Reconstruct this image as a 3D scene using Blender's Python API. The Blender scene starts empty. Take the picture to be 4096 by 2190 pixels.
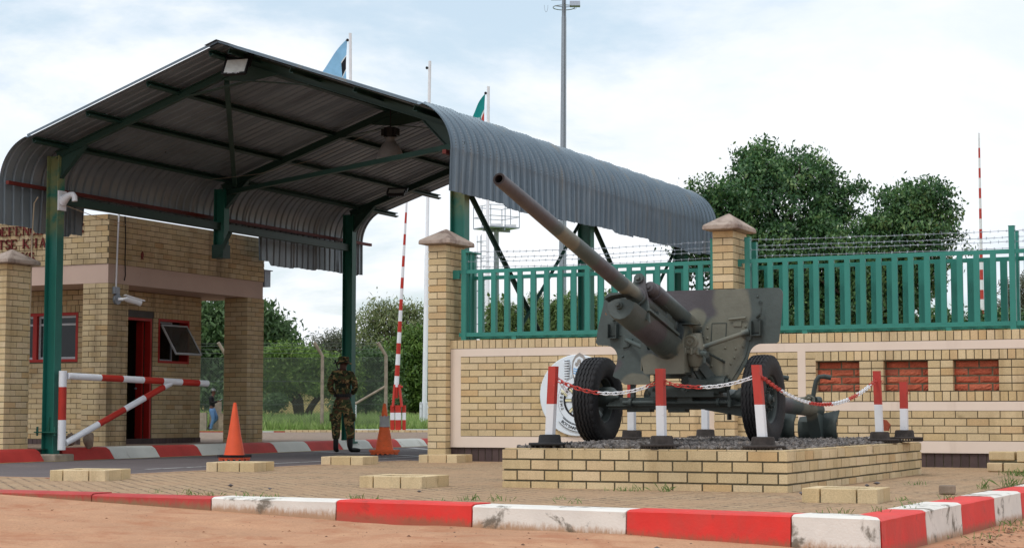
import bpy, math, random
import numpy as np
from mathutils import Vector, Matrix
R = math.radians
# ------------------------------------------------------------------ camera, sky, sun
S = .82                       # the plan below is drawn in units of 0.82 m
C = bpy.context.scene.collection
scn = bpy.context.scene
cd = bpy.data.cameras.new('camera'); cam = bpy.data.objects.new('camera', cd); C.objects.link(cam)
cd.sensor_width = 36; cd.lens = 7100/4096*36; cd.clip_start = .1; cd.clip_end = 3000
cam.location = (0, 0, .69*S); cam.rotation_euler = (R(90)+math.atan(559/7100), 0, R(25.2))
scn.camera = cam
SUN_EL, SUN_AZ = 56, 200      # azimuth: direction the light comes from, degrees clockwise from +Y
w = bpy.data.worlds.new('World'); scn.world = w; w.use_nodes = True
nt = w.node_tree; nt.nodes.clear()
def N_(t, ty, **k):
    n = t.nodes.new(ty)
    for a, b in k.items(): setattr(n, a, b)
    return n
sky = N_(nt, 'ShaderNodeTexSky', sky_type='NISHITA', sun_disc=False, sun_elevation=R(SUN_EL), sun_rotation=R(SUN_AZ), air_density=1.2, dust_density=2.0)
tc = N_(nt, 'ShaderNodeTexCoord'); sp = N_(nt, 'ShaderNodeSeparateXYZ'); nt.links.new(tc.outputs['Generated'], sp.inputs[0])
def M_(t, op, a, b=None, c=None):
    n = N_(t, 'ShaderNodeMath', operation=op)
    for i, v in enumerate((a, b, c)):
        if v is None: continue
        if isinstance(v, (int, float)): n.inputs[i].default_value = v
        else: t.links.new(v, n.inputs[i])
    return n.outputs[0]
zz = M_(nt, 'ADD', M_(nt, 'MAXIMUM', sp.outputs[2], 0.0), .16)
cx = M_(nt, 'DIVIDE', sp.outputs[0], zz); cy = M_(nt, 'DIVIDE', sp.outputs[1], zz)
cb = N_(nt, 'ShaderNodeCombineXYZ'); nt.links.new(cx, cb.inputs[0]); nt.links.new(cy, cb.inputs[1])
def noise(t, vec, sc, det=6, ro=.55, dist=0):
    n = N_(t, 'ShaderNodeTexNoise'); n.inputs['Scale'].default_value = sc; n.inputs['Detail'].default_value = det
    n.inputs['Roughness'].default_value = ro; n.inputs['Distortion'].default_value = dist
    if vec is not None: t.links.new(vec, n.inputs['Vector'])
    return n.outputs['Fac']
def ramp(t, fac, a, b, c0=0, c1=1):
    n = N_(t, 'ShaderNodeMapRange', interpolation_type='SMOOTHSTEP')
    for i, v in enumerate((a, b, c0, c1)): n.inputs[i+1].default_value = v
    t.links.new(fac, n.inputs[0]); return n.outputs[0]
mp = N_(nt, 'ShaderNodeMapping'); mp.inputs['Location'].default_value = (3.1, 7.7, 0); nt.links.new(cb.outputs[0], mp.inputs[0])
cover = ramp(nt, noise(nt, mp.outputs[0], .8, 9, .58, .3), .37, .50)
mps_ = N_(nt, 'ShaderNodeMapping'); mps_.inputs['Scale'].default_value = (4.2, 4.2, 9.0); mps_.inputs['Location'].default_value = (1.7, .6, 2.2); nt.links.new(tc.outputs['Generated'], mps_.inputs[0]); mixv = mps_.outputs[0]
shade = ramp(nt, noise(nt, mixv, 1.0, 8, .6, .3), .38, .60)
def mixc(t, fac, a, b, blend='MIX'):
    n = N_(t, 'ShaderNodeMix', data_type='RGBA', blend_type=blend, clamp_factor=True)
    for i, v in ((0, fac), (6, a), (7, b)):
        if isinstance(v, (int, float)): n.inputs[i].default_value = v
        elif isinstance(v, tuple): n.inputs[i].default_value = (*v, 1) if len(v) == 3 else v
        else: t.links.new(v, n.inputs[i])
    return n.outputs[2]
cloud = mixc(nt, shade, (8.9, 9.7, 10.8), (10.3, 10.6, 11.0))
blue = mixc(nt, .55, mixc(nt, 1.0, sky.outputs[0], (1.5, 1.5, 1.5), 'MULTIPLY'), (8.3, 9.8, 10.9))
col = mixc(nt, cover, blue, cloud)
bg = N_(nt, 'ShaderNodeBackground'); bg.inputs[1].default_value = .1; nt.links.new(col, bg.inputs[0])
wo = N_(nt, 'ShaderNodeOutputWorld'); nt.links.new(bg.outputs[0], wo.inputs[0])
sd = bpy.data.lights.new('sun', 'SUN'); sd.energy = 1.15; sd.angle = R(12); sd.color = (1, .96, .9)
so = bpy.data.objects.new('sun', sd); C.objects.link(so)
dv = Vector((math.sin(R(SUN_AZ))*math.cos(R(SUN_EL)), math.cos(R(SUN_AZ))*math.cos(R(SUN_EL)), math.sin(R(SUN_EL))))
so.rotation_euler = dv.to_track_quat('Z', 'Y').to_euler()
scn.view_settings.view_transform = 'Standard'; scn.view_settings.look = 'None'; scn.view_settings.exposure = .0; scn.view_settings.gamma = 1

# ------------------------------------------------------------------ materials
def srgb(r, g, b):
    return tuple(((c/255)/12.92 if c <= 10 else ((c/255+.055)/1.055)**2.4) for c in (r, g, b))
def sc3(c, k): return tuple(min(1, max(0, x*k)) for x in c)
MATS = {}
def mat(name, c, rough=.7, streak=None, groundline=None, metal=0, var=.12, vs=3, bump=0, bs=40, stain=None, rnd=None, fine=.0, fs=90, spec=.3, trans=0, emit=0, wave=None, top=None):
    m = bpy.data.materials.new(name); m.use_nodes = True; t = m.node_tree; b = t.nodes['Principled BSDF']
    g = N_(t, 'ShaderNodeNewGeometry'); pos = g.outputs['Position']
    n1 = noise(t, pos, vs, 5, .6)
    base = mixc(t, ramp(t, n1, .3, .7), sc3(c, 1-var), sc3(c, 1+var))
    if rnd:
        at = N_(t, 'ShaderNodeAttribute', attribute_name='rnd')
        cr = N_(t, 'ShaderNodeValToRGB'); t.links.new(at.outputs['Fac'], cr.inputs[0])
        els = cr.color_ramp.elements
        while len(els) < len(rnd): els.new(.5)
        for i, q in enumerate(rnd): els[i].position = i/(len(rnd)-1); els[i].color = (*q, 1)
        base = mixc(t, 1.0, cr.outputs[0], mixc(t, ramp(t, n1, .3, .7), (1-var,)*3, (1+var,)*3), 'MULTIPLY')
    if fine:
        base = mixc(t, 1.0, base, mixc(t, ramp(t, noise(t, pos, fs, 3, .7), .35, .65), (1-fine,)*3, (1+fine,)*3), 'MULTIPLY')
    if streak:
        mps = N_(t, 'ShaderNodeMapping'); mps.inputs['Scale'].default_value = (1, 1, .12); t.links.new(pos, mps.inputs[0])
        base = mixc(t, ramp(t, noise(t, mps.outputs[0], streak[1], 5, .6), streak[2], streak[3], 0, streak[4]), base, streak[0])
    if groundline:                           # splashed earth in a band just above the sand
        sg = N_(t, 'ShaderNodeSeparateXYZ'); t.links.new(pos, sg.inputs[0])
        hh = M_(t, 'ADD', M_(t, 'MULTIPLY_ADD', sg.outputs[0], .0232, sg.outputs[2]), .09+.0232*7.05)
        mpg = N_(t, 'ShaderNodeMapping'); mpg.inputs['Scale'].default_value = (1, 1, .35); t.links.new(pos, mpg.inputs[0])
        hn = M_(t, 'MULTIPLY_ADD', noise(t, mpg.outputs[0], 34, 5, .75), -.11, hh)
        base = mixc(t, ramp(t, hn, -.048, .012, groundline[1], 0), base, groundline[0])
    for st in (stain or []):
        scol, ssc, lo, hi, k = st[:5]
        f = ramp(t, noise(t, pos, ssc, 8, .65, .4), lo, hi, 0, k)
        if len(st) > 5:                      # limited to a band of world height
            sz = N_(t, 'ShaderNodeSeparateXYZ'); t.links.new(pos, sz.inputs[0])
            f = M_(t, 'MULTIPLY', f, ramp(t, sz.outputs[2], st[5], st[6]))
        base = mixc(t, f, base, scol)
    t.links.new(base, b.inputs['Base Color'])
    b.inputs['Roughness'].default_value = rough; b.inputs['Metallic'].default_value = metal
    b.inputs['Specular IOR Level'].default_value = spec
    if trans: b.inputs['Transmission Weight'].default_value = trans
    if bump:
        bn = N_(t, 'ShaderNodeBump'); bn.inputs['Strength'].default_value = bump; bn.inputs['Distance'].default_value = .01
        t.links.new(noise(t, pos, bs, 5, .65), bn.inputs['Height']); t.links.new(bn.outputs[0], b.inputs['Normal'])
    MATS[name] = m
    return m
TAN = [srgb(196,174,134), srgb(204,183,145), srgb(212,191,153), srgb(202,177,133), srgb(214,193,158), srgb(198,167,122)]
M = {}
M['brick'] = mat('tan_brick', (.4,.3,.18), .85, streak=(srgb(150,124,86), 3.2, .52, .74, .5), rnd=TAN, var=.10, vs=2.2, fine=.10, fs=120, bump=.35, bs=90, stain=[(srgb(120,98,66), 5, .62, .74, .45), (srgb(178,120,62), 3, .64, .8, .5, .45, -.05), (srgb(70,58,40), 140, .68, .74, .5)])
M['brick_shed'] = mat('tan_brick_shaded_grimy', (.36,.27,.16), .88, streak=(srgb(84,66,48), 2.6, .50, .72, .5), rnd=[sc3(q,.74) for q in TAN], var=.12, vs=1.6, fine=.08, fs=90, bump=.3, bs=80, stain=[(srgb(70,56,42), 1.3, .56, .78, .45), (srgb(60,50,40), 60, .68, .76, .4)])  # guardhouse shade put into the darker brick tones; streaks and stains are grime
M['mortar'] = mat('dark_mortar', srgb(94,86,70), .95, var=.2, vs=30, bump=.5, bs=150)
M['mortar_light'] = mat('grey_mortar', srgb(104,98,80), .95, var=.2, vs=30, bump=.5, bs=150)
M['redstone'] = mat('red_rockface', (.4,.1,.05), .9, rnd=[srgb(164,84,62), srgb(180,92,68), srgb(188,104,78), srgb(156,86,68)], var=.15, vs=9, fine=.12, fs=60, bump=.8, bs=28, stain=[(srgb(150,124,104), 6, .6, .74, .5)])
M['pink'] = mat('pink_plaster', srgb(228,211,196), .85, streak=(srgb(184,164,146), 4, .55, .78, .35), var=.035, vs=1.5, bump=.15, bs=70, stain=[(srgb(176,156,144), 2.6, .66, .8, .35)])
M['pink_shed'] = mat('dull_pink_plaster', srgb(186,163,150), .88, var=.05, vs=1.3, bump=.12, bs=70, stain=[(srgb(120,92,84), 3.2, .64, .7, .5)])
M['plinth'] = mat('dark_brown_brick', srgb(80,66,64), .7, rnd=[srgb(72,58,56), srgb(86,70,68), srgb(78,64,64)], var=.1, vs=9, bump=.3, bs=90)
M['teal'] = mat('teal_paint', srgb(48,130,118), .42, var=.07, vs=2, spec=.45, bump=.05, bs=60, stain=[(srgb(112,92,64), 7, .70, .78, .5)])
M['green'] = mat('dark_green_paint', srgb(28,92,78), .45, var=.12, vs=1.2, spec=.4)
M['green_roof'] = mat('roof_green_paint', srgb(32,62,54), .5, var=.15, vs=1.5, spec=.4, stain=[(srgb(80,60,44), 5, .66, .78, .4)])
M['green_post'] = mat('weathered_green_paint', srgb(30,104,92), .45, var=.1, vs=1.2, spec=.4, stain=[(srgb(128,128,82), 1.4, .40, .56, .85, 2.95, 3.35)])
M['zinc'] = mat('galvanised_sheet', srgb(100,116,128), .45, streak=(srgb(126,122,112), 5, .54, .70, .45), metal=.4, var=.07, vs=1.6, fine=.06, fs=60, spec=.5, stain=[(srgb(132,142,150), 2.2, .55, .75, .4)])
M['zinc_in'] = mat('sheet_underside', srgb(120,130,136), .45, metal=.35, var=.14, vs=1.3, spec=.4, stain=[(srgb(84,80,76), 1.1, .5, .75, .5)])
M['galv'] = mat('galvanised_steel', srgb(150,158,168), .5, metal=.4, var=.1, vs=12, fine=.1, fs=160)
M['redbrown'] = mat('red_oxide_paint', srgb(96,36,30), .6)
M['concrete'] = mat('concrete', srgb(150,138,124), .9, var=.2, vs=6, bump=.5, bs=60, stain=[(srgb(90,78,66), 3, .6, .75, .6)])
M['cap'] = mat('cap_concrete', srgb(168,152,140), .9, var=.14, vs=5, bump=.5, bs=70, stain=[(srgb(118,100,92), 4, .46, .62, .8), (srgb(86,74,68), 9, .6, .72, .6)])
M['white'] = mat('white_paint', srgb(224,226,230), .5, var=.04, vs=4, spec=.4, stain=[(srgb(140,128,116), 10, .62, .74, .5), (srgb(90,78,70), 40, .70, .76, .6)])
M['kwhite'] = mat('kerb_white_paint', srgb(226,222,214), .75, groundline=(srgb(172,134,100), .9), var=.05, vs=5, bump=.3, bs=60, stain=[(srgb(96,88,74), 4.5, .54, .64, .85)])
M['kred'] = mat('kerb_red_paint', srgb(222,58,52), .6, groundline=(srgb(154,96,72), .9), var=.07, vs=4, bump=.2, bs=60, stain=[(srgb(196,74,66), 3, .45, .66, .6), (srgb(160,64,56), 7, .58, .7, .6)])
M['kred_old'] = mat('kerb_faded_red_paint', srgb(182,66,64), .75, groundline=(srgb(138,112,84), .95), var=.1, vs=4, bump=.2, bs=60, stain=[(srgb(150,88,76), 7, .5, .7, .5)])
M['fkred'] = mat('road_kerb_red_paint', srgb(168,52,46), .7, var=.12, vs=3, bump=.25, bs=50, stain=[(srgb(110,80,70), 4, .6, .74, .5)])
M['fkwhite'] = mat('road_kerb_white_paint', srgb(192,194,188), .8, var=.06, vs=3, bump=.3, bs=50, stain=[(srgb(120,116,104), 4, .58, .72, .6)])
M['pred'] = mat('red_post_paint', srgb(182,66,58), .6, var=.10, vs=6, stain=[(srgb(140,84,74), 14, .56, .70, .6), (srgb(206,190,180), 44, .70, .75, .7)])
M['red'] = mat('red_frame_paint', srgb(160,36,30), .5, var=.08)
M['redarm'] = mat('red_pipe_paint', srgb(178,50,38), .5, var=.10, vs=4, stain=[(srgb(120,88,76), 12, .62, .72, .6)])
M['rubber'] = mat('black_rubber', srgb(38,38,40), .7, var=.18, vs=9, bump=.3, bs=60, spec=.3, stain=[(srgb(92,84,76), 5, .60, .8, .35)])
M['rust'] = mat('rusty_iron', srgb(62,56,53), .85, var=.3, vs=14, bump=.5, bs=70)
M['black'] = mat('black', srgb(26,26,28), .5, var=.1)
M['orange'] = mat('orange_plastic', srgb(246,98,56), .5, var=.05, vs=6, spec=.4, stain=[(srgb(190,70,40), 6, .6, .8, .3)])
M['orange_dirty'] = mat('scuffed_orange_plastic', srgb(230,104,54), .6, var=.12, vs=8, stain=[(srgb(150,90,60), 8, .54, .75, .6)])
M['silver'] = mat('reflective_sleeve', srgb(168,168,166), .5, var=.1, vs=12, bump=.5, bs=30)
M['dark'] = mat('dark_interior', srgb(34,32,34), .8)
M['glass_dark'] = mat('dark_window_glass', srgb(26,30,32), .12, spec=.35)
M['frame_metal'] = mat('pale_metal_frame', srgb(170,174,178), .5, metal=.2)
M['glass'] = mat('window_glass', srgb(120,130,132), .05, var=.05, spec=.6, trans=.85)
M['lamp_glass'] = mat('lamp_glass', srgb(196,200,196), .25, var=.1, vs=14, spec=.6)
M['lampm'] = mat('lamp_housing', srgb(64,60,58), .5, metal=.3)
M['gravel'] = mat('crushed_slate', (.1,.09,.1), .9, rnd=[srgb(86,82,80), srgb(114,109,106), srgb(138,132,128), srgb(74,70,68), srgb(124,114,106)], var=.15, vs=20)
M['stone'] = mat('stone', srgb(140,124,108), .9, var=.25, vs=8, bump=.6, bs=40)
M['pebble'] = mat('grey_pebble', srgb(100,96,98), .9, var=.2, vs=12)
M['bark'] = mat('bark', srgb(72,60,52), .95, var=.25, vs=12, bump=.6, bs=30)
def leafmat(name, cols, rough=.55, tr=.25):
    m = mat(name, cols[0], rough, rnd=cols, var=.12, vs=1.5, spec=.35)
    t = m.node_tree; b = t.nodes['Principled BSDF']; tl = N_(t, 'ShaderNodeBsdfTranslucent'); mx = N_(t, 'ShaderNodeMixShader'); mx.inputs[0].default_value = tr
    src = b.inputs['Base Color'].links[0].from_socket; t.links.new(src, tl.inputs[0])
    t.links.new(b.outputs[0], mx.inputs[1]); t.links.new(tl.outputs[0], mx.inputs[2]); t.links.new(mx.outputs[0], t.nodes['Material Output'].inputs[0])
    return m
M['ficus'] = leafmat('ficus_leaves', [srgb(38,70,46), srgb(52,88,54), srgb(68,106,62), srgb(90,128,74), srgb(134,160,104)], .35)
M['acacia'] = leafmat('acacia_leaves', [srgb(64,92,44), srgb(90,120,54), srgb(114,144,66), srgb(138,160,84)])
M['broad'] = leafmat('broad_leaves', [srgb(48,72,44), srgb(68,94,56), srgb(90,118,72), srgb(112,136,90)])
M['euca'] = leafmat('eucalypt_leaves', [srgb(88,102,68), srgb(112,126,84), srgb(138,148,102), srgb(124,118,80)])
M['juniper'] = leafmat('juniper_needles', [srgb(74,98,56), srgb(98,124,68), srgb(124,148,88), srgb(78,94,56)])
M['grey_scrub'] = leafmat('thorn_leaves', [srgb(80,88,70), srgb(100,108,86), srgb(112,110,90)])
M['grass'] = leafmat('grass_blades', [srgb(112,140,74), srgb(140,166,92), srgb(164,182,116), srgb(126,148,84)], .7)
M['weed'] = leafmat('weed_blades', [srgb(88,122,60), srgb(112,146,78), srgb(136,150,96)], .7)
# ------------------------------------------------------------------ mesh builder
class MB:
    def __init__(s): s.v = []; s.f = []; s.m = []; s.r = []
    def add(s, vs, fs, m=0, r=0.0):
        o = len(s.v); s.v += [tuple(p) for p in vs]
        for f in fs: s.f.append(tuple(i+o for i in f)); s.m.append(m); s.r.append(r)
        return s
    def box(s, x0, x1, y0, y1, z0, z1, m=0, r=0.0):
        vs = [(x, y, z) for z in (z0, z1) for y in (y0, y1) for x in (x0, x1)]
        return s.add(vs, [(0,2,3,1),(4,5,7,6),(0,1,5,4),(2,6,7,3),(0,4,6,2),(1,3,7,5)], m, r)
    def obox(s, c, h, ax, m=0, r=0.0):
        c = Vector(c); X, Y, Z = [Vector(a)*k for a, k in zip(ax, h)]
        vs = [c+X*a+Y*b+Z*d for d in (-1, 1) for b in (-1, 1) for a in (-1, 1)]
        return s.add(vs, [(0,2,3,1),(4,5,7,6),(0,1,5,4),(2,6,7,3),(0,4,6,2),(1,3,7,5)], m, r)
    def beam(s, p0, p1, w, h, m=0, up=(0,0,1)):
        p0, p1 = Vector(p0), Vector(p1); d = (p1-p0).normalized(); u = Vector(up)
        if abs(d.dot(u)) > .97: u = Vector((0,1,0))
        x = d.cross(u).normalized(); z = x.cross(d)
        return s.obox((p0+p1)/2, (w/2, (p1-p0).length/2, h/2), (x, d, z), m)
    def tube(s, pts, r, n=8, m=0, cap=True, rr=0.0):
        pts = [Vector(p) for p in pts]; rs = r if isinstance(r, (list, tuple)) else [r]*len(pts)
        o = len(s.v); k = len(pts); px = None
        for i, p in enumerate(pts):
            d = (pts[min(i+1, k-1)]-pts[max(i-1, 0)]).normalized()
            if px is None: px = d.cross(Vector((0,0,1)) if abs(d.z) < .95 else Vector((0,1,0))).normalized()
            px = (px-d*px.dot(d)).normalized(); py = d.cross(px)
            for j in range(n):
                a = 2*math.pi*j/n; s.v.append(tuple(p+(px*math.cos(a)+py*math.sin(a))*rs[i]))
        for i in range(k-1):
            for j in range(n):
                a = o+i*n+j; b = o+i*n+(j+1) % n
                s.f.append((a, b, b+n, a+n)); s.m.append(m); s.r.append(rr)
        if cap:
            s.f.append(tuple(o+j for j in range(n))[::-1]); s.m.append(m); s.r.append(rr)
            s.f.append(tuple(o+(k-1)*n+j for j in range(n))); s.m.append(m); s.r.append(rr)
        return s
    def cyl(s, p0, p1, r0, r1=None, n=16, m=0, cap=True): return s.tube([p0, p1], [r0, r0 if r1 is None else r1], n, m, cap)
    def lathe(s, c, ax, prof, n=32, m=0, mod=None):
        c = Vector(c); ax = Vector(ax).normalized(); u = ax.orthogonal().normalized(); w_ = ax.cross(u); o = len(s.v); k = len(prof)
        for j in range(n):
            a = 2*math.pi*j/n
            for i, (h, r) in enumerate(prof):
                if mod: h, r = mod(i, j, h, r)
                s.v.append(tuple(c+ax*h+(u*math.cos(a)+w_*math.sin(a))*r))
        for j in range(n):
            for i in range(k-1):
                a = o+j*k+i; b = o+((j+1) % n)*k+i
                s.f.append((a, b, b+1, a+1)); s.m.append(m); s.r.append(0)
        return s
    def prism(s, poly, fn, t0, t1, m=0):
        n = len(poly); vs = [fn(x, y, t0) for x, y in poly]+[fn(x, y, t1) for x, y in poly]
        fs = [tuple(range(n))[::-1], tuple(range(n, 2*n))]+[(i, (i+1) % n, (i+1) % n+n, i+n) for i in range(n)]
        return s.add(vs, fs, m)
    def build(s, name, mats, parent=None, smooth=False, local=False, ang=35):
        me = bpy.data.meshes.new(name); org = Vector((0,0,0))
        if parent is not None and not local:
            q = parent; org = Vector(q.get('_org', (0,0,0)))
        vs = [((a-org.x)*S, (b-org.y)*S, (c-org.z)*S) for a, b, c in s.v]
        me.from_pydata(vs, [], s.f); me.validate(verbose=False)
        if not isinstance(mats, (list, tuple)): mats = [mats]
        for q in mats: me.materials.append(q)
        if len(me.polygons) == len(s.f):
            me.polygons.foreach_set('material_index', s.m)
            if any(s.r):
                at = me.attributes.new('rnd', 'FLOAT', 'FACE'); at.data.foreach_set('value', s.r)
        if smooth: me.shade_smooth(); me.set_sharp_from_angle(angle=R(ang))
        me.update()
        o = bpy.data.objects.new(name, me); C.objects.link(o)
        if parent is not None: o.parent = parent; o['_org'] = tuple(org)
        return o
def tag(o, label, cat, group=None, kind=None):
    o['label'] = label; o['category'] = cat
    if group: o['group'] = group
    if kind: o['kind'] = kind
    return o
def thing(name, label, cat, loc=(0,0,0), group=None, rz=0):
    o = bpy.data.objects.new(name, None); C.objects.link(o); o.empty_display_size = .2
    o.location = [a*S for a in loc]; o.rotation_euler.z = rz; o['_org'] = tuple(loc)
    return tag(o, label, cat, group)
def struct(o): o['kind'] = 'structure'; return o
def dup(root, loc, rz=0, label=None):
    def cp(o, par):
        c = o.copy(); C.objects.link(c); c.parent = par
        for ch in list(o.children): cp(ch, c)
        return c
    r = cp(root, None); r.location = [a*S for a in loc]; r.rotation_euler.z = rz
    if label: r['label'] = label
    return r
rng = random.Random(7)
# ------------------------------------------------------------------ brickwork
def brick_row(mb, O, U, Nn, W, z0, z1, L, off, joint=.012, proud=.009, e0=False, e1=False, holes=(), m=0, mm=None):
    O, U, Nn = Vector(O), Vector(U), Vector(Nn); u = -off; zc = (z0+z1)/2
    cuts = [(a, b) for a, b, c, d in holes if c < zc < d]
    while u < W-1e-4:
        a, b = max(u+joint/2, 0), min(u+L-joint/2, W)
        if b >= W-joint: b = W
        if u <= 0: a = 0
        segs = [(a, b)]
        for c0, c1 in cuts:
            ns = []
            for q0, q1 in segs:
                if c1 <= q0 or c0 >= q1: ns.append((q0, q1)); continue
                if c0 > q0: ns.append((q0, c0))
                if c1 < q1: ns.append((c1, q1))
            segs = ns
        for q0, q1 in segs:
            if q1-q0 < .02: continue
            s0 = s1 = True
            if q0 == 0 and e0: q0 = -proud; s0 = False
            if q1 == W and e1: q1 = W+proud; s1 = False
            dz = rng.uniform(-.0015, .0015); pr = proud+ (0 if (not s0 or not s1) else rng.uniform(-.002, .002))
            za, zb = z0+joint/2+dz, z1-joint/2+dz
            P = [O+U*q+Vector((0,0,z))+Nn*h for h in (0, pr) for z in (za, zb) for q in (q0, q1)]
            fs = [(4,5,7,6), (0,1,5,4), (2,6,7,3)]
            if s0: fs.append((0,4,6,2))
            if s1: fs.append((1,3,7,5))
            mb.add(P, fs, m, max(.001, rng.random()) if mm is None else mm())
        u += L
def brick_face(mb, O, U, Nn, W, z0, z1, pitch=.1, L=.28, e0=False, e1=False, holes=(), m=0, phase=0, joint=.012, proud=.009, first=None):
    n = max(1, round((z1-z0)/pitch)); p = (z1-z0)/n
    for i in range(n):
        off = (0 if (i+phase) % 2 else L/2) if first is None else first(i)
        brick_row(mb, O, U, Nn, W, z0+i*p, z0+(i+1)*p, L, off, joint, proud, e0, e1, holes, m)
def slab_holes(mb, O, U, Nn, W, z0, z1, th, holes, m=1):
    us = sorted({0, W, *[h[0] for h in holes], *[h[1] for h in holes]}); zs = sorted({z0, z1, *[h[2] for h in holes], *[h[3] for h in holes]})
    O, U, Nn = Vector(O), Vector(U), Vector(Nn)
    for a, b in zip(us, us[1:]):
        for c, d in zip(zs, zs[1:]):
            if any(h[0] <= (a+b)/2 <= h[1] and h[2] <= (c+d)/2 <= h[3] for h in holes): continue
            if b <= a or d <= c: continue
            mb.obox(O+U*(a+b)/2+Vector((0,0,(c+d)/2))-Nn*th/2, ((b-a)/2, th/2, (d-c)/2), (U, Nn, (0,0,1)), m)
def brick_box(mb, x0, x1, y0, y1, z0, z1, pitch=.1, m=0, mo=1, faces='FRBL', L=.28, phase=0):
    mb.box(x0, x1, y0, y1, z0, z1, mo)
    if 'F' in faces: brick_face(mb, (x0,y0,0), (1,0,0), (0,-1,0), x1-x0, z0, z1, pitch, L, True, True, m=m, phase=phase)
    if 'R' in faces: brick_face(mb, (x1,y0,0), (0,1,0), (1,0,0), y1-y0, z0, z1, pitch, L, True, True, m=m, phase=phase+1)
    if 'L' in faces: brick_face(mb, (x0,y1,0), (0,-1,0), (-1,0,0), y1-y0, z0, z1, pitch, L, True, True, m=m, phase=phase+1)
    if 'B' in faces: brick_face(mb, (x1,y1,0), (-1,0,0), (0,1,0), x1-x0, z0, z1, pitch, L, True, True, m=m, phase=phase)
# ------------------------------------------------------------------ setting
FX, FY = (-math.sin(R(25.2)), math.cos(R(25.2))), None
def FP(xn, d, z=0):                # a far point: bearing from the plan's origin, distance, height
    t = (xn-2048)/7122*d; c, s = math.cos(R(25.2)), math.sin(R(25.2))
    return Vector((-s*d+c*t, c*d+s*t, z))
def lerp(tab, x):
    for (a, b), (c, d) in zip(tab, tab[1:]):
        if x <= c: return b+(d-b)*max(0, (x-a))/(c-a)
    return tab[-1][1]
SANDZ = [(-16,-.0),(-11,-.015),(-9.85,-.062),(-8.58,-.108),(-7.33,-.15),(-6,-.168),(-4.7,-.178),(-3.47,-.225),(-2.8,-.245),(0,-.24),(6,-.22)]
from mathutils import noise as mn
def sandz(x, y):
    z = lerp(SANDZ, x)
    if y < 12.3:
        z += .05*mn.noise(Vector((x*.5, y*.7, 1)))*min(1, (12.3-y)) + .020*mn.noise(Vector((x*1.1, y*6.5, 4))) + .004*mn.noise(Vector((x*9, y*14, 4)))
        z -= .03*min(1.5, max(0, 11.6-y))
    if x > -2.7: z += .02*mn.noise(Vector((x*3, y*3, 2)))
    if x < -2.9 and y > 12.6: z = -.45
    return z
def axis(fine0, fine1, st, far):
    a = list(np.arange(fine0, fine1, st)); l = []; q = fine0; k = st
    while q > -far: k *= 1.6; q -= k; l.append(q)
    r = []; q = a[-1]; k = st
    while q < far: k *= 1.6; q += k; r.append(q)
    return l[::-1]+a+r
xs = axis(-13, 1, .09, 1500); ys = axis(8, 19, .09, 1800)
mb = MB(); mb.v = [(x, y, sandz(x, y) if (-40 < x < 20 and 0 < y < 22) else -.5) for y in ys for x in xs]
nx = len(xs)
mb.f = [(j*nx+i, j*nx+i+1, (j+1)*nx+i+1, (j+1)*nx+i) for j in range(len(ys)-1) for i in range(nx-1)]; mb.m = [0]*len(mb.f); mb.r = [0]*len(mb.f)
M['sand'] = mat('orange_sand', srgb(186,142,110), .95, var=.10, vs=1.4, fine=.09, fs=70, bump=.55, bs=40, stain=[(srgb(166,108,76), 2.4, .46, .66, .65), (srgb(128,90,66), 26, .60, .70, .5), (srgb(92,66,50), 60, .68, .74, .6), (srgb(208,166,128), 3.3, .55, .75, .5)])
struct(mb.build('ground', M['sand'], smooth=True, ang=60))
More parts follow.
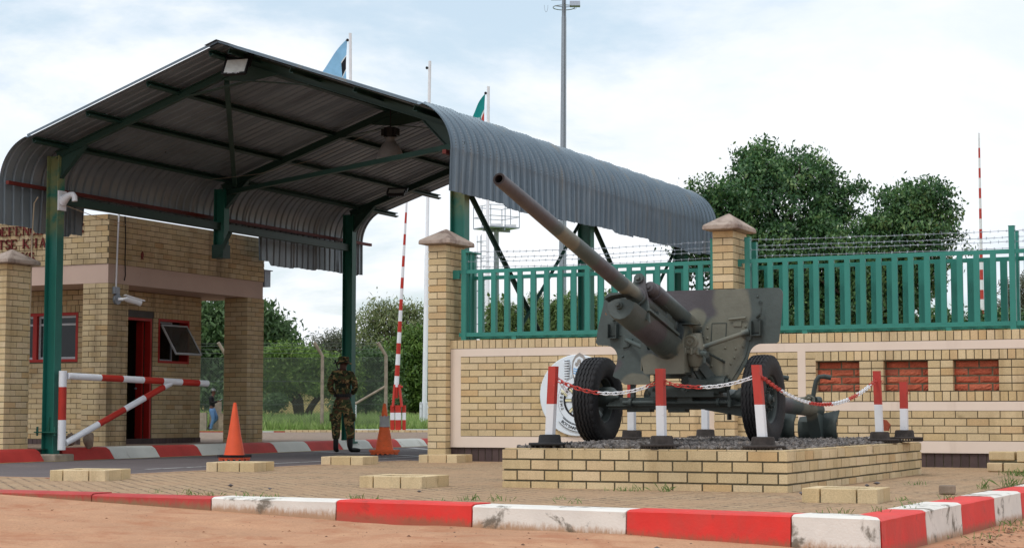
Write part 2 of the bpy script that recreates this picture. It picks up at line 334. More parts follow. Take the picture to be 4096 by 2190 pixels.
# interlocking pavers, sandy
def paver_mat(name, c0, c1, joint, sandc, k):
    m = mat(name, c0, .9, var=.08, vs=1.2, bump=0); t = m.node_tree; b = t.nodes['Principled BSDF']
    g = N_(t, 'ShaderNodeNewGeometry'); mp_ = N_(t, 'ShaderNodeMapping'); mp_.inputs['Rotation'].default_value = (0, 0, R(45)); t.links.new(g.outputs['Position'], mp_.inputs[0])
    wv = N_(t, 'ShaderNodeTexNoise'); wv.inputs['Scale'].default_value = 22; wv.inputs['Detail'].default_value = 1
    t.links.new(g.outputs['Position'], wv.inputs['Vector'])
    vm = N_(t, 'ShaderNodeVectorMath', operation='MULTIPLY_ADD'); t.links.new(wv.outputs['Color'], vm.inputs[0]); vm.inputs[1].default_value = (.085,)*3; t.links.new(mp_.outputs[0], vm.inputs[2])
    br = N_(t, 'ShaderNodeTexBrick'); t.links.new(vm.outputs[0], br.inputs['Vector'])
    br.inputs['Scale'].default_value = 1; br.inputs['Brick Width'].default_value = .22; br.inputs['Row Height'].default_value = .11
    br.inputs['Mortar Size'].default_value = .009; br.inputs['Mortar Smooth'].default_value = .4
    br.inputs['Color1'].default_value = (*c0, 1); br.inputs['Color2'].default_value = (*c1, 1); br.inputs['Mortar'].default_value = (*joint, 1)
    pos = g.outputs['Position']
    cover_ = ramp(t, M_(t, 'ADD', M_(t, 'MULTIPLY', noise(t, pos, 1.1, 6, .65, .3), .6), M_(t, 'MULTIPLY', noise(t, pos, 11, 3, .6), .4)), .40, .58, .1, 1.0)
    dust = mixc(t, ramp(t, noise(t, pos, 9, 5, .7), .35, .7), sandc, sc3(sandc, .82))
    fine = mixc(t, ramp(t, noise(t, pos, 45, 4, .7), .35, .65), (.9,)*3, (1.1,)*3)
    c = mixc(t, 1.0, mixc(t, M_(t, 'MULTIPLY', cover_, k), br.outputs['Color'], dust), fine, 'MULTIPLY')
    t.links.new(c, b.inputs['Base Color'])
    bn = N_(t, 'ShaderNodeBump'); bn.inputs['Strength'].default_value = .7; bn.inputs['Distance'].default_value = .012
    h = M_(t, 'ADD', M_(t, 'MULTIPLY', br.outputs['Fac'], -1.0), M_(t, 'MULTIPLY', noise(t, pos, 30, 4, .6), .5))
    t.links.new(h, bn.inputs['Height']); t.links.new(bn.outputs[0], b.inputs['Normal'])
    return m
M['pave'] = paver_mat('interlocking_pavers', srgb(172,148,118), srgb(154,130,102), srgb(62,54,48), srgb(178,146,114), .85)
M['pave_far'] = paver_mat('grey_pavers', srgb(150,134,118), srgb(128,112,100), srgb(74,64,60), srgb(160,136,116), .5)
mb = MB(); pts = [(-16,12.78),(-11.1,12.70),(-7.6,12.58),(-5.3,12.33),(-3.05,12.1),(-3.0,23.58),(-12.72,23.58),(-12.72,15.5),(-12.9,15.44),(-16,15.44)]
mb.add([(x, y, -.006) for x, y in pts], [tuple(range(len(pts)))]); mb.add([(x, y, -.3) for x, y in pts]+[(x, y, -.006) for x, y in pts], [(i, (i+1) % 10, (i+1) % 10+10, i+10) for i in range(10)])
pv = struct(mb.build('pavement', M['pave']))
# road
def asphalt():
    return mat('asphalt', srgb(104,96,96), .85, var=.08, vs=.8, fine=.22, fs=110, bump=.4, bs=120, stain=[(srgb(142,124,108), 1.1, .56, .78, .55)])
M['road'] = asphalt()
def roadz(y): return lerp([(0,-.112),(28,-.104),(41,-.055),(60,-.09),(90,-.14)], y)
ry = [8, 15, 22, 28, 34, 41, 50, 60, 80]
mb = MB()
for a, b in zip(ry, ry[1:]):
    x0 = -45 if a < 22 else -19.95
    mb.add([(x0, a, roadz(a)), (-12.7, a, roadz(a)), (-12.7, b, roadz(b)), (x0, b, roadz(b))], [(0,1,2,3)])
road = struct(mb.build('road', M['road']))
M['line'] = mat('white_road_paint', srgb(206,206,204), .8, var=.08, vs=6, stain=[(srgb(110,104,102), 5, .52, .64, .8)])
M['yline'] = mat('yellow_road_paint', srgb(176,156,92), .8, var=.08, vs=6, stain=[(srgb(104,98,94), 4, .5, .62, .8)])
def line_on_road(a, b, w_, m='line', nm='road_line'):
    a, b = Vector((*a, 0)), Vector((*b, 0)); d = (b-a).normalized(); s = Vector((-d.y, d.x, 0))*w_/2; o = MB(); k = 6
    for i in range(k):
        p, q = a.lerp(b, i/k), a.lerp(b, (i+1)/k); zp, zq = roadz(p.y)+.005, roadz(q.y)+.005
        o.add([(*(p-s).xy, zp), (*(p+s).xy, zp), (*(q+s).xy, zq), (*(q-s).xy, zq)], [(0,3,2,1)])
    return o.build(nm, M[m], road)
line_on_road((-19.72, 18), (-19.75, 41), .10, 'yline')
for a, b, w_ in (((-19.55,31.9),(-15.7,29.4),.14), ((-15.7,21),(-15.62,29.3),.09), ((-19.3,35.6),(-17.4,33.4),.22), ((-18.4,32.9),(-16.3,33.9),.20), ((-17.9,36.2),(-16.2,34.0),.24), ((-19.1,34.1),(-17.6,34.9),.22), ((-13.5,19.5),(-13.45,24.5),.07)): line_on_road(a, b, w_)
# far raised pavement and field
farz = [(0,.08),(36,.10),(42,.08),(66,-.12),(120,-.14)]
mb = MB(); fy = [18, 26, 36, 42, 50, 58, 66, 80, 95]
for a, b in zip(fy, fy[1:]): mb.add([(-90, a, lerp(farz, a)), (-20.15, a, lerp(farz, a)), (-20.15, b, lerp(farz, b)), (-90, b, lerp(farz, b))], [(0,1,2,3)])
struct(mb.build('raised_pavement', M['pave_far']))
M['turf'] = mat('turf', srgb(112,136,72), .95, var=.2, vs=.5, fine=.2, fs=20, stain=[(srgb(140,130,84), .4, .5, .8, .6)])
mb = MB()
for d0, d1, z0, z1 in ((80.6, 100, -.08, .1), (100, 160, .1, .3), (160, 900, .3, .3)):
    mb.add([FP(-3500, d0, z0), FP(9000, d0, z0), FP(9000, d1, z1), FP(-3500, d1, z1)], [(0,1,2,3)])
struct(mb.build('field', M['turf']))
mb = MB(); gr = random.Random(3)
for i in range(26000):
    d = 83+ (gr.random()**1.3)*42; xn = gr.uniform(560, 1850); p = FP(xn, d, -.08+(d-80)*.009)
    h = gr.uniform(.25, .62)*(.5+ .9*max(0, mn.noise(Vector((p.x*.25, p.y*.25, 0)))+.5)); a = gr.uniform(0, 6.28); w_ = .035
    l = Vector((gr.gauss(0, .14), gr.gauss(0, .14), h)); s_ = Vector((math.cos(a)*w_, math.sin(a)*w_, 0))
    mb.add([p-s_, p+s_, p+l*.6+s_*.6, p+l, p+l*.6-s_*.6], [(0,1,2,3,4)], 0, max(.01, gr.random()))
tag(mb.build('grass', M['grass']), 'tall green grass growing in the field behind the wire mesh fence', 'grass', kind='stuff')
# kerbs --------------------------------------------------------------
def kerb_block(par, p0, p1, z_top, z_bot, th, batter, m, inner_side, name='kerb_stone', gap=.006, rnd_=.03, m0=0, m1=0):
    p0, p1 = Vector((*p0, 0)), Vector((*p1, 0)); d = (p1-p0); L_ = d.length; d.normalize(); nrm = Vector((d.y, -d.x, 0))*inner_side
    prof = [(batter+.0, z_bot), (batter*.3, z_top-rnd_*1.6), (rnd_*.35, z_top-rnd_*.5), (-rnd_*.6, z_top-.002), (-rnd_*1.5, z_top), (-th, z_top), (-th, z_bot)]
    o = MB(); k = max(3, int(L_/.12)); n = len(prof)
    for i in range(k+1):
        q = gap+ (L_-2*gap)*i/k; p = p0+d*q
        for (h, z) in prof:
            j = .004*mn.noise(Vector((p.x*6+z*9, p.y*6, z*20)))
            mm_ = m0*h*max(0, 1-q/.45)+m1*h*max(0, 1-(L_-q)/.45); o.v.append(tuple(p+d*mm_+nrm*(h+j)+Vector((0,0,z+j*.6))))
    for i in range(k):
        for j in range(n):
            a = i*n+j; b = i*n+(j+1) % n; o.f.append((a, b, b+n, a+n)); o.m.append(0); o.r.append(0)
    o.f += [tuple(range(n)), tuple(k*n+j for j in range(n))[::-1]]; o.m += [0, 0]; o.r += [0, 0]
    return o.build(name, m, par, smooth=True, ang=50)
kr = thing('kerb', 'red and white painted kerb round the near paved island', 'kerb', (-6, 12.2, 0)); kr['kind'] = 'structure'; 
fk = [(-13.6,12.42),(-12.4,12.43),(-11.1,12.44),(-9.85,12.42),(-8.58,12.38),(-7.33,12.30),(-6.06,12.18),(-4.74,12.02),(-3.47,11.86),(-2.83,11.72)]
cols = ['kwhite','kred','kred_old','kred_old','kwhite','kred','kwhite','kred','kwhite']
for i, (a, b) in enumerate(zip(fk, fk[1:])): kerb_block(kr, a, b, 0.0+.004*(i % 3), -.40, .27, .03, M[cols[i]], 1, m1=1 if i == len(cols)-1 else 0)
sk = [(-2.83,11.72),(-2.80,12.93),(-2.77,14.08),(-2.73,15.27),(-2.69,16.35),(-2.66,17.5),(-2.63,18.7),(-2.6,19.9),(-2.58,21.1),(-2.55,22.3),(-2.5,23.5)]
for i, (a, b) in enumerate(zip(sk, sk[1:])): kerb_block(kr, a, b, .004*(i % 2), -.40, .27, .03, M['kred' if i % 2 == 0 else 'kwhite'], 1, m0=-1 if i == 0 else 0)
for i in range(7): kerb_block(kr, (-12.86, 23.5-i*1.16), (-12.86, 23.5-(i+1)*1.16), 0, -.35, .15, .03, M['kred' if i == 6 else 'kwhite'], 1)
for i in range(3): kerb_block(kr, (-12.8-i*1.2, 15.56), (-14.0-i*1.2, 15.56), 0, -.35, .13, .03, M['kwhite' if i != 1 else 'kred'], 1)
kf = thing('road_kerb', 'sloping red and white kerb along the far side of the road', 'kerb', (-19.8, 30, 0)); kf['kind'] = 'structure'
yk = [17.1, 18.45, 19.8, 21.15, 22.48, 23.79, 25.67, 27.01, 28.34, 29.67, 31.0, 32.3, 33.62, 34.93, 36.26, 37.56, 38.9, 40.2, 41.5, 42.8]
ck = 'WRWRWRRWRWRWRWRWRWRW'
for i, (a, b) in enumerate(zip(yk, yk[1:])):
    if i == 5: a = 24.36
    zb = roadz((a+b)/2)-.05; zt = lerp(farz, (a+b)/2)+.012
    kerb_block(kf, (-20.06, a), (-20.06, b), zt, zb, .2, .22, M['fkred' if 'RWRWRRWRWRWRWRWRWRWRW'[i] == 'R' else 'fkwhite'], 1, gap=.008)
ke = thing('edging', 'low brick edging and painted strip along the far paving', 'kerb', FP(1300, 80, -.1)); ke['kind'] = 'structure'
o = MB(); x = 1140
while x < 1800:
    x2 = x+ 24; a, b = FP(x, 79.6, 0), FP(x2-2, 79.6, 0); dd = (b-a).normalized(); up_ = Vector((-dd.y, dd.x, 0))
    o.obox((a+b)/2+Vector((0,0,-.11))+up_*.15, ((b-a).length/2, .15, .085), (dd, up_, (0,0,1)), 0, max(.01, rng.random())); x = x2
o.build('edging_brick', M['brick'], ke)
for x, x2, m in ((500,1140,'fkred'),(1052,1096,'fkwhite'),(1385,1800,'white')):
    d_ = 79.4 if m != 'white' else 81.5
    if m == 'fkwhite': d_ = 79.35
    a, b = FP(x, d_, 0), FP(x2, d_, 0); dd = (b-a).normalized(); up_ = Vector((-dd.y, dd.x, 0)); MB().obox((a+b)/2+Vector((0,0,-.13 if m != 'white' else -.06)), ((b-a).length/2, .12, .06 if m != 'fkwhite' else .063), (dd, up_, (0,0,1))).build('edging_strip', M[m], ke)
# ------------------------------------------------------------------ gun plinth
pl = thing('gun_plinth', 'low tan brick platform filled with crushed stone under the field gun', 'plinth', (-6, 17.9, 0))
mb = MB(); PX0, PX1, PY0, PY1 = -7.33, -4.55, 15.4, 20.85
mb.box(PX0, PX1, PY0, PY1, -.038, .355, 1)
for O_, U_v, N_v, W_v, ph in (((PX0,PY0,0),(1,0,0),(0,-1,0),PX1-PX0,1), ((PX1,PY0,0),(0,1,0),(1,0,0),PY1-PY0,2), ((PX0,PY1,0),(0,-1,0),(-1,0,0),PY1-PY0,2)): brick_face(mb, O_, U_v, N_v, W_v, -.038, .362, .1, .285, True, True, phase=ph, joint=.017, proud=.012)
mb.build('brick_surround', [M['brick'], M['mortar_light']], pl)
mb = MB()                                   # coping bricks seen from above
for (x0, x1, y0, y1, n, ax) in ((PX0, PX1, PY0+.0, PY0+.13, 10, 0), (PX1-.13, PX1, PY0+.13, PY1, 18, 1), (PX0, PX0+.13, PY0+.13, PY1, 18, 1)):
    for i in range(n):
        if ax == 0: a, b = x0+(x1-x0)*i/n, x0+(x1-x0)*(i+1)/n; mb.box(a+.006, b-.006, y0+.004, y1, .350, .3665, 0, rng.random()+.01)
        else: a, b = y0+(y1-y0)*i/n, y0+(y1-y0)*(i+1)/n; mb.box(x0+.004, x1-.004, a+.006, b-.006, .350, .3665, 0, rng.random()+.01)
mb.build('coping', [M['brick'], M['mortar_light']], pl)
mb = MB(); g2 = random.Random(5)
def gz(x, y): return .372+.03*min(1, min(x-PX0-.1, PX1-.1-x, y-PY0-.12)*2.5)+.014*mn.noise(Vector((x*3, y*3, 0)))
n = 40
for i in range(n):
    for j in range(n):
        q = [(PX0+.13+(PX1-PX0-.26)*(i+a)/n, PY0+.13+(PY1-PY0-.2)*(j+b)/n) for a, b in ((0,0),(1,0),(1,1),(0,1))]
        mb.add([(x, y, gz(x, y)-.012) for x, y in q], [(0,1,2,3)], 0, .3)
for i in range(6500):
    x = g2.uniform(PX0+.07, PX1-.07); y = PY0+.09+(PY1-PY0-.1)*g2.random()**1.25; s_ = g2.uniform(.012, .03); z = gz(x, y)+g2.uniform(-.004, .006)
    rot = Matrix.Rotation(g2.uniform(0, 6.28), 3, Vector((g2.gauss(0,1), g2.gauss(0,1), g2.gauss(0,1))).normalized())
    P = [Vector((x, y, z))+rot@(Vector(v)*s_*g2.uniform(.7, 1.2)) for v in ((1.3,0,0),(-1.2,.1,0),(0,1,.1),(.1,-1,0),(0,.1,.7),(.1,0,-.7))]
    mb.add(P, [(0,2,4),(2,1,4),(1,3,4),(3,0,4),(2,0,5),(1,2,5),(3,1,5),(0,3,5)], 0, g2.random()*.98+.01)
tag(mb.build('gravel', M['gravel']), 'dark grey crushed stone spread on top of the brick plinth', 'gravel', kind='stuff')
# ------------------------------------------------------------------ gate pillars
def pillar(x0, x1, y0, y1, zt, label, shaft_z0=-.02, apex=.2):
    t = thing('gate_pillar', label, 'pillar', ((x0+x1)/2, (y0+y1)/2, 0), 'tan brick gate pillars with pyramid caps')
    mb = MB(); brick_box(mb, x0, x1, y0, y1, shaft_z0, zt, .1, L=.28); mb.build('brick_shaft', [M['brick'], M['mortar']], t)
    mb = MB(); cxx, cyy = (x0+x1)/2, (y0+y1)/2; o_ = .125
    a = [(x0-.02,y0-.02),(x1+.02,y0-.02),(x1+.02,y1+.02),(x0-.02,y1+.02)]; b = [(x0-o_,y0-o_),(x1+o_,y0-o_),(x1+o_,y1+o_),(x0-o_,y1+o_)]
    r1 = [(x, y, zt) for x, y in a]; r2 = [(x, y, zt+.012) for x, y in b]; r3 = [(x*.985+cxx*.015, y*.985+cyy*.015, zt+.075) for x, y in b]; top = [(cxx-.01, cyy, zt+.075+apex)]
    vs = r1+r2+r3+top; f = [(3,2,1,0)]
    for i in range(4): j = (i+1) % 4; f += [(i, j, j+4, i+4), (i+4, j+4, j+8, i+8), (i+8, j+8, 12)]
    mb.add(vs, f); c = mb.build('cap', M['cap'], t)
    bv = c.modifiers.new('b', 'BEVEL'); bv.width = .012; bv.segments = 2; bv.limit_method = 'ANGLE'
    return t
pillar(-12.38, -12.10, 23.4, 24.0, 3.2, 'brick gate pillar at the right side of the road opening')
pillar(-7.92, -7.645, 23.4, 24.0, 3.22, 'brick pillar rising behind the steel shield of the gun')
pillar(-20.72, -20.44, 23.4, 24.0, 3.22, 'brick pillar cut by the edge, before the guardhouse windows')
# ------------------------------------------------------------------ boundary wall
bw = thing('boundary_wall', 'tan brick wall with pale pink plaster bands behind the gun', 'wall', (-7.5, 23.6, 0))
YF, YB = 23.55, 23.98
bricks_, plaster, stonep, plinth_ = MB(), MB(), MB(), MB()
def rowlock(mb, x0, x1, z0, z1, L=.106, m=0, proud=.009, yf=YF): brick_row(mb, (x0, yf, 0), (1,0,0), (0,-1,0), x1-x0, z0, z1, L, 0, .013, proud, True, True, m=m)
for x0, x1 in ((-12.085, -7.925), (-7.64, -1.4)):
    bricks_.box(x0, x1, YF, YB, 1.6, 1.772, 1); rowlock(bricks_, x0, x1, 1.65, 1.78)
    k = 0; q = x0
    while q < x1-.01: bricks_.box(q+.006, min(q+.106, x1)-.006, YF-.009, YB, 1.7721, 1.780, 0, rng.random()+.01); q += .106
    plaster.box(x0, x1, YF-.012, YB, 1.535, 1.65)
    plinth_.box(x0, x1, YF+.03, YB, -.1, .2, 1)
    rowlock(plinth_, x0, x1, -.02, .195, .112, proud=.012, yf=YF+.03)
# panel between the pillars
x0, x1 = -12.085, -7.925
plaster.box(x0, x1, YF-.0125, YB, .2, .36); plaster.box(x0+.0, -11.917, YF-.0115, YB-.01, .36, 1.535); plaster.box(-8.07, x1, YF-.0115, YB-.01, .36, 1.535)
bricks_.box(-11.917, -8.07, YF, YB-.02, .36, 1.535, 1); brick_face(bricks_, (-11.917, YF, 0), (1,0,0), (0,-1,0), 11.917-8.07, .362, 1.533, .0976, .286, phase=1)
# panel right of the second pillar
x0 = -7.64
plaster.box(x0, -6.67, YF-.0125, YB, .2, .345); plaster.box(-6.67, -1.4, YF-.0125, YB, .18, .335)
bricks_.box(x0, -6.78, YF, YB-.02, .345, 1.535, 1); brick_face(bricks_, (x0, YF, 0), (1,0,0), (0,-1,0), 7.64-6.78, .348, 1.533, .0976, .286, phase=0)
plaster.box(-6.78, -6.67, YF-.0115, YB-.01, .345, 1.535)
plaster.box(-6.67, -1.4, YF-.0115, YB-.01, .733, .85)
bricks_.box(-6.67, -1.4, YF, YB-.02, .335, .733, 1); brick_face(bricks_, (-6.67, YF, 0), (1,0,0), (0,-1,0), 5.27, .337, .733, .1, .286, phase=0)
bricks_.box(-6.53, -1.4, YF, YB-.02, 1.395, 1.535, 1); rowlock(bricks_, -6.53, -1.4, 1.40, 1.533)
bricks_.box(-6.53, -1.4, YF, YB-.02, .85, .988, 1); rowlock(bricks_, -6.53, -1.4, .855, .988)
bricks_.box(-6.67, -6.53, YF, YB-.02, .85, 1.535, 1); brick_face(bricks_, (-6.67, YF, 0), (1,0,0), (0,-1,0), .14, .852, 1.533, .0975, .14, m=0, first=lambda i: 0)
brick_face(bricks_, (-6.53, YF, 0), (0,1,0), (1,0,0), .12, .988, 1.395, .1, .12, first=lambda i: 0, proud=.004)
q = -6.53
while q < -1.5:
    n1 = q+.61; n2 = n1+.305
    stonep.box(q, n1, YF+.10, YB-.03, .988, 1.395, 1)
    nr = 4
    for i in range(nr):
        za, zb = .988+.1017*i, .988+.1017*(i+1); u = q+ (.02 if i % 2 else -.12)
        while u < n1:
            a, b = max(u+.01, q+.004), min(u+.30, n1-.004)
            if b-a > .03:
                gx, gz_ = 7, 4; P = []; 
                for jz in range(gz_+1):
                    for jx in range(gx+1):
                        ex = jx in (0, gx) or jz in (0, gz_); xx = a+(b-a)*jx/gx; z_ = za+.01+(zb-za-.02)*jz/gz_
                        P.append((xx+ (0 if ex else rng.uniform(-.006,.006)), YF+.10-(.004 if ex else rng.uniform(.006, .020)), z_+(rng.uniform(-.003,.003) if ex else 0)))
                stonep.add(P, [(jz*(gx+1)+jx, jz*(gx+1)+jx+1, (jz+1)*(gx+1)+jx+1, (jz+1)*(gx+1)+jx) for jz in range(gz_) for jx in range(gx)], 0, rng.random()+.01)
            u += .31
    bricks_.box(n1, n2, YF, YB-.02, .988, 1.395, 1)
    brick_face(bricks_, (n1, YF, 0), (1,0,0), (0,-1,0), n2-n1, .988, 1.395, .1017, .1525, e0=True, e1=True, first=lambda i: 0)
    brick_face(bricks_, (n2, YF, 0), (0,1,0), (1,0,0), .1, .988, 1.395, .1017, .1, first=lambda i: 0, e0=True)
    q = n2
bricks_.build('brick_panel', [M['brick'], M['mortar']], bw)
plaster.build('plaster_band', M['pink'], bw); stonep.build('red_stone_panel', [M['redstone'], M['mortar_light']], bw); plinth_.build('dark_plinth', [M['plinth'], M['mortar']], bw)
# ------------------------------------------------------------------ steel fence
def fence(x0, x1, posts, label, ph, loc, left_end=False):
    t = thing('steel_fence', label, 'fence', loc, 'teal steel fences on top of the brick wall')
    for (yy, dz, px) in ((23.64, 0, 0), (23.93, -.075, .085)):
        r_ = MB(); r_.box(x0+px*.3, x1, yy-.02, yy+.02, 2.775+dz, 2.83+dz); r_.box(x0+px*.3, x1, yy-.02, yy+.02, 1.835+dz*.3, 1.893+dz*.3); r_.build('rail', M['teal'], t)
        p_ = MB(); q = x0+ph+px
        while q < x1-.05:
            if not any(abs(q+.036-c) < .06 for c in posts): p_.box(q-(.008 if px else 0), q+.073+(.008 if px else 0), yy-.0215, yy+.018, 1.87+dz*.3, 2.80+dz)
            q += .2155
        p_.build('pale_panel', M['teal'], t)
        for c in posts:
            q = MB(); q.box(c-.038, c+.038, yy-.032, yy+.045, 1.78, 3.13+dz*.6); q.box(c-.042, c+.042, yy-.036, yy+.049, 3.13+dz*.6, 3.138+dz*.6); q.build('fence_post', M['teal'], t)
    k = x0+.9
    while k < x1: MB().box(k-.035, k+.035, 23.625, 23.66, 1.78, 1.84).build('foot', M['teal'], t); k += 1.95
    for i, (z, yy) in enumerate(((3.10,23.64),(3.045,23.93),(2.96,23.64),(2.90,23.93))):
        q = MB(); wr = random.Random(i+int(x0*10)); k = 26; P = []
        for j in range(k+1): P.append((x0+(x1-x0)*j/k, yy, z-.03*math.sin(math.pi*j/k)+wr.uniform(-.005, .005)))
        q.tube(P, .0032, 5, 0); q.tube([(a, b+.004*math.cos(n_*3), c+.004*math.sin(n_*3)) for n_, (a, b, c) in enumerate(P)], .0028, 4, 0)
        xx = x0+.05
        while xx < x1:
            zz_ = z-.03*math.sin(math.pi*(xx-x0)/(x1-x0)); a = wr.uniform(0, 3)
            for e in (0, 1.57): dx = Vector((.012*math.cos(a+e), .012*math.sin(a), .02*math.sin(a+e)+.004)); q.tube([Vector((xx, yy, zz_))-dx, Vector((xx, yy, zz_))+dx], .0028, 4, 0)
            xx += .105
        q.build('barbed_wire', M['galv'], t)
    return t
fl = fence(-11.99, -7.93, [-11.91, -8.0], 'teal steel fence between the two brick pillars', .10, (-10, 23.7, 1.78))
q = MB(); q.box(-11.872, -11.79, 23.60, 23.98, 3.085, 3.105); q.box(-11.872, -11.84, 23.70, 23.76, 1.79, 3.09); q.box(-12.09, -11.98, 23.61, 23.66, 2.70, 2.83); q.build('bracket', M['teal'], fl)
fr = fence(-7.60, -1.4, [-7.50, -3.915, -1.5], 'teal steel fence running right from the second brick pillar', .17, (-4, 23.7, 1.78))
q = MB(); q.box(-7.66, -7.59, 23.61, 23.66, 2.73, 2.83); q.build('bracket', M['teal'], fr)
# ------------------------------------------------------------------ gate canopy
K_ = 1.03
def KP(p): return (p[0]*K_+.115*min(1, max(0, (p[2]-5.1)/1.3)), p[1]*K_, .69+(p[2]-.69)*K_)
def kb(mb, name, m, par, **k): mb.v = [KP(p) for p in mb.v]; return mb.build(name, m, par, **k)
can = thing('gate_canopy', 'curved corrugated steel canopy on green posts over the gateway', 'canopy', KP((-15.72, 28.4, 0)))
RX, RZ, SL = -15.76, 6.40, .338
def roof_prof(side):
    P = [(0.0, RZ)]; a = math.atan(SL); Rr = .736; cx_, cz = 4.15-Rr, 4.50
    for k in range(1, 9): P.append((3.62*k/8, RZ-SL*3.62*k/8))
    n = 44
    for k in range(1, n+1):
        th = R(71.3)*(1-k/n); P.append((cx_+Rr*math.cos(th), cz+Rr*math.sin(th)))
    for k in range(1, 6): P.append((4.15, 4.50-(4.50-(3.86 if side > 0 else 3.76))*k/5))
    return [(RX+side*x, z) for x, z in P]
Y0, Y1 = 22.6, 34.45
def sheet(side, off, m, name, ymin=Y0, ymax=Y1):
    P = roof_prof(side); nP = len(P); ys_ = []; q = ymin; rib = .225
    while q < ymax: ys_ += [(q, 0), (q+.07, 0), (q+.088, .036), (q+.122, .036), (q+.14, 0), (q+.18, 0)]; q += rib
    mb = MB(); cols_ = [random.Random(int((y-Y0)/.9)*7+side).uniform(-.8, .8) for y, h in ys_]
    for c, (y, h) in enumerate(ys_):
        ls = cols_[c]; lap = .022*(((y-Y0)/.9) % 1)
        for i, (x, z) in enumerate(P):
            a, b = P[max(i-1, 0)], P[min(i+1, nP-1)]; tx, tz = b[0]-a[0], b[1]-a[1]; l = math.hypot(tx, tz); nx_, nz = -tz/l*side*(1 if True else 1), tx/l*side
            hh = h
            if 9 <= i < 53: hh = h*(.88+.16*(i % 2))+(.0035*(i % 2))
            hh = hh+off+lap
            dz = dx = 0
            if i >= 53:
                f = (i-52)/5; dz = -f*(.055*ls+ .012*mn.noise(Vector((y*3, side, 0)))); dx = side*f*(.05*mn.noise(Vector((int((y-Y0)/.45)*1.3, side*4, 0)))+.03*ls)
                if side < 0 and 24.75 < y < 30.3: dz += f*.60
            yy = y+ (0 if i < 9 else .05*ls*(i-9)/48)
            mb.v.append((x+nx_*hh+dx, yy, z+nz*hh+dz))
    for c in range(len(ys_)-1):
        for i in range(nP-1):
            a = c*nP+i; f = (a, a+1, a+1+nP, a+nP)
            mb.f.append(f if side > 0 else f[::-1]); mb.m.append(0); mb.r.append(0)
    return kb(mb, name, m, can, smooth=True, ang=28)
for s_ in (1, -1): sheet(s_, .006, M['zinc'], 'roof_sheet'); sheet(s_, 0, M['zinc_in'], 'roof_lining')
mb = MB()
for s_ in (1, -1): mb.add([(RX, 22.52, RZ+.05), (RX+s_*.22, 22.52, RZ+.05-.22*SL), (RX+s_*.22, Y1+.03, RZ+.05-.22*SL), (RX, Y1+.03, RZ+.05)], [(0,1,2,3) if s_ > 0 else (3,2,1,0)])
kb(mb, 'ridge_cap', M['zinc'], can)
mb = MB()
for s_ in (1, -1):
    p0, p1 = Vector((RX, Y0-.03, RZ+.028)), Vector((RX+s_*3.6, Y0-.03, RZ+.028-3.6*SL)); mb.beam(p0, p1, .012, .035)
kb(mb, 'barge_flashing', M['zinc'], can)
# purlins: C channels
def rz(dx): return RZ-SL*abs(dx)
for s_ in (1, -1):
    for k, dx in enumerate((.2, 1.35, 2.5, 3.55)):
        x = RX+s_*dx; z = rz(dx); a = math.atan(SL)*s_; mb = MB(); ye = Y1+(.45 if (s_ < 0 and k > 1) else -.02)
        sec = [(-.035,-.012),(.035,-.012),(.035,-.03),(.025,-.03),(.025,-.02),(-.027,-.02),(-.027,-.092),(.025,-.092),(.025,-.08),(.035,-.08),(.035,-.1),(-.035,-.1)]
        mb.prism(sec, lambda u, v, t: (x+u*math.cos(a)*1.0+v*math.sin(a), t, z-u*math.sin(a)+v*math.cos(a)), Y0+.06, ye)
        kb(mb, 'purlin', M['green_roof'], can)
for s_ in (1, -1):
    x = RX+s_*4.06; mb = MB(); mb.box(min(x, x-s_*.06), max(x, x-s_*.06), Y0+.02, Y1+.15, 4.44, 4.50); kb(mb, 'eave_rail', M['redbrown'], can)
FR = (23.5, 28.35, 33.2)
def ibeam(mb, p0, p1, w_, h, side=(0,1,0), t=.014):
    p0, p1 = Vector(p0), Vector(p1); d = (p1-p0).normalized(); s = Vector(side); u = d.cross(s).normalized()
    if u.z < 0: u = -u
    c = (p0+p1)/2; L_ = (p1-p0).length/2
    mb.obox(c+u*(h/2-t/2), (w_/2, L_, t/2), (s, d, u)); mb.obox(c-u*(h/2-t/2), (w_/2, L_, t/2), (s, d, u)); mb.obox(c, (t/2, L_, h/2-t), (s, d, u))
PXL, PXR = -19.52, -11.92
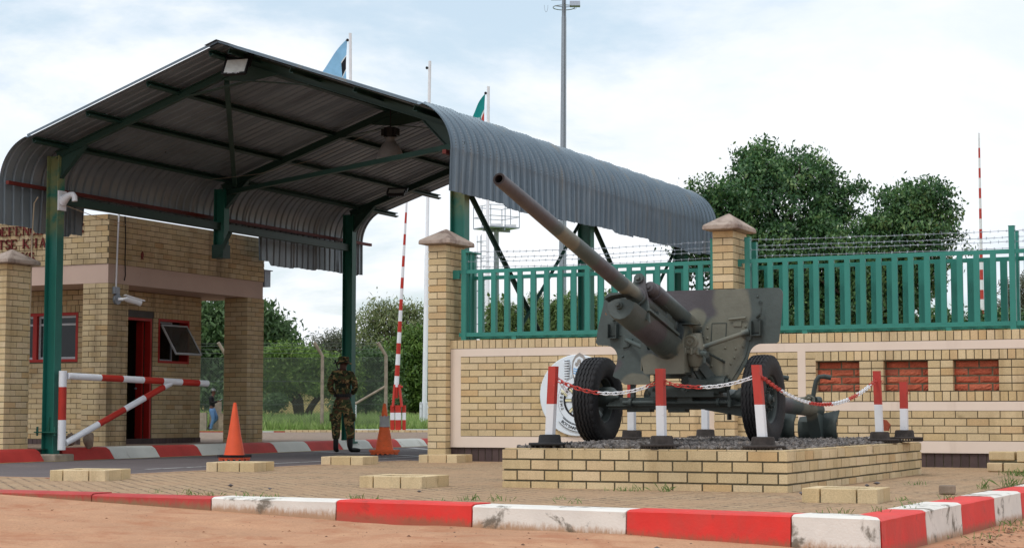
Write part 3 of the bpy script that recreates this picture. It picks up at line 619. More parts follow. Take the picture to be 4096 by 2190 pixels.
for fi, y in enumerate(FR):
    for s_, px in ((-1, PXL), (1, PXR)):
        dx = abs(px-RX); mb = MB(); zc = -.115
        ibeam(mb, (RX, y, RZ+zc-.01), (px-s_*.02, y, rz(dx)+zc), .09, .13)
        kb(mb, 'rafter', M['green_roof'], can)
        mb = MB()                                    # haunch
        xa, xb = px-s_*.1, px-s_*.62
        mb.prism([(xa, rz(abs(xa-RX))-.18), (xb, rz(abs(xb-RX))-.19), (xa, rz(abs(xa-RX))-.55)], lambda u, v, t: (u, t, v), y-.012, y+.012)
        mb.beam((xb, y, rz(abs(xb-RX))-.2), (xa, y, rz(abs(xa-RX))-.56), .1, .012)
        kb(mb, 'haunch', M['green_roof'], can)
        z0 = .08 if s_ < 0 else .02; zt = 5.0
        if fi == 1 and s_ < 0: z0 = 3.92
        if fi == 0 and s_ < 0: z0 = .03
        mb = MB(); w2, d2 = .112, .085
        for e in (-1, 1): mb.box(px+e*w2-.008, px+e*w2+.008, y-d2, y+d2, z0, zt)
        mb.box(px-w2+.008, px+w2-.008, y-.006+.0, y+.006, z0, zt); kb(mb, 'post', M['green_post'] if fi == 0 else M['green'], can)
        mb = MB(); zb = .38
        if s_ < 0 and fi == 0:
            mb.box(px-.22, px+.22, y-.16, y+.16, zb, zb+.018)
            for bx in (-.18, .18):
                for by in (-.12, .12): mb.cyl((px+bx, y+by, zb-.05), (px+bx, y+by, zb+.1), .018, n=8)
            mb.prism([(px-.10, zb+.02), (px-.01, zb+.02), (px-.01, zb+.26)], lambda u, v, t: (u, t, v), y-.02, y-.005)
            kb(mb, 'base_plate', M['green'], can)
            mb = MB(); mb.box(px-.16, px+.30, y-.25, y+.25, -.35, z0+.0); fo = kb(mb, 'footing', M['concrete'], can); bv = fo.modifiers.new('b', 'BEVEL'); bv.width = .02; bv.segments = 2
        elif fi == 1 and s_ < 0:
            mb.box(px-.13, px+.13, y-.12, y+.12, 3.66, 3.92); mb.beam((px+.02, y-.1, 3.7), (px+.28, y-.1, 4.15), .05, .06); kb(mb, 'wall_bracket', M['green_roof'], can)
        else:
            mb.box(px-.16, px+.16, y-.14, y+.14, z0-.02, z0+.02); kb(mb, 'base_plate', M['green'], can)
    mb = MB(); mb.prism([(RX-.55, rz(.55)-.19), (RX, RZ-.2), (RX+.55, rz(.55)-.19), (RX, RZ-.44)], lambda u, v, t: (u, t, v), y-.012, y+.012)
    for e in (-1, 1): mb.beam((RX+e*1.15, y, rz(1.15)-.2), (RX, y, RZ-.43), .1, .012)
    kb(mb, 'apex_plate', M['green_roof'], can)
for px in (PXL, PXR):
    for a, b in zip(FR, FR[1:]):
        mb = MB(); mb.box(px-.05, px+.05, a+.09, b-.09, 4.20, 4.215); mb.box(px-.05, px+.05, a+.09, b-.09, 4.325, 4.34); mb.box(px+.03, px+.044, a+.09, b-.09, 4.215, 4.325); kb(mb, 'side_beam', M['green_roof'], can)
for a, b in zip(FR, FR[1:]):
    for (ya, za, yb, zb) in ((a+.1, 4.15, b-.1, .5), (b-.1, 4.15, a+.1, .5)):
        mb = MB(); o_ = 0 if za == 4.15 and ya < yb else .03; mb.beam((PXR+o_, ya, za), (PXR+o_, yb, zb), .012, .07); mb.beam((PXR+o_+.03, ya, za+.03), (PXR+o_+.03, yb, zb+.03), .05, .01); kb(mb, 'cross_brace', M['green_roof'], can)
mb = MB(); mb.beam((RX-.5, 23.6, rz(.5)-.22), (PXL+.4, 28.2, rz(3.4)-.22), .08, .07); kb(mb, 'roof_brace', M['green_roof'], can)
mb = MB(); mb.beam((PXR+.3, 23.0, 4.62), (PXL+.2, 28.3, 4.92), .07, .08); kb(mb, 'roof_brace', M['green_roof'], can)
M['cable'] = mat('beige_cable', srgb(176,160,136), .6)
c1 = [(-19.72,23.3,4.30),(-19.80,23.3,4.2),(-19.83,23.3,3.6),(-19.83,23.3,2.6),(-19.85,23.3,2.15),(-19.95,23.3,1.93),(-20.1,23.3,1.88)]
mb = MB(); mb.tube(c1, .011, 6); kb(mb, 'hanging_cable', M['cable'], can)
mb = MB(); mb.tube([(-19.35,23.6,4.16),(-19.3,24.4,4.03),(-19.3,25.3,3.98),(-19.35,26.3,4.10)], .006, 6); kb(mb, 'hanging_cable', M['cable'], can)
mb = MB(); mb.tube([(-15.2,26.4,5.5),(-16.4,26.6,5.15),(-17.6,26.7,4.98),(-18.8,26.8,4.95)], .003, 5); kb(mb, 'hanging_cable', M['concrete'], can)
# lamps under the canopy
def flood(loc, rz_, tilt, label, sc=1.0):
    t = thing('floodlight', label, 'floodlight', loc, 'black floodlights fixed under the canopy')
    A = Matrix.Rotation(rz_, 3, 'Z') @ Matrix.Rotation(tilt, 3, 'X'); L0 = Vector(loc)
    def q(mb, nm, m): mb.v = [tuple(L0+A@(Vector(p)*sc)) for p in mb.v]; return mb.build(nm, m, t)
    b = MB(); b.box(-.2, .2, -.03, .03, -.15, .15); b.box(-.22, .22, -.045, -.03, -.17, -.14); b.box(-.22, .22, -.045, -.03, .14, .17); b.box(-.22, -.19, -.045, -.03, -.14, .14); b.box(.19, .22, -.045, -.03, -.14, .14)
    for i in range(7): b.box(-.16+i*.05, -.15+i*.05, .03, .07, -.12, .12)
    q(b, 'housing', M['black']); g_ = MB(); g_.box(-.185, .185, -.038, -.031, -.135, .135); q(g_, 'lamp_glass', M['lamp_glass'])
    b = MB(); b.box(-.24, -.222, -.02, .02, 0, .26); b.box(.222, .24, -.02, .02, 0, .26); b.box(-.24, .24, -.02, .02, .26, .278); q(b, 'yoke', M['black'])
    return t
f1 = flood(KP((-15.64, 22.95, 6.08)), R(8), R(-30), 'large floodlight with pale lens at the canopy peak', .98)
flood(KP((-18.95, 25.9, 5.42)), R(115), R(55), 'black floodlight seen from behind under the left roof slope', .75)
flood(KP((-17.6, 31.8, 5.22)), R(20), R(-62), 'floodlight facing down near the far end of the canopy', .9)
tx = bpy.data.curves.new('t', 'FONT'); tx.body = 'Solar Light'; tx.size = .06*S; tx.align_x = 'CENTER'
to = bpy.data.objects.new('lettering', tx); C.objects.link(to); bpy.context.view_layer.update()
def text_mesh(body, size, name, parent, M4, mt, ext=.0, off=.0, spacing=1.0):
    c = bpy.data.curves.new('t', 'FONT'); c.body = body; c.size = size; c.extrude = ext; c.offset = off; c.space_character = spacing; c.align_x = 'CENTER'
    o = bpy.data.objects.new('t', c); C.objects.link(o); bpy.context.view_layer.update()
    me = bpy.data.meshes.new_from_object(o.evaluated_get(bpy.context.evaluated_depsgraph_get())); bpy.data.objects.remove(o)
    me.transform(M4); me.materials.clear(); me.materials.append(mt); r = bpy.data.objects.new(name, me); C.objects.link(r); r.parent = parent; return r
bpy.data.objects.remove(to)
A = Matrix.Rotation(R(8), 4, 'Z') @ Matrix.Rotation(R(-30), 4, 'X')
text_mesh('Solar Light', .05*S, 'lettering', f1, A @ Matrix.Translation((0, -.049*S, -.163*S)) @ Matrix.Rotation(R(90), 4, 'X'), M['white'])
M['lampgrey'] = mat('lamp_grey', srgb(176,180,184), .5, metal=.3)
lp = thing('pendant_lamp', 'grey bell shaped lamp hanging under the canopy ridge', 'lamp', KP((-15.58, 27.9, 5.26)))
c = Vector(KP((-15.58, 27.9, 5.27)))
mb = MB(); mb.lathe(c, (0,0,1), [(0,.26),(.012,.268),(.02,.255),(.08,.243),(.15,.222),(.22,.188),(.28,.145),(.33,.10),(.35,.085),(.41,.08),(.43,.07)], 32); mb.build('lamp_shade', M['lampgrey'], lp, smooth=True)
mb = MB(); mb.cyl(c+Vector((0,0,.42)), c+Vector((0,0,.60)), .13, n=8); mb.box(c.x-.16, c.x+.16, c.y-.07, c.y+.07, c.z+.45, c.z+.58); mb.build('ballast_box', M['black'], lp)
mb = MB(); mb.cyl(c+Vector((0,0,.6)), c+Vector((0,0,1.12)), .012, n=8); mb.box(c.x-.3, c.x+.3, c.y-.05, c.y+.05, c.z+1.08, c.z+1.1); mb.build('hanger', M['black'], lp)
mb = MB(); mb.lathe(c+Vector((0,0,.1)), (0,0,1), [(0,.0),(.03,.04),(.09,.05),(.2,.03)], 16); mb.build('bulb', M['lamp_glass'], lp, smooth=True)
wb = thing('camera_bracket', 'white empty camera bracket bolted to the front left post', 'bracket', KP((-19.4, 23.3, 4.34)))
mb = MB(); c = Vector(KP((PXL+.125, 23.5, 4.24))); mb.box(c.x, c.x+.03, c.y-.1, c.y+.1, c.z-.17, c.z+.17); mb.build('plate', M['white'], wb)
mb = MB(); mb.tube([c+Vector((.02,0,-.02)), c+Vector((.12,-.02,.05)), c+Vector((.22,-.04,.09)), c+Vector((.29,-.05,.09)), c+Vector((.33,-.06,.05)), c+Vector((.34,-.06,-.03))], [.085,.07,.05,.048,.048,.048], 14); mb.build('bent_arm', M['white'], wb, smooth=True)
# ------------------------------------------------------------------ guardhouse
gh = thing('guardhouse', 'tan brick guardhouse with pink beam and red door beside the road', 'building', (-23, 29, .08))
BX, BY, BYE, BXW, Z0 = -20.9, 26.7, 31.95, -27.5, .08
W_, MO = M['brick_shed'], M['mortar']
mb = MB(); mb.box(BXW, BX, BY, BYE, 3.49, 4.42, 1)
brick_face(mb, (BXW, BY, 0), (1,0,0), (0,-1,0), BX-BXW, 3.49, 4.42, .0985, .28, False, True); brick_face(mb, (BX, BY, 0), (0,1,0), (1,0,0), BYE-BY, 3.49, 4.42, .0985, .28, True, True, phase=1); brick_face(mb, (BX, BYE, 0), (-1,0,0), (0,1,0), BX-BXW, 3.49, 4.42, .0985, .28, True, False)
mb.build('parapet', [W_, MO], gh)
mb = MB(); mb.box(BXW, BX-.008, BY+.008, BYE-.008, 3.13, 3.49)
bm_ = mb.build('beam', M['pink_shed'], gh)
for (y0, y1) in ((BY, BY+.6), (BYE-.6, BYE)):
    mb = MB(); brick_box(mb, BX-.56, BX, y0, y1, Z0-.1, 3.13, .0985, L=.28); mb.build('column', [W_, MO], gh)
RXW, RYF = -21.85, 27.9
# right room wall with door and window holes (u runs along +Y from RYF)
hd = (.55, 1.42, Z0-.2, 2.60); hw = (1.64, 2.70, 1.72, 2.62); RL = 3.12
mb = MB(); slab_holes(mb, (RXW, RYF, 0), (0,1,0), (1,0,0), RL, Z0-.1, 3.14, .22, [hd, hw])
brick_face(mb, (RXW, RYF, 0), (0,1,0), (1,0,0), RL, Z0+.12, 2.62, .0977, .28, True, True, holes=[(.5,1.47,0,2.7), hw], phase=1)
brick_row(mb, (RXW, RYF, 0), (0,1,0), (1,0,0), RL, 2.62, 2.75, .105, 0, .012, .009, False, False, [(0, 1.5, 2, 3)])
brick_face(mb, (RXW, RYF, 0), (0,1,0), (1,0,0), .5, 2.62, 2.75, .13, .28, True, False); brick_face(mb, (RXW, RYF, 0), (0,1,0), (1,0,0), RL, 2.75, 3.12, .093, .28, True, True)
hf = (RXW-(-24.25), 0)  # front wall
FXW = 5.6
f_hole = (-24.6-(RXW-FXW), -22.54-(RXW-FXW), 1.71, 2.68)
slab_holes(mb, (RXW-FXW, RYF, 0), (1,0,0), (0,-1,0), FXW-.23, Z0-.1, 3.14, .2, [f_hole])
brick_face(mb, (RXW-FXW, RYF, 0), (1,0,0), (0,-1,0), FXW, Z0+.12, 2.68, .0985, .28, False, True, holes=[f_hole])
brick_row(mb, (RXW-FXW, RYF, 0), (1,0,0), (0,-1,0), FXW-.34, 2.68, 2.82, .105, 0); brick_row(mb, (RXW-FXW, RYF, 0), (1,0,0), (0,-1,0), FXW, 2.68, 2.75, .28, 0, .012, .009, False, True, [(0, FXW-.34, 2, 3)]); brick_row(mb, (RXW-FXW, RYF, 0), (1,0,0), (0,-1,0), FXW, 2.75, 2.82, .28, .14, .012, .009, False, True, [(0, FXW-.34, 2, 3)])
brick_face(mb, (RXW-FXW, RYF, 0), (1,0,0), (0,-1,0), FXW, 2.82, 3.12, .1, .28, False, True)
brick_face(mb, (RXW, RYF+RL, 0), (-1,0,0), (0,1,0), FXW, Z0, 3.12, .0985, .28, True, False); mb.box(RXW-FXW, RXW-.221, RYF+RL-.2, RYF+RL, Z0-.1, 3.13, 1); mb.box(RXW-FXW, RXW-FXW+.2, RYF+.2, RYF+RL-.2, Z0-.1, 3.13, 1)
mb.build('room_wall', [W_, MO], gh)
mb = MB(); mb.box(RXW-.22, RXW+.0, RYF+.5, RYF+1.5, 2.62, 2.74); mb.build('door_lintel', M['lampm'], gh)
pl_ = MB(); pl_.box(RXW-.1, RXW+.016, RYF+1.5, RYF+RL+.016, Z0-.05, Z0+.12, 1); brick_row(pl_, (RXW+.016, RYF+1.5, 0), (0,1,0), (1,0,0), RL-1.48, Z0-.03, Z0+.12, .11, 0, .01, .008)
pl_.box(RXW-FXW, RXW+.016, RYF-.016, RYF+.1, Z0-.05, Z0+.12, 1); brick_row(pl_, (RXW-FXW, RYF-.016, 0), (1,0,0), (0,-1,0), FXW, Z0-.03, Z0+.12, .11, 0, .01, .008)
pl_.build('dark_plinth', [M['plinth'], MO], gh)
def frame_u(mb, O, U, Nn, h, w_, d0, d1, m=0):   # rectangular frame in a wall plane
    a, b, c, d = h; O, U, Nn = Vector(O), Vector(U), Vector(Nn)
    for (p, q, r_, s) in ((a, a+w_, c, d), (b-w_, b, c, d), (a+w_, b-w_, c, c+w_), (a+w_, b-w_, d-w_, d)):
        mb.obox(O+U*(p+q)/2+Vector((0,0,(r_+s)/2))+Nn*(d0+d1)/2, ((q-p)/2, abs(d1-d0)/2, (s-r_)/2), (U, Nn, (0,0,1)), m)
mb = MB(); frame_u(mb, (RXW, RYF, 0), (0,1,0), (1,0,0), (hd[0], hd[1], .12, hd[3]), .05, -.12, .018); dfm = mb.build('door_frame', M['red'], gh)
mb = MB(); mb.box(RXW-.28, RXW-.13, RYF+1.30, RYF+1.345, .2, 2.54); dl = mb.build('door', M['red'], gh); mb = MB(); mb.cyl((RXW-.25, RYF+1.29, 1.2), (RXW-.25, RYF+1.24, 1.2), .02, n=8); mb.build('handle', M['galv'], dl)
mb = MB(); mb.box(RXW-.2, RXW+.05, RYF+.5, RYF+1.46, Z0-.05, .2); mb.build('doorstep', M['plinth'], gh)
mb = MB(); frame_u(mb, (RXW, RYF, 0), (0,1,0), (1,0,0), hw, .05, -.2, .018); wn = mb.build('window', M['red'], gh)
mb = MB(); frame_u(mb, (RXW, RYF, 0), (0,1,0), (1,0,0), (hw[0]+.05, hw[1]-.42, hw[2]+.05, hw[3]-.05), .035, -.14, -.11); mb.build('window_frame', M['galv'], wn)
Tm = Matrix.Rotation(R(-32), 3, 'Y')
def hung(mb): mb.v = [tuple(Vector((RXW+.01, 0, 2.50))+Tm@(Vector(p)-Vector((RXW+.01, 0, 2.50)))) for p in mb.v]; return mb
mb = MB(); frame_u(mb, (RXW, RYF, 0), (0,1,0), (1,0,0), (1.72, 2.62, 1.78, 2.50), .035, 0, .03); hung(mb).build('window_frame', M['frame_metal'], wn)
mb = MB(); mb.box(RXW+.012, RXW+.018, RYF+1.75, RYF+2.59, 1.81, 2.47); hung(mb).build('pane', M['glass'], wn)
ux = lambda x: x-(RXW-FXW)
mb = MB(); frame_u(mb, (RXW-FXW, RYF, 0), (1,0,0), (0,-1,0), f_hole, .055, -.12, .016); mb.box(-23.66, -23.56, RYF-.014, RYF+.1, 1.765, 2.625); fw = mb.build('window', M['red'], gh)
for a, b in ((-24.54, -23.66), (-23.56, -22.6)):
    mb = MB(); frame_u(mb, (RXW-FXW, RYF, 0), (1,0,0), (0,-1,0), (ux(a), ux(b), 1.765, 2.625), .045, -.1, -.05); mb.box(a+.045, b-.045, RYF+.05, RYF+.08, 2.43, 2.47); mb.build('window_frame', M['frame_metal'], fw)
    mb = MB(); mb.box(a+.045, b-.045, RYF+.074, RYF+.079, 1.81, 2.58); mb.build('pane', M['glass_dark'], fw)
mb = MB(); mb.box(RXW-FXW+.2, RXW-.22, RYF+.2, RYF+RL-.2, Z0, Z0+.02); mb.build('room_floor', M['dark'], gh)
M['apron'] = mat('worn_concrete', srgb(112,104,98), .9, var=.2, vs=2.5, fine=.12, fs=30, bump=.4, bs=40)
mb = MB(); mb.box(-27, -20.24, 22.2, 33.2, -.1, .088); struct(mb.build('walkway', M['apron']))
# raised letters built from strokes with serifs
def serif(word, x, z, h, pitch, par):
    M_l = M.get('letter') or M.setdefault('letter', mat('maroon_letters', srgb(104,38,34), .6, var=.15, vs=20))
    G = {'D': [('v',0),('arc',0,1,0,1)], 'E': [('v',0),('h',0,.8,0),('h',0,.6,.5),('h',0,.8,1),('s',.8,0),('s',.8,1)], 'F': [('v',0),('h',0,.6,.5),('h',0,.8,1),('s',.8,1)],
         'N': [('t',0),('d',0,1,1,0),('t',.9)], 'C': [('c',)], 'T': [('v',.4),('h',0,.9,1),('s',0,1),('s',.85,1)], 'S': [('S',)], 'K': [('v',0),('l',.2,.45,.85,1),('d',.3,.5,.95,0)],
         'H': [('v',0),('v',.75),('h',.1,.8,.5)], 'A': [('l',.0,0,.45,1),('d',.45,1,.9,0),('h',.2,.7,.33)], 'M': [('t',0),('d',.05,1,.5,0),('l',.5,0,.95,1),('v',.9)],
         'B': [('v',0),('arc',0,.8,.5,1),('arc',0,.9,0,.5)], 'O': [('o',)], 'W': [('d',0,1,.3,0),('l',.3,0,.5,.9),('d',.5,.9,.75,0),('l',.75,0,1,1)], 'R': [('v',0),('arc',0,.8,.5,1),('d',.4,.5,.9,0)], ' ': []}
    for ch in word:
        if ch != ' ':
            mb = MB(); w_ = h*.78; th, tn = h*.17, h*.07
            def bar(x0, z0, x1, z1, t):
                p, q = Vector((x+x0*w_, BY-.03, z+z0*h)), Vector((x+x1*w_, BY-.03, z+z1*h)); d = (q-p).normalized(); mb.obox((p+q)/2, ((q-p).length/2+t*.2, .012, t/2), (d, (0,1,0), Vector((0,1,0)).cross(d)))
            def arc(cx_, cz, rx_, rz2, a0, a1, n=9):
                P = [(cx_+rx_*math.cos(R(a0+(a1-a0)*i/n)), cz+rz2*math.sin(R(a0+(a1-a0)*i/n))) for i in range(n+1)]
                for i, (p, q) in enumerate(zip(P, P[1:])): bar(*p, *q, tn+(th-tn)*abs(math.cos(R(a0+(a1-a0)*(i+.5)/n))))
            for g_ in G[ch]:
                k = g_[0]
                if k in 'vt': bar(g_[1], 0, g_[1], 1, th if k == 'v' else tn); bar(g_[1]-.14, 0, g_[1]+.14, 0, tn); bar(g_[1]-.14, 1, g_[1]+.14, 1, tn)
                elif k == 'h': bar(g_[1], g_[3], g_[2], g_[3], tn)
                elif k == 's': bar(g_[1], g_[2], g_[1], g_[2]+(.22 if g_[2] == 0 else -.22), tn)
                elif k == 'd': bar(*g_[1:], th)
                elif k == 'l': bar(*g_[1:], tn)
                elif k == 'arc': arc(g_[1]+.35, (g_[3]+g_[4])/2, g_[2]*.6, (g_[4]-g_[3])/2, -90, 90); bar(g_[1], g_[3], g_[1]+.35, g_[3], tn); bar(g_[1], g_[4], g_[1]+.35, g_[4], tn)
                elif k == 'c': arc(.5, .5, .5, .5, 45, 315, 12); bar(.86, .98, .86, .72, tn)
                elif k == 'o': arc(.5, .5, .5, .5, 0, 360, 16)
                elif k == 'S': arc(.45, .75, .34, .25, 20, 270, 8); arc(.45, .25, .36, .25, 90, -160, 8)
            mb.build('letter', M_l, par)
        x += pitch
sg = thing('wall_lettering', 'maroon raised capital letters on the guardhouse parapet', 'sign', (-23, 26.7, 3.9))
serif('BOTSWANA', -24.95, 4.10, .17, .155, sg); serif('DEFENCE', -23.60, 4.10, .17, .172, sg); serif('FORCE', -22.28, 4.10, .17, .172, sg)
serif('TSE', -23.50, 3.85, .175, .155, sg); serif('KHAMA', -22.90, 3.85, .175, .2, sg); serif('BARRACKS', -23.88, 3.59, .175, .16, sg)
mb = MB(); mb.prism([(0,.13),(.045,.06),(.05,0),(.02,-.07),(.05,-.13),(0,-.1),(-.05,-.13),(-.02,-.07),(-.05,0),(-.045,.06)], lambda u, v, t: (t, 27.7+u*.7, 3.72+v*.6), BX+.005, BX+.03); o = mb.build('wall_emblem', M['letter'], gh); o['label'] = 'small red emblem left on the parapet'
cc = thing('security_camera', 'white bullet camera on the guardhouse column', 'camera', (BX, 26.95, 2.85))
c = Vector((BX+.01, 26.93, 2.83)); mb = MB(); mb.cyl(c, c+Vector((.05,0,0)), .1, n=20); mb.build('mount', M['galv'], cc)
mb = MB(); mb.tube([c+Vector((.05,0,0)), c+Vector((.14,.03,0)), c+Vector((.2,.1,.02))], .03, 10); mb.build('arm', M['white'], cc)
d = Vector((.42, .62, -.2)).normalized(); p = c+Vector((.16,.1,.02)); mb = MB(); mb.cyl(p, p+d*.3, .062, n=18); mb.build('camera_body', M['white'], cc); mb = MB(); mb.beam(p-d*.03+Vector((0,0,.055)), p+d*.36+Vector((0,0,.055)), .13, .02); mb.build('sun_hood', M['white'], cc)
mb = MB(); mb.box(BX, BX+.06, 26.82, 26.98, 2.93, 3.06); jb = mb.build('junction_box', M['galv'], gh)
mb = MB(); mb.tube([(BX+.03, 26.9, 3.06), (BX+.03, 26.92, 3.8), (BX+.03, 26.95, 4.5)], .017, 8); mb.build('conduit', M['white'], gh)
mb = MB(); mb.tube([(BX+.02, 27.15, 4.42), (BX+.02, 27.18, 4.0), (BX+.02, 27.17, 3.6), (BX+.02, 27.19, 3.3), (BX+.02, 27.16, 3.2)], .011, 6); mb.build('black_cable', M['black'], gh)
mb = MB(); mb.box(BX-.25, BX+.02, BYE+.02, BYE+.24, 3.4, 3.74); mb.box(BX-.28, BX+.04, BYE+.0, BYE+.3, 3.74, 3.76); mb.build('meter_box', M['galv'], gh)
# green gate leaf behind the left pillar
gl = thing('gate_leaf', 'dark green steel gate leaf standing open beside the left pillar', 'gate', (-20.55, 24.2, 0)); g0 = Vector((-20.60, 24.1, 0)); gd = Vector((-.650, .760, 0)); gn = Vector((.760, .650, 0))
def gbox(a, b, z0, z1, t_, nm, m='green'): mb = MB(); mb.obox(g0+gd*(a+b)/2+Vector((0,0,(z0+z1)/2)), ((b-a)/2, t_, (z1-z0)/2), (gd, gn, (0,0,1))); return mb.build(nm, M[m], gl)
gbox(0, 1.1, .1, .17, .04, 'gate_frame'); gbox(0, 1.1, 2.95, 3.02, .04, 'gate_frame'); gbox(0, .07, .17, 2.95, .04, 'gate_frame'); gbox(1.03, 1.1, .17, 2.95, .04, 'gate_frame')
for k in range(5): gbox(.17+k*.18, .24+k*.18, .17, 2.95, .025, 'pale')
gbox(-.02, .06, 1.9, 2.0, .065, 'hinge'); gbox(-.02, .05, 1.2, 1.26, .06, 'latch')
# ------------------------------------------------------------------ field gun
def camo():
    m = bpy.data.materials.new('camouflage_paint'); m.use_nodes = True; t = m.node_tree; b = t.nodes['Principled BSDF']; g = N_(t, 'ShaderNodeNewGeometry'); pos = g.outputs['Position']
    wob = N_(t, 'ShaderNodeTexNoise'); wob.inputs['Scale'].default_value = 2.6; wob.inputs['Detail'].default_value = 2; t.links.new(pos, wob.inputs['Vector'])
    va = N_(t, 'ShaderNodeVectorMath', operation='MULTIPLY_ADD'); t.links.new(wob.outputs['Color'], va.inputs[0]); va.inputs[1].default_value = (.22,)*3; t.links.new(pos, va.inputs[2])
    c = srgb(70,80,78); PU, OL, DK = srgb(76,73,77), srgb(108,108,96), srgb(58,68,70)
    for (x, y, z, rx, ry, rz_, q) in ((-6.0,17.1,1.95,.52,.5,.34,PU), (-5.60,17.1,1.75,.20,.3,.36,OL), (-5.68,17.1,1.32,.23,.3,.40,OL), (-6.60,17.1,.98,.24,.5,.10,OL), (-6.95,17.1,1.2,.18,.3,.10,PU),
        (-6.15,16.62,1.16,.36,.2,.13,OL), (-6.17,16.60,1.33,.16,.1,.08,DK), (-5.87,16.7,1.3,.13,.2,.25,OL), (-6.0,16.6,1.5,.07,.08,.12,DK),
        (-6.1,12.85,2.5,.4,.95,.5,PU), (-6.1,14.02,2.23,.3,.19,.3,OL), (-6.1,14.88,2.02,.3,.24,.25,PU), (-6.1,15.52,1.87,.2,.20,.13,OL),
        (-6.0,16.05,1.86,.12,.42,.12,PU), (-6.0,17.0,1.60,.12,.30,.14,OL), (-6.1,16.0,1.45,.3,.25,.14,PU), (-5.75,18.7,.82,.3,.45,.3,PU), (-5.5,19.45,.75,.2,.22,.2,OL), (-5.45,17.2,.85,.2,.2,.2,OL)):
        s1 = N_(t, 'ShaderNodeVectorMath', operation='SUBTRACT'); t.links.new(va.outputs[0], s1.inputs[0]); s1.inputs[1].default_value = (x*S+.11, y*S+.11, z*S+.11)
        s2 = N_(t, 'ShaderNodeVectorMath', operation='MULTIPLY'); t.links.new(s1.outputs[0], s2.inputs[0]); s2.inputs[1].default_value = (1/(rx*S), 1/(ry*S), 1/(rz_*S))
        s3 = N_(t, 'ShaderNodeVectorMath', operation='LENGTH'); t.links.new(s2.outputs[0], s3.inputs[0]); c = mixc(t, ramp(t, s3.outputs['Value'], .86, 1.14, 1, 0), c, q)
    c = mixc(t, ramp(t, noise(t, pos, 16, 6, .7), .69, .74, 0, .8), c, srgb(138,94,58)); c = mixc(t, 1.0, c, mixc(t, ramp(t, noise(t, pos, 5, 5, .6), .3, .7), (.88,)*3, (1.12,)*3), 'MULTIPLY')
    t.links.new(c, b.inputs['Base Color']); b.inputs['Roughness'].default_value = .5; b.inputs['Specular IOR Level'].default_value = .4
    bn = N_(t, 'ShaderNodeBump'); bn.inputs['Strength'].default_value = .25; bn.inputs['Distance'].default_value = .01; t.links.new(noise(t, pos, 35, 4), bn.inputs['Height']); t.links.new(bn.outputs[0], b.inputs['Normal']); return m
M['camo'] = camo(); M['gunmetal'] = mat('dark_green_grey_paint', srgb(62,70,68), .55, var=.15, vs=5, bump=.2, bs=40, stain=[(srgb(92,84,72), 8, .6, .74, .5)])
M['bore'] = mat('bore', srgb(40,32,30), .7)
GX, GY, WZ = -6.2, 17.3, .835
gun = thing('field_gun', 'camouflaged artillery gun with steel shield and raised barrel', 'cannon', (GX, GY, .38))
CM, GM = M['camo'], M['gunmetal']
AX = Vector((0, -1, .252)).normalized(); UP = Vector((0, .252, 1)).normalized(); XA = Vector((1,0,0))
B0 = Vector((-6.09, 15.72, 1.797))       # a point on the bore axis
def bp(s, u=0, x=0): return B0+AX*s+UP*u+XA*x      # s forward along the bore, u above it
mb = MB(); mb.tube([bp(-2.3), bp(-1.2), bp(-.9), bp(-.89), bp(.1), bp(.12), bp(1.2), bp(2.4), bp(3.08), bp(3.10), bp(3.12)], [.09,.09,.09,.082,.080,.076,.070,.061,.055,.055,.051], 32, cap=False)
bar_ = mb.build('barrel', CM, gun, smooth=True)
mb = MB(); mb.lathe(bp(3.12), AX, [(0,.051),(.002,.034),(-.5,.033)], 32); mb.build('bore', M['bore'], bar_, smooth=True)
mb = MB(); mb.tube([bp(-.74), bp(-.73), bp(-.60), bp(-.59)], [.08,.098,.098,.08], 28, cap=False); mb.tube([bp(-.02), bp(-.015), bp(.02), bp(.025)], [.08,.094,.094,.08], 28, cap=False); mb.build('collar', CM, bar_, smooth=True)
# yoke plate round the barrel
mb = MB(); yk_ = [(-.055,.16),(-.05,.21),(-.025,.238),(.02,.24),(.05,.215),(.065,.16),(.085,.07),(.12,-.09),(.145,-.25),(.03,-.14),(-.09,-.13),(-.095,0),(-.08,.09)]
mb.prism(yk_, lambda u, v, t: bp(t, v, u+.0), -.05, -.02); yk2 = mb.build('yoke_plate', CM, gun)
mb = MB(); mb.cyl(bp(.0,.185,.0), bp(-.08,.185,.0), .046, n=18); mb.cyl(bp(.03,.185,.0), bp(-.0,.185,.0), .024, n=6); mb.build('bolt', CM, yk2, smooth=True)
# cradle under the barrel: D-shaped trough
sec = [(-.145,.055),(-.09,.085),(0,.098),(.09,.085),(.145,.055),(.135,-.01),(.10,-.07),(.05,-.105),(0,-.115),(-.05,-.105),(-.10,-.07),(-.135,-.01)]
mb = MB(); n = len(sec); SS = [(.30,.93),(.28,1.0),(-.5,1.03),(-.9,1.1),(-1.15,1.12),(-1.9,1.0)]
for s_, k in SS: mb.v += [tuple(bp(s_, -.205+v*k, u*k-.03)) for u, v in sec]
for i in range(len(SS)-1):
    for j in range(n): a = i*n+j; b = i*n+(j+1) % n; mb.f.append((a, b, b+n, a+n)); mb.m.append(0); mb.r.append(0)
mb.f += [tuple(range(n)), tuple(range((len(SS)-1)*n, len(SS)*n))[::-1]]; mb.m += [0,0]; mb.r += [0,0]
cr_ = mb.build('cradle', CM, gun, smooth=True, ang=40)
mb = MB(); mb.cyl(bp(.30,-.185,-.04), bp(.335,-.185,-.04), .036, n=16); mb.cyl(bp(.33,-.185,-.04), bp(.37,-.185,-.04), .020, n=8); mb.build('bolt', GM, cr_, smooth=True)
mb = MB()
P = [(u*1.07, v*1.0+.02) for u, v in sec[:5]]
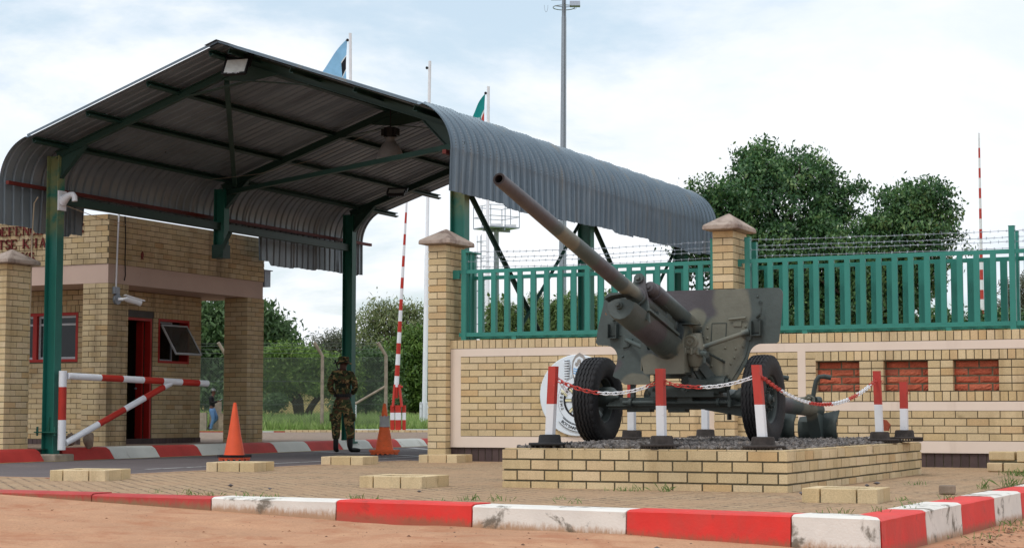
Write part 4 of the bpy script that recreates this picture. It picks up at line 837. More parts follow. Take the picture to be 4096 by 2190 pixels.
for i in range(4): mb.add([bp(s_, -.195+v, u-.03) for s_ in (.33, .22) for u, v in (P[i], P[i+1])], [(0,1,3,2)])
mb.build('cradle_lip', GM, cr_)
mb = MB(); mb.obox(bp(-.42,-.13,.13), (.02,.42,.012), (XA, AX, UP)); mb.obox(bp(-.42,-.13,-.18), (.02,.42,.012), (XA, AX, UP)); mb.obox(bp(-.5,-.10,.115), (.012,.22,.04), (XA, AX, UP)); mb.build('slide_rail', CM, cr_)
# recuperator above the barrel
mb = MB(); mb.tube([bp(-.07,.115,.09), bp(-.09,.115,.09), bp(-.095,.115,.09), bp(-.30,.115,.09)], [.05,.060,.066,.066], 24); mb.lathe(bp(-.07,.115,.09), AX, [(-.02,.05),(.01,.045),(.012,.02),(.03,.018),(.03,0)], 16); o = mb.build('recuperator', CM, gun, smooth=True)
mb = MB(); mb.tube([bp(-.20,.115,.09), bp(-.205,.115,.09), bp(-1.62,.115,.09), bp(-1.64,.115,.09)], [.066,.080,.080,.06], 28); mb.build('recuperator_sleeve', CM, gun, smooth=True)
mb = MB(); mb.prism([(-.10,-.07),(.10,-.07),(.12,.02),(.09,.1),(.02,.1),(-.05,.1)], lambda u, v, t: bp(t, .09+v*.6, u+.03), -.62, -.55); mb.obox(bp(-.5,.08,.11), (.016,.08,.04), (XA, AX, UP)); mb.build('clamp', CM, gun)
# shield -----------------------------------------------------------
YS = 17.08
def arcp(cx_, cz, r_, a0, a1, n=6): return [(cx_+r_*math.cos(R(a0+(a1-a0)*i/n)), cz+r_*math.sin(R(a0+(a1-a0)*i/n))) for i in range(n+1)]
half_r = arcp(-5.14,1.875,.07,90,0,5)+[(-5.085,1.65),(-5.11,1.405)]+[(-5.135,1.388),(-5.27,1.388)]+arcp(-5.29,1.26,.128,90,175,6)+[(-5.44,1.20),(-5.50,1.10),(-5.555,1.015),(-5.59,.985)]
lean = .06
def sp_(u, v, t): return (u, t+(v-1.4)*lean, v)
def tri_plate(mb, poly, y0, y1):
    from mathutils.geometry import tessellate_polygon
    n = len(poly); tr = tessellate_polygon([[Vector((a, b, 0)) for a, b in poly]]); vs = [sp_(x, z, y0) for x, z in poly]+[sp_(x, z, y1) for x, z in poly]
    fs = [tuple(t_) for t_ in tr]+[tuple(i+n for i in t_)[::-1] for t_ in tr]+[(i, (i+1) % n, (i+1) % n+n, i+n) for i in range(n)]
    mb.add(vs, fs)
left_s = [(-6.47,.99),(-6.74,.99),(-6.775,1.01),(-6.81,1.05),(-6.85,1.06),(-6.878,1.08),(-6.86,1.14),(-6.835,1.22)]+arcp(-6.955,1.27,.125,0,85,6)[0:]+[(-7.05,1.40),(-7.075,1.43),(-7.05,1.6),(-6.985,1.87)]+arcp(-6.915,1.875,.07,180,95,5)
full = half_r+[(-5.80,.985),(-5.835,1.12),(-5.815,1.25),(-5.94,1.45),(-5.975,1.51),(-5.975,1.58),(-6.0,1.62),(-6.05,1.63),(-6.10,1.60),(-6.2,1.5),(-6.44,1.42),(-6.47,1.3)]+left_s
shd_m = MB(); tri_plate(shd_m, full, YS, YS+.014); shd = shd_m.build('shield', CM, gun)
mb = MB(); tri_plate(mb, [(-5.955,1.60),(-5.40,1.60),(-5.40,1.45),(-5.45,1.26),(-5.53,1.12),(-5.61,1.0),(-5.79,1.0),(-5.82,1.12),(-5.80,1.25),(-5.93,1.46)], YS-.012, YS-.0); mb.build('shield_plate', CM, shd)
def sq(x, z, d=0): return Vector(sp_(x, z, YS-.012-d))
RV = [(-5.92,1.57),(-5.85,1.555),(-5.92,1.51),(-5.90,1.47),(-5.85,1.45),(-5.6,1.46),(-5.45,1.53),(-5.45,1.56),(-5.84,1.36),(-5.66,1.35),(-5.55,1.34),(-5.47,1.36),(-5.80,1.17),(-5.60,1.19),(-5.63,1.08),(-5.70,1.24),(-5.76,1.06),(-5.56,1.25)]
for x, z in RV: mb = MB(); mb.lathe(sq(x, z), (0,-1,0), [(0,.014),(.006,.012),(.011,.006),(.012,0)], 8); mb.build('rivet', CM, shd, smooth=True)
for x, z in [(-5.3,1.5),(-5.33,1.86),(-5.29,1.47),(-6.80,1.50),(-6.77,1.28)]: mb = MB(); mb.lathe(sq(x, z, -.012), (0,-1,0), [(0,.014),(.006,.012),(.011,.006),(.012,0)], 8); mb.build('rivet', CM, shd, smooth=True)
mb = MB(); mb.box(-5.80, -5.65, 0, .004, 1.42, 1.60)
mb.v = [tuple(sq(p[0], p[2], p[1]+.001)) for p in mb.v]; mb.build('sight_port', CM, shd)
for a, b in (((-5.80,1.60),(-5.645,1.60)), ((-5.80,1.60),(-5.81,1.42)), ((-5.65,1.60),(-5.655,1.42))): mb = MB(); mb.beam(sq(*a, .004), sq(*b, .004), .007, .008, up=(0,1,0)); mb.build('port_rim', GM, shd)
mb = MB(); mb.cyl(sq(-5.62,1.635,.02), sq(-5.44,1.65,.02), .013, n=10); mb.box(-5.575, -5.49, 0, .01, 1.565, 1.625); mb.v[-8:] = [tuple(sq(p[0], p[2], p[1]+.003)) for p in mb.v[-8:]]; mb.build('hinge', CM, shd)
mb = MB(); ring = [sq(-5.30+.016*math.cos(a/8*6.283), 1.80+.016*math.sin(a/8*6.283), 0) for a in range(9)]; mb.tube(ring, .004, 5); mb.build('eyelet', GM, shd)
for x in (-5.33, -6.87):
    mb = MB(); mb.box(x-.05, x+.05, 0, .006, 1.50, 1.63); mb.box(x-.05, x-.042, 0, .07, 1.47, 1.615); mb.box(x+.042, x+.05, 0, .07, 1.47, 1.615); mb.box(x-.05, x+.05, 0, .07, 1.465, 1.472); mb.v = [tuple(sq(p[0], p[2], p[1]-.006)) for p in mb.v]
    mb.cyl(sq(x+.0,1.65,.01), sq(x+.05,1.68,.05), .016, n=8); mb.cyl(sq(x+.05,1.68,.05), sq(x+.06,1.75,.05), .010, n=8); mb.build('lamp_bracket', GM, shd)
mb = MB(); mb.prism([(-5.52,1.50),(-5.42,1.55),(-5.375,1.53),(-5.385,1.43),(-5.41,1.42)], lambda u, v, t: tuple(sq(u, v, t)), .0, .02); mb.build('strut_bracket', CM, shd)
mb = MB(); mb.prism([(-6.76,1.50),(-6.66,1.46),(-6.70,1.38),(-6.77,1.37)], lambda u, v, t: tuple(sq(u, v, t)), -.012, .01); mb.build('strut_bracket', CM, shd)
mb = MB(); mb.cyl(sq(-5.42,1.505,.04), Vector((-5.84,16.75,1.335)), .024, n=14); mb.cyl(sq(-5.40,1.51,.04), sq(-5.47,1.49,.055), .032, n=12); mb.build('strut', CM, gun, smooth=True)
mb = MB(); mb.cyl(sq(-6.72,1.45,.03), Vector((-6.40,16.8,1.34)), .022, n=14); mb.build('strut', CM, gun, smooth=True)
mb = MB(); mb.cyl(Vector((-5.79,16.75,1.32)), sq(-5.66,1.20,-.03), .013, n=8); mb.build('strut', GM, gun, smooth=True)
# front apron: U shaped plate
AY = 16.62
mb = MB()
apr = [(-6.402,1.42),(-6.39,1.44),(-6.345,1.445),(-6.335,1.36),(-6.325,1.325),(-6.06,1.325),(-6.055,1.40),(-6.052,1.545),(-6.035,1.565),(-5.965,1.575),(-5.955,1.45),(-5.943,1.32),(-5.935,1.10),(-5.945,1.085),(-6.35,1.085),(-6.37,1.10),(-6.395,1.25)]
from mathutils.geometry import tessellate_polygon
n = len(apr); tr = tessellate_polygon([[Vector((a, b, 0)) for a, b in apr]])
vs = [(x, AY, z) for x, z in apr]+[(x, AY+.01, z) for x, z in apr]; mb.add(vs, [tuple(t_) for t_ in tr]+[tuple(i+n for i in t_)[::-1] for t_ in tr]+[(i, (i+1) % n, (i+1) % n+n, i+n) for i in range(n)])
mb.box(-5.962, -5.952, AY+.01, AY+.3, 1.32, 1.565); mb.box(-5.945, -5.935, AY+.01, AY+.25, 1.1, 1.30); mb.box(-6.04, -5.86, AY+.0, AY+.3, 1.575, 1.585)
mb.box(-6.34, -5.95, AY+.01, AY+.22, 1.085, 1.097); mb.box(-6.402, -6.392, AY+.01, AY+.25, 1.12, 1.41)
mb.build('front_apron', CM, gun)
# elevating gear
mb = MB(); mb.lathe((-5.90,16.70,1.40), (0,-1,0), [(-.1,.078),(.0,.078),(.02,.073),(.022,.058),(.012,.052),(.012,.034),(.03,.032),(.03,.018),(.02,.015),(.02,0)], 28); mb.build('gear_cap', CM, gun, smooth=True)
mb = MB(); mb.lathe((-5.875,16.78,1.27), (0,0,1), [(-.155,0),(-.15,.025),(-.12,.03),(-.11,.06),(-.06,.088),(.0,.095),(.06,.095),(.12,.08),(.22,.06)], 26); mb.box(-5.955, -5.79, 16.67, 16.74, 1.29, 1.325)
for x in (-5.945, -5.88, -5.81): mb.cyl((x, 16.665, 1.345), (x, 16.665, 1.275), .017, n=8)
mb.cyl((-5.80,16.7,1.285), (-5.72,16.68,1.27), .033, n=12); mb.cyl((-5.745,16.67,1.29), (-5.745,16.67,1.19), .016, n=8); mb.build('gear_housing', CM, gun, smooth=True)
mb = MB(); mb.beam((-5.88,16.9,1.2), (-5.74,17.02,.98), .04, .09); mb.beam((-5.95,16.85,1.22), (-5.84,17.0,.96), .03, .07); mb.box(-6.35, -5.98, 16.95, 17.2, 1.05, 1.5); mb.build('saddle', GM, gun)
mb = MB(); mb.cyl((-5.93,17.0,.985), (-5.63,17.0,.985), .085, n=18); mb.cyl((-5.66,17.0,.985), (-5.60,17.0,.985), .06, n=14); mb.build('cross_cylinder', GM, gun, smooth=True)
mb = MB(); mb.cyl((-6.45,17.0,.93), (-5.7,17.0,.93), .05, n=16); mb.beam((-6.0,16.8,1.02), (-5.72,17.0,.96), .03, .08); mb.box(-6.42, -5.75, 16.95, 17.25, .86, .92); mb.build('bracket', GM, gun)
for xx in (-6.29, -6.00):
    mb = MB(); mb.tube([(xx, 16.80, .96)]+[(xx, 16.80, .97+.0042*k) for k in range(30)], [.03]+[.043 if k % 4 < 2 else .030 for k in range(30)], 14); mb.build('spring', GM, gun)
for x, z in ((-6.29,.945),(-5.96,.943)): mb = MB(); mb.cyl((x, 16.76, z), (x, 16.68, z-.004), .036, n=10); mb.cyl((x, 16.69, z-.003), (x, 16.62, z-.01), .017, n=8); mb.build('pivot_pin', GM, gun)
# axle
mb = MB(); mb.box(-6.95, -5.50, 17.12, 17.28, .74, .86); mb.box(-6.95, -5.50, 17.06, 17.32, .770, .782); mb.prism([(-5.50,.84),(-5.50,.66),(-5.66,.69),(-5.90,.73),(-5.95,.80)], lambda u, v, t: (u, t, v), 17.121, 17.279)
mb.box(-6.75, -6.50, 17.13, 17.27, .71, .74); mb.box(-6.30, -6.12, 17.13, 17.27, .705, .74); mb.prism([(-6.12,1.0),(-6.02,1.0),(-5.985,.80),(-6.155,.80)], lambda u, v, t: (u, t, v), 17.0, 17.1); mb.box(-6.09, -6.04, 17.0, 17.1, 1.0, 1.05)
mb.box(-5.66, -5.645, 17.1, 17.2, .63, .70); mb.build('axle_beam', GM, gun)
mb = MB(); mb.box(-6.70, -6.66, 17.1, 17.16, .86, 1.0); mb.build('stay', GM, gun)
mb = MB(); mb.cyl((-6.75,17.02,.805), (-5.58,17.02,.805), .020, n=12); mb.cyl((-6.68,17.02,.805), (-6.65,17.02,.805), .042, n=14); mb.cyl((-5.74,17.02,.805), (-5.71,17.02,.805), .042, n=14); mb.build('tie_rod', GM, gun, smooth=True)
mb = MB(); mb.cyl((-5.60,17.0,.76), (-5.60,17.0,.83), .02, n=8); mb.cyl((-5.60,17.0,.83), (-5.62,16.98,.965), .016, n=8); mb.build('lever', GM, gun, smooth=True)
for xa, xb in ((-5.58, -5.42), (-6.88, -7.06)):
    mb = MB(); e_ = 1 if xb > xa else -1; mb.tube([(xa-.05*e_,17.10,.86), (xa,17.11,.868), (xa+.015*e_,17.12,.87), (xa+.07*e_,17.18,.875), (xb,17.25,.86)], [.012,.034,.055,.095,.11], 18); mb.build('axle_end', GM, gun, smooth=True)
# wheels
def wheel(cx_, out, wid=.20):
    e = bpy.data.objects.new('wheel', None); C.objects.link(e); e.parent = gun; org = Vector(gun['_org']); e.location = [(a-b)*S for a, b in zip((cx_, GY, WZ), org)]; e['_org'] = (cx_, GY, WZ)
    c = Vector((cx_, GY, WZ)); w2 = wid/2; prof = [(-.6*w2,.235),(-.8*w2,.25),(-.98*w2,.30),(-1.04*w2,.345),(-1.0*w2,.39),(-.92*w2,.425)]
    L_ = [(-.92*w2,.428),(-.86*w2,.440)]
    for g_ in (-.62, -.31, 0, .31, .62): L_ += [(g_*w2-.0105,.451-.012*abs(g_)**2), (g_*w2-.007,.437), (g_*w2+.007,.437), (g_*w2+.0105,.451-.012*abs(g_)**2)]
    L_ += [(.86*w2,.440),(.92*w2,.428)]; prof = prof+L_+[(-a, b) for a, b in prof[::-1]]
    i0, i1 = 8, 8+20
    def mod(i, j, h, r):
        if 8 <= i < 28: h += .004*(1 if (j//2) % 2 else -1)
        if i in (6, 7, 28, 29) or i in (5, 30): r -= .012 if j % 4 == 0 else 0
        return h, r
    mb = MB(); mb.lathe(c, (1,0,0), prof, 144, mod=mod); mb.build('tyre', M['rubber'], e, smooth=True, ang=30)
    s = out                                     # +1: outer face towards +x
    mb = MB(); mb.lathe(c, (s,0,0), [(-.6*w2,.24),(-.55*w2,.225),(-.2*w2,.215),(.35*w2,.215),(.5*w2,.22),(.62*w2,.235),(.66*w2,.245),(.60*w2,.25)], 48); mb.build('rim', GM, e, smooth=True)
    mb = MB(); K = 6
    for k in range(K):
        a0, a1 = 2*math.pi*k/K+.14, 2*math.pi*(k+1)/K-.14
        P = []
        for (r_, h, aa, ab) in ((.07, .30*w2, a0-.14, a1+.14), (.12, .22*w2, a0-.13, a1+.13), (.125, .18*w2, a0, a1), (.205, .05*w2, a0+.10, a1-.10)):
            for q in range(5): a = aa+(ab-aa)*q/4; P.append(c+Vector((s*h, math.cos(a)*r_, math.sin(a)*r_)))
        mb.add(P, [(i*5+q, i*5+q+1, i*5+q+6, i*5+q+5) for i in range(3) for q in range(4)])
    mb.lathe(c, (s,0,0), [(.05*w2,.218),(.05*w2,.198),(.0,.196)], 40); mb.build('wheel_disc', GM, e, smooth=True)
    mb = MB(); mb.lathe(c, (s,0,0), [(-.5*w2,.07),(.3*w2,.078),(.34*w2,.06),(.6*w2,.055),(.75*w2,.03),(.95*w2,.026),(.95*w2,0)], 24)
    for k in range(6):
        a = 2*math.pi*k/6+.3; p = c+Vector((s*.25*w2, math.cos(a)*.105, math.sin(a)*.105)); mb.cyl(p, p+Vector((s*.035,0,0)), .02, n=6)
        mb.cyl(p+Vector((s*.03,0,0)), p+Vector((s*.06,0,0)), .01, n=6)
    mb.build('hub', GM, e, smooth=True)
wheel(-5.34, 1, .225); wheel(-7.14, -1, .25)
# trails
for (xa, xb, ye) in ((-5.95, -5.47, 19.75), (-6.5, -5.99, 19.85)):
    s_ = 1; mb = MB(); mb.tube([(xa,17.2,.88), (xa+(xb-xa)*.5,18.5,.82), (xb,ye,.74), (xb+.01,ye+.06,.735)], [.10,.092,.088,.07], 20); tr_ = mb.build('trail', CM, gun, smooth=True)
    mb = MB(); mb.prism([(ye-.22,.70),(ye+.08,.70),(ye+.10,.42),(ye-.02,.40)], lambda u, v, t: (t, u, v), xb-.07, xb+.06); mb.build('trail_foot', CM, tr_)
    mb = MB()                                    # curved spade plate facing back
    for i in range(9):
        x = xb-.22+.44*i/8
        for (z, b) in ((.655,.07),(.60,.0),(.50,-.01),(.36,.04)): mb.v.append((x+(.02 if z > .64 and i > 4 else 0), ye+.05+b-.06*(abs(i-4)/4)**2, z+(.01*i if z > .64 else 0)))
    for i in range(8):
        for j in range(3): a = i*4+j; mb.f.append((a, a+1, a+5, a+4)); mb.m.append(0); mb.r.append(0)
    o = mb.build('spade', GM, tr_, smooth=True); sf = o.modifiers.new('s', 'SOLIDIFY'); sf.thickness = .012
    mb = MB(); hx = xb; mb.tube([(hx,ye-.18,.83), (hx+.02,ye-.18,.95), (hx+.045,ye-.18,1.06), (hx+.075,ye-.17,1.105), (hx+.13,ye-.15,1.11), (hx+.20,ye-.12,1.095)], .027, 12); mb.build('handle', GM, tr_, smooth=True)
    mb = MB(); mb.tube([(hx-.05,ye-.34,.78), (hx-.04,ye-.34,.87), (hx+.0,ye-.33,.90), (hx+.05,ye-.32,.87), (hx+.06,ye-.32,.77)], .014, 8); mb.cyl((hx-.18,ye-.3,.855), (hx-.02,ye-.2,.865), .02, n=8); mb.cyl((hx+.02,ye-.14,.84), (hx+.06,ye-.08,.84), .045, n=8); mb.build('latch', CM, tr_, smooth=True)
# ------------------------------------------------------------------ emblem on the wall
em = thing('emblem_disc', 'round white relief emblem hung on the wall behind the left wheel', 'emblem', (-10.02, 23.5, .95))
EC = Vector((-10.03, YF-.05, .955)); ER = .585
M['eline'] = mat('emblem_black', srgb(30,30,36), .5); M['ecream'] = mat('emblem_cream', srgb(228,222,180), .6); M['eblue'] = mat('emblem_blue', srgb(96,168,226), .5); M['ewhite'] = mat('emblem_white', srgb(222,232,240), .45, var=.03, vs=4); M['egrey'] = mat('emblem_grey', srgb(150,146,142), .6, var=.1)
def ed(mb, nm, m, par=None): return mb.build(nm, m, par or em)
mb = MB(); mb.lathe(EC+Vector((0,.04,0)), (0,-1,0), [(-.01,0),(-.01,ER),(.03,ER),(.045,ER-.012),(.045,0)], 72); ed(mb, 'disc', M['ewhite'])
def eP(x, z, h=0): return Vector((EC.x+x, EC.y-.006-h, EC.z+z))
def ering(nm, m, r0, r1, a0, a1, h, cz=-.07, cx_=.06, n=48, hb=0):
    mb = MB(); k = n
    vs = []
    for i in range(k+1):
        a = R(a0+(a1-a0)*i/k); vs += [eP(cx_+r0*math.cos(a), cz+r0*math.sin(a), h), eP(cx_+r1*math.cos(a), cz+r1*math.sin(a), h), eP(cx_+r1*math.cos(a), cz+r1*math.sin(a), hb-.002), eP(cx_+r0*math.cos(a), cz+r0*math.sin(a), hb-.002)]
    fs = [f for i in range(k) for f in ((i*4, i*4+1, i*4+5, i*4+4), (i*4+1, i*4+2, i*4+6, i*4+5), (i*4, i*4+4, i*4+7, i*4+3))]
    mb.add(vs, fs); return ed(mb, nm, m)
ering('ring_line', M['eline'], .345, .351, 20, 340, .004); ering('ring', M['ewhite'], .262, .344, 0, 360, .012); ering('ring_line', M['eline'], .235, .262, 0, 360, .014); ering('ring_line', M['eline'], .130, .137, 0, 360, .014); ering('ring', M['ewhite'], 0, .13, 0, 360, .01)
for a in range(8):
    t_ = R(45*a+22.5+22.5); mb = MB(); d = Vector((math.cos(t_), math.sin(t_))); s_ = Vector((-d.y, d.x)); p, q = d*.137+Vector((.06,-.07)), d*.236+Vector((.06,-.07))
    mb.add([eP(*(p-s_*.016), .012), eP(*(q-s_*.016), .012), eP(*(q+s_*.016), .012), eP(*(p+s_*.016), .012), eP(*(p-s_*.016), 0), eP(*(q-s_*.016), 0), eP(*(q+s_*.016), 0), eP(*(p+s_*.016), 0)], [(0,1,2,3),(0,4,5,1),(2,6,7,3)]); ed(mb, 'spoke', M['ecream'])
    for e in (-1, 1):
        mb = MB(); o_ = s_*.019*e; w = s_*.003; mb.add([eP(*(p+o_-w), .014), eP(*(q+o_-w), .014), eP(*(q+o_+w), .014), eP(*(p+o_+w), .014)], [(0,1,2,3)]); ed(mb, 'spoke_line', M['eline'])
def etext(body, size, x, z, rot, m=None, h=.02):
    Mx = Matrix.Translation(Vector((EC.x+x-em['_org'][0], EC.y-.006-h-em['_org'][1], EC.z+z-em['_org'][2]))*S) @ Matrix.Rotation(R(90), 4, 'X') @ Matrix.Rotation(R(rot), 4, 'Z')
    return text_mesh(body, size*S, 'lettering', em, Mx, m or M['eline'], .002)
etext('BDF', .15, .08, -.12, 0)
for i, ch in enumerate('THEBE'): a = 203-i*10.5; etext(ch, .062, .06+.275*math.cos(R(a)), -.07+.275*math.sin(R(a)), a-90)
# scroll with the name
mb = MB(); k = 24; vs = []
for i in range(k+1):
    a = R(222+96*i/k); 
    for r_ in (.365, .445): vs.append(eP(.06+r_*math.cos(a), -.07+r_*math.sin(a)*1.0, .022))
mb.add(vs, [(i*2, i*2+1, i*2+3, i*2+2) for i in range(k)]); ed(mb, 'scroll', M['ewhite'])
ering('ring_line', M['eline'], .445, .451, 222, 318, .024); ering('ring_line', M['eline'], .359, .365, 222, 318, .024)
for i, ch in enumerate('BOTSWANA DEFENCE'):
    a = 228+i*5.7; etext(ch, .062, .06+.427*math.cos(R(a)), -.07+.427*math.sin(R(a)), a+90, h=.026)
# coat of arms: shield, waves, cogs, bull, zebras
shp = [(0,.22),(.05,.19),(.085,.13),(.095,.04),(.085,-.05),(.05,-.13),(0,-.18),(-.05,-.13),(-.085,-.05),(-.095,.04),(-.085,.13),(-.05,.19)]
def eshape(poly, nm, m, h, ox=0, oz=0, k=1.0):
    mb = MB(); n = len(poly); vs = [eP(ox+x*k, oz+z*k, h) for x, z in poly]+[eP(ox+x*k, oz+z*k, -.001) for x, z in poly]; mb.add(vs, [tuple(range(n))]+[(i, (i+1) % n, (i+1) % n+n, i+n) for i in range(n)]); return ed(mb, nm, m)
SX, SZ = .05, .335
eshape(shp, 'arms_border', M['egrey'], .014, SX, SZ, 1.25); eshape(shp, 'arms_shield', M['ewhite'], .022, SX, SZ, 1.02)
for k in range(3):
    mb = MB(); P = [(SX-.09+.18*i/14, SZ+.035-.03*k+.007*math.sin(i*1.3+k)) for i in range(15)]; mb.add([eP(x, z+e, .025) for x, z in P for e in (0, .014)], [(i*2, i*2+1, i*2+3, i*2+2) for i in range(14)]); ed(mb, 'wave', M['eblue'])
for (x, z) in ((-.035,.11),(.035,.11),(0,.155)):
    mb = MB(); n = 24; mb.add([eP(SX+x+(.026 if (i//2) % 2 else .034)*math.cos(R(i*15)), SZ+z+(.026 if (i//2) % 2 else .034)*math.sin(R(i*15)), .025) for i in range(n)], [tuple(range(n))]); ed(mb, 'cog', M['egrey'])
eshape([(-.05,.02),(-.02,-.0),(.02,-.0),(.05,.02),(.03,-.01),(.02,-.05),(0,-.07),(-.02,-.05),(-.03,-.01)], 'bull_head', M['eline'], .026, SX, SZ-.085)
for s_ in (-1, 1):
    zb = [(.02,.0),(.07,.02),(.075,.10),(.06,.17),(.085,.22),(.05,.27),(.02,.25),(-.02,.26),(-.03,.2),(-.01,.12),(-.04,.05),(-.03,0)]
    poly = [(-x*s_ if s_ < 0 else x*-1*-1, z) for x, z in zb]; poly = [((x if s_ > 0 else -x), z) for x, z in zb]
    ox = SX+s_*.17; o = eshape(poly, 'zebra', M['ewhite'], .018, ox, SZ-.10)
    zr = random.Random(2+s_)
    for k in range(15):
        z = .01+.255*k/14; mb = MB(); x0_ = -.025; x1_ = .06; z2 = z+.012*(1 if k % 2 else -1)
        X = [((x if s_ > 0 else -x)) for x in (x0_, x1_)]; mb.add([eP(ox+X[0], SZ-.10+z, .021), eP(ox+X[1], SZ-.10+z2, .021), eP(ox+X[1], SZ-.10+z2+.007, .021), eP(ox+X[0], SZ-.10+z+.008, .021)], [(0,1,2,3)]); ed(mb, 'zebra_stripe', M['eline'], o) if False else mb.build('zebra_stripe', M['eline'], o)
    for k in range(3): mb = MB(); a0 = R(150 if s_ < 0 else 30); mb.cyl(eP(SX+s_*.29, .04+k*.022-.0, .01), eP(SX+s_*.20, -.01+k*.02, .012), .007, n=6); ed(mb, 'wheat', M['ecream'])
etext('PULA', .055, SX, SZ-.285, 0)
# ------------------------------------------------------------------ bollards and chains
def bollard(x, y, z, h, label, lean=(0,0), w_=.076, big=True, rz_=0):
    t = thing('bollard', label, 'bollard', (x, y, z), 'red and white posts round the gun plinth'); c = Vector((x, y, z))
    mb = MB(); mb.lathe(c, (0,0,1), [(-.012,0),(-.012,.20),(.0,.205),(.010,.20),(.012,.115),(.02,.11),(.075,.105),(.088,.095),(.09,.06),(.088,0)], 40)
    if big:
        for k in range(40): a = k/40*6.283; mb.obox(c+Vector((math.cos(a)*.195, math.sin(a)*.195, -.02)), (.012,.004,.008), (Vector((math.cos(a), math.sin(a), 0)), Vector((-math.sin(a), math.cos(a), 0)), (0,0,1)))
        mb.lathe(c, (0,0,1), [(-.028,0),(-.028,.20),(-.038,.20),(-.038,0)], 32)
    mb.build('base', M['rubber' if not big else 'rust'], t, smooth=True)
    L = Vector((lean[0], lean[1], 1)); hz = h; z0 = .085; a = Matrix.Rotation(rz_, 3, 'Z')
    def seg(za, zb, m, nm):
        mb = MB(); p = c+L*za; q = c+L*zb; w2 = w_/2
        mb.v = [tuple(k+a@Vector((dx*w2, dy*w2, 0))) for k in (p, q) for dx, dy in ((-1,-1),(1,-1),(1,1),(-1,1))]
        mb.f = [(3,2,1,0),(4,5,6,7)]+[(i, (i+1) % 4, (i+1) % 4+4, i+4) for i in range(4)]; mb.m = [0]*6; mb.r = [0]*6; return mb.build(nm, m, t)
    seg(z0, z0+(hz-z0)*.45, M['white'], 'white_post'); seg(z0+(hz-z0)*.45, hz, M['pred'], 'red_post')
    mb = MB(); p = c+L*(hz-.12)+Vector((w_/2,0,0)); mb.tube([p, p+Vector((.02,0,.015)), p+Vector((.03,0,0)), p+Vector((.02,0,-.015)), p], .004, 5); mb.build('ring', M['pred'], t)
    return c+L*(hz-.13)
ta = bollard(-6.95, 15.62, .405, .74, 'leaning bollard with rubber base at the front left of the plinth', (.055,.0), big=False)
tb = bollard(-5.80, 15.60, .400, .71, 'bollard in the middle of the front row before the gun axle', (-.015,.0))
tc_ = bollard(-4.83, 15.62, .395, .74, 'bollard at the near corner in front of the right wheel', (-.075,.0))
td = bollard(-4.72, 19.6, .405, .76, 'bollard with chain near the far end of the right side', (-.03,0), w_=.080, rz_=R(5))
te = bollard(-4.56, 20.10, .42, .63, 'shorter bollard beside a broken brick at the far right corner', (0,0), w_=.078)
tf = bollard(-6.94, 20.15, .42, .72, 'bollard seen under the gun axle, mostly hidden', (0,0))
tg = bollard(-7.28, 18.62, .42, .72, 'bollard hidden behind the left wheel', (0,0))
mb = MB(); mb.prism([(0,0),(.07,0),(.09,.07),(.05,.12),(.0,.13)], lambda u, v, t_: (-4.79+u, t_, .50+v), 20.0, 20.04); tag(mb.build('broken_brick', M['redstone']), 'broken red brick lying on the base of the shorter bollard', 'brick')
def chain(p, q, sag, pattern, label, link=.062):
    p, q = Vector(p), Vector(q); n0 = 60; P = [p.lerp(q, i/n0)-Vector((0,0,sag*4*(i/n0)*(1-i/n0))) for i in range(n0+1)]; Ln = sum((b-a).length for a, b in zip(P, P[1:])); n = int(Ln/(link*.78)); t = thing('chain', label, 'chain', p, 'red and white chains hung between the posts')
    def at(s):
        s *= Ln
        for a, b in zip(P, P[1:]):
            l = (b-a).length
            if s <= l: return a.lerp(b, s/l)
            s -= l
        return P[-1]
    runs = []
    for i in range(n):
        a, b = at(i/n), at((i+1)/n); d = (b-a).normalized(); c = (a+b)/2; k = 'W'
        for f0, col in pattern:
            if (i+.5)/n >= f0: k = col
        s = d.cross(Vector((0,0,1))).normalized(); u = s.cross(d); s2 = (s*math.cos(.6)+u*math.sin(.6)) if i % 2 else (u*math.cos(.6)-s*math.sin(.6))
        hl, hw_ = link/2-.012, .0165; ring = []
        for j in range(5): a_ = R(-90+180*j/4); ring.append(c+d*(hl+hw_*math.cos(a_))+s2*hw_*math.sin(a_))
        for j in range(5): a_ = R(90+180*j/4); ring.append(c+d*(-hl+hw_*math.cos(a_))+s2*hw_*math.sin(a_))
        ring.append(ring[0])
        if not runs or runs[-1][0] != k: runs.append((k, MB()))
        runs[-1][1].tube(ring, .0055, 6, cap=False)
    for k, mb in runs: mb.build('red_links' if k == 'R' else 'white_links', M['pred' if k == 'R' else 'white'], t, smooth=True)
chain(ta+Vector((.05,0,0)), tb-Vector((.04,0,0)), .115, [(0,'R'),(.42,'W'),(.90,'R')], 'chain sagging in front of the left wheel')
chain(tb+Vector((.045,0,.0)), tc_-Vector((.04,0,-.02)), .065, [(0,'R'),(.40,'W')], 'chain hung in front of the gun axle')
chain(tc_+Vector((.045,0,.02)), td-Vector((.0,.05,-.03)), .26, [(0,'R'),(.14,'W'),(.36,'R'),(.56,'W'),(.72,'R'),(.80,'W'),(.94,'R')], 'long chain along the right side of the plinth', .066)
p = ta+Vector((.06,0,.0)); chain(p+Vector((.02,.02,-.03)), p+Vector((.08,.05,-.13)), .01, [(0,'W')], 'short loose end of chain hanging beside the leaning bollard', .05)
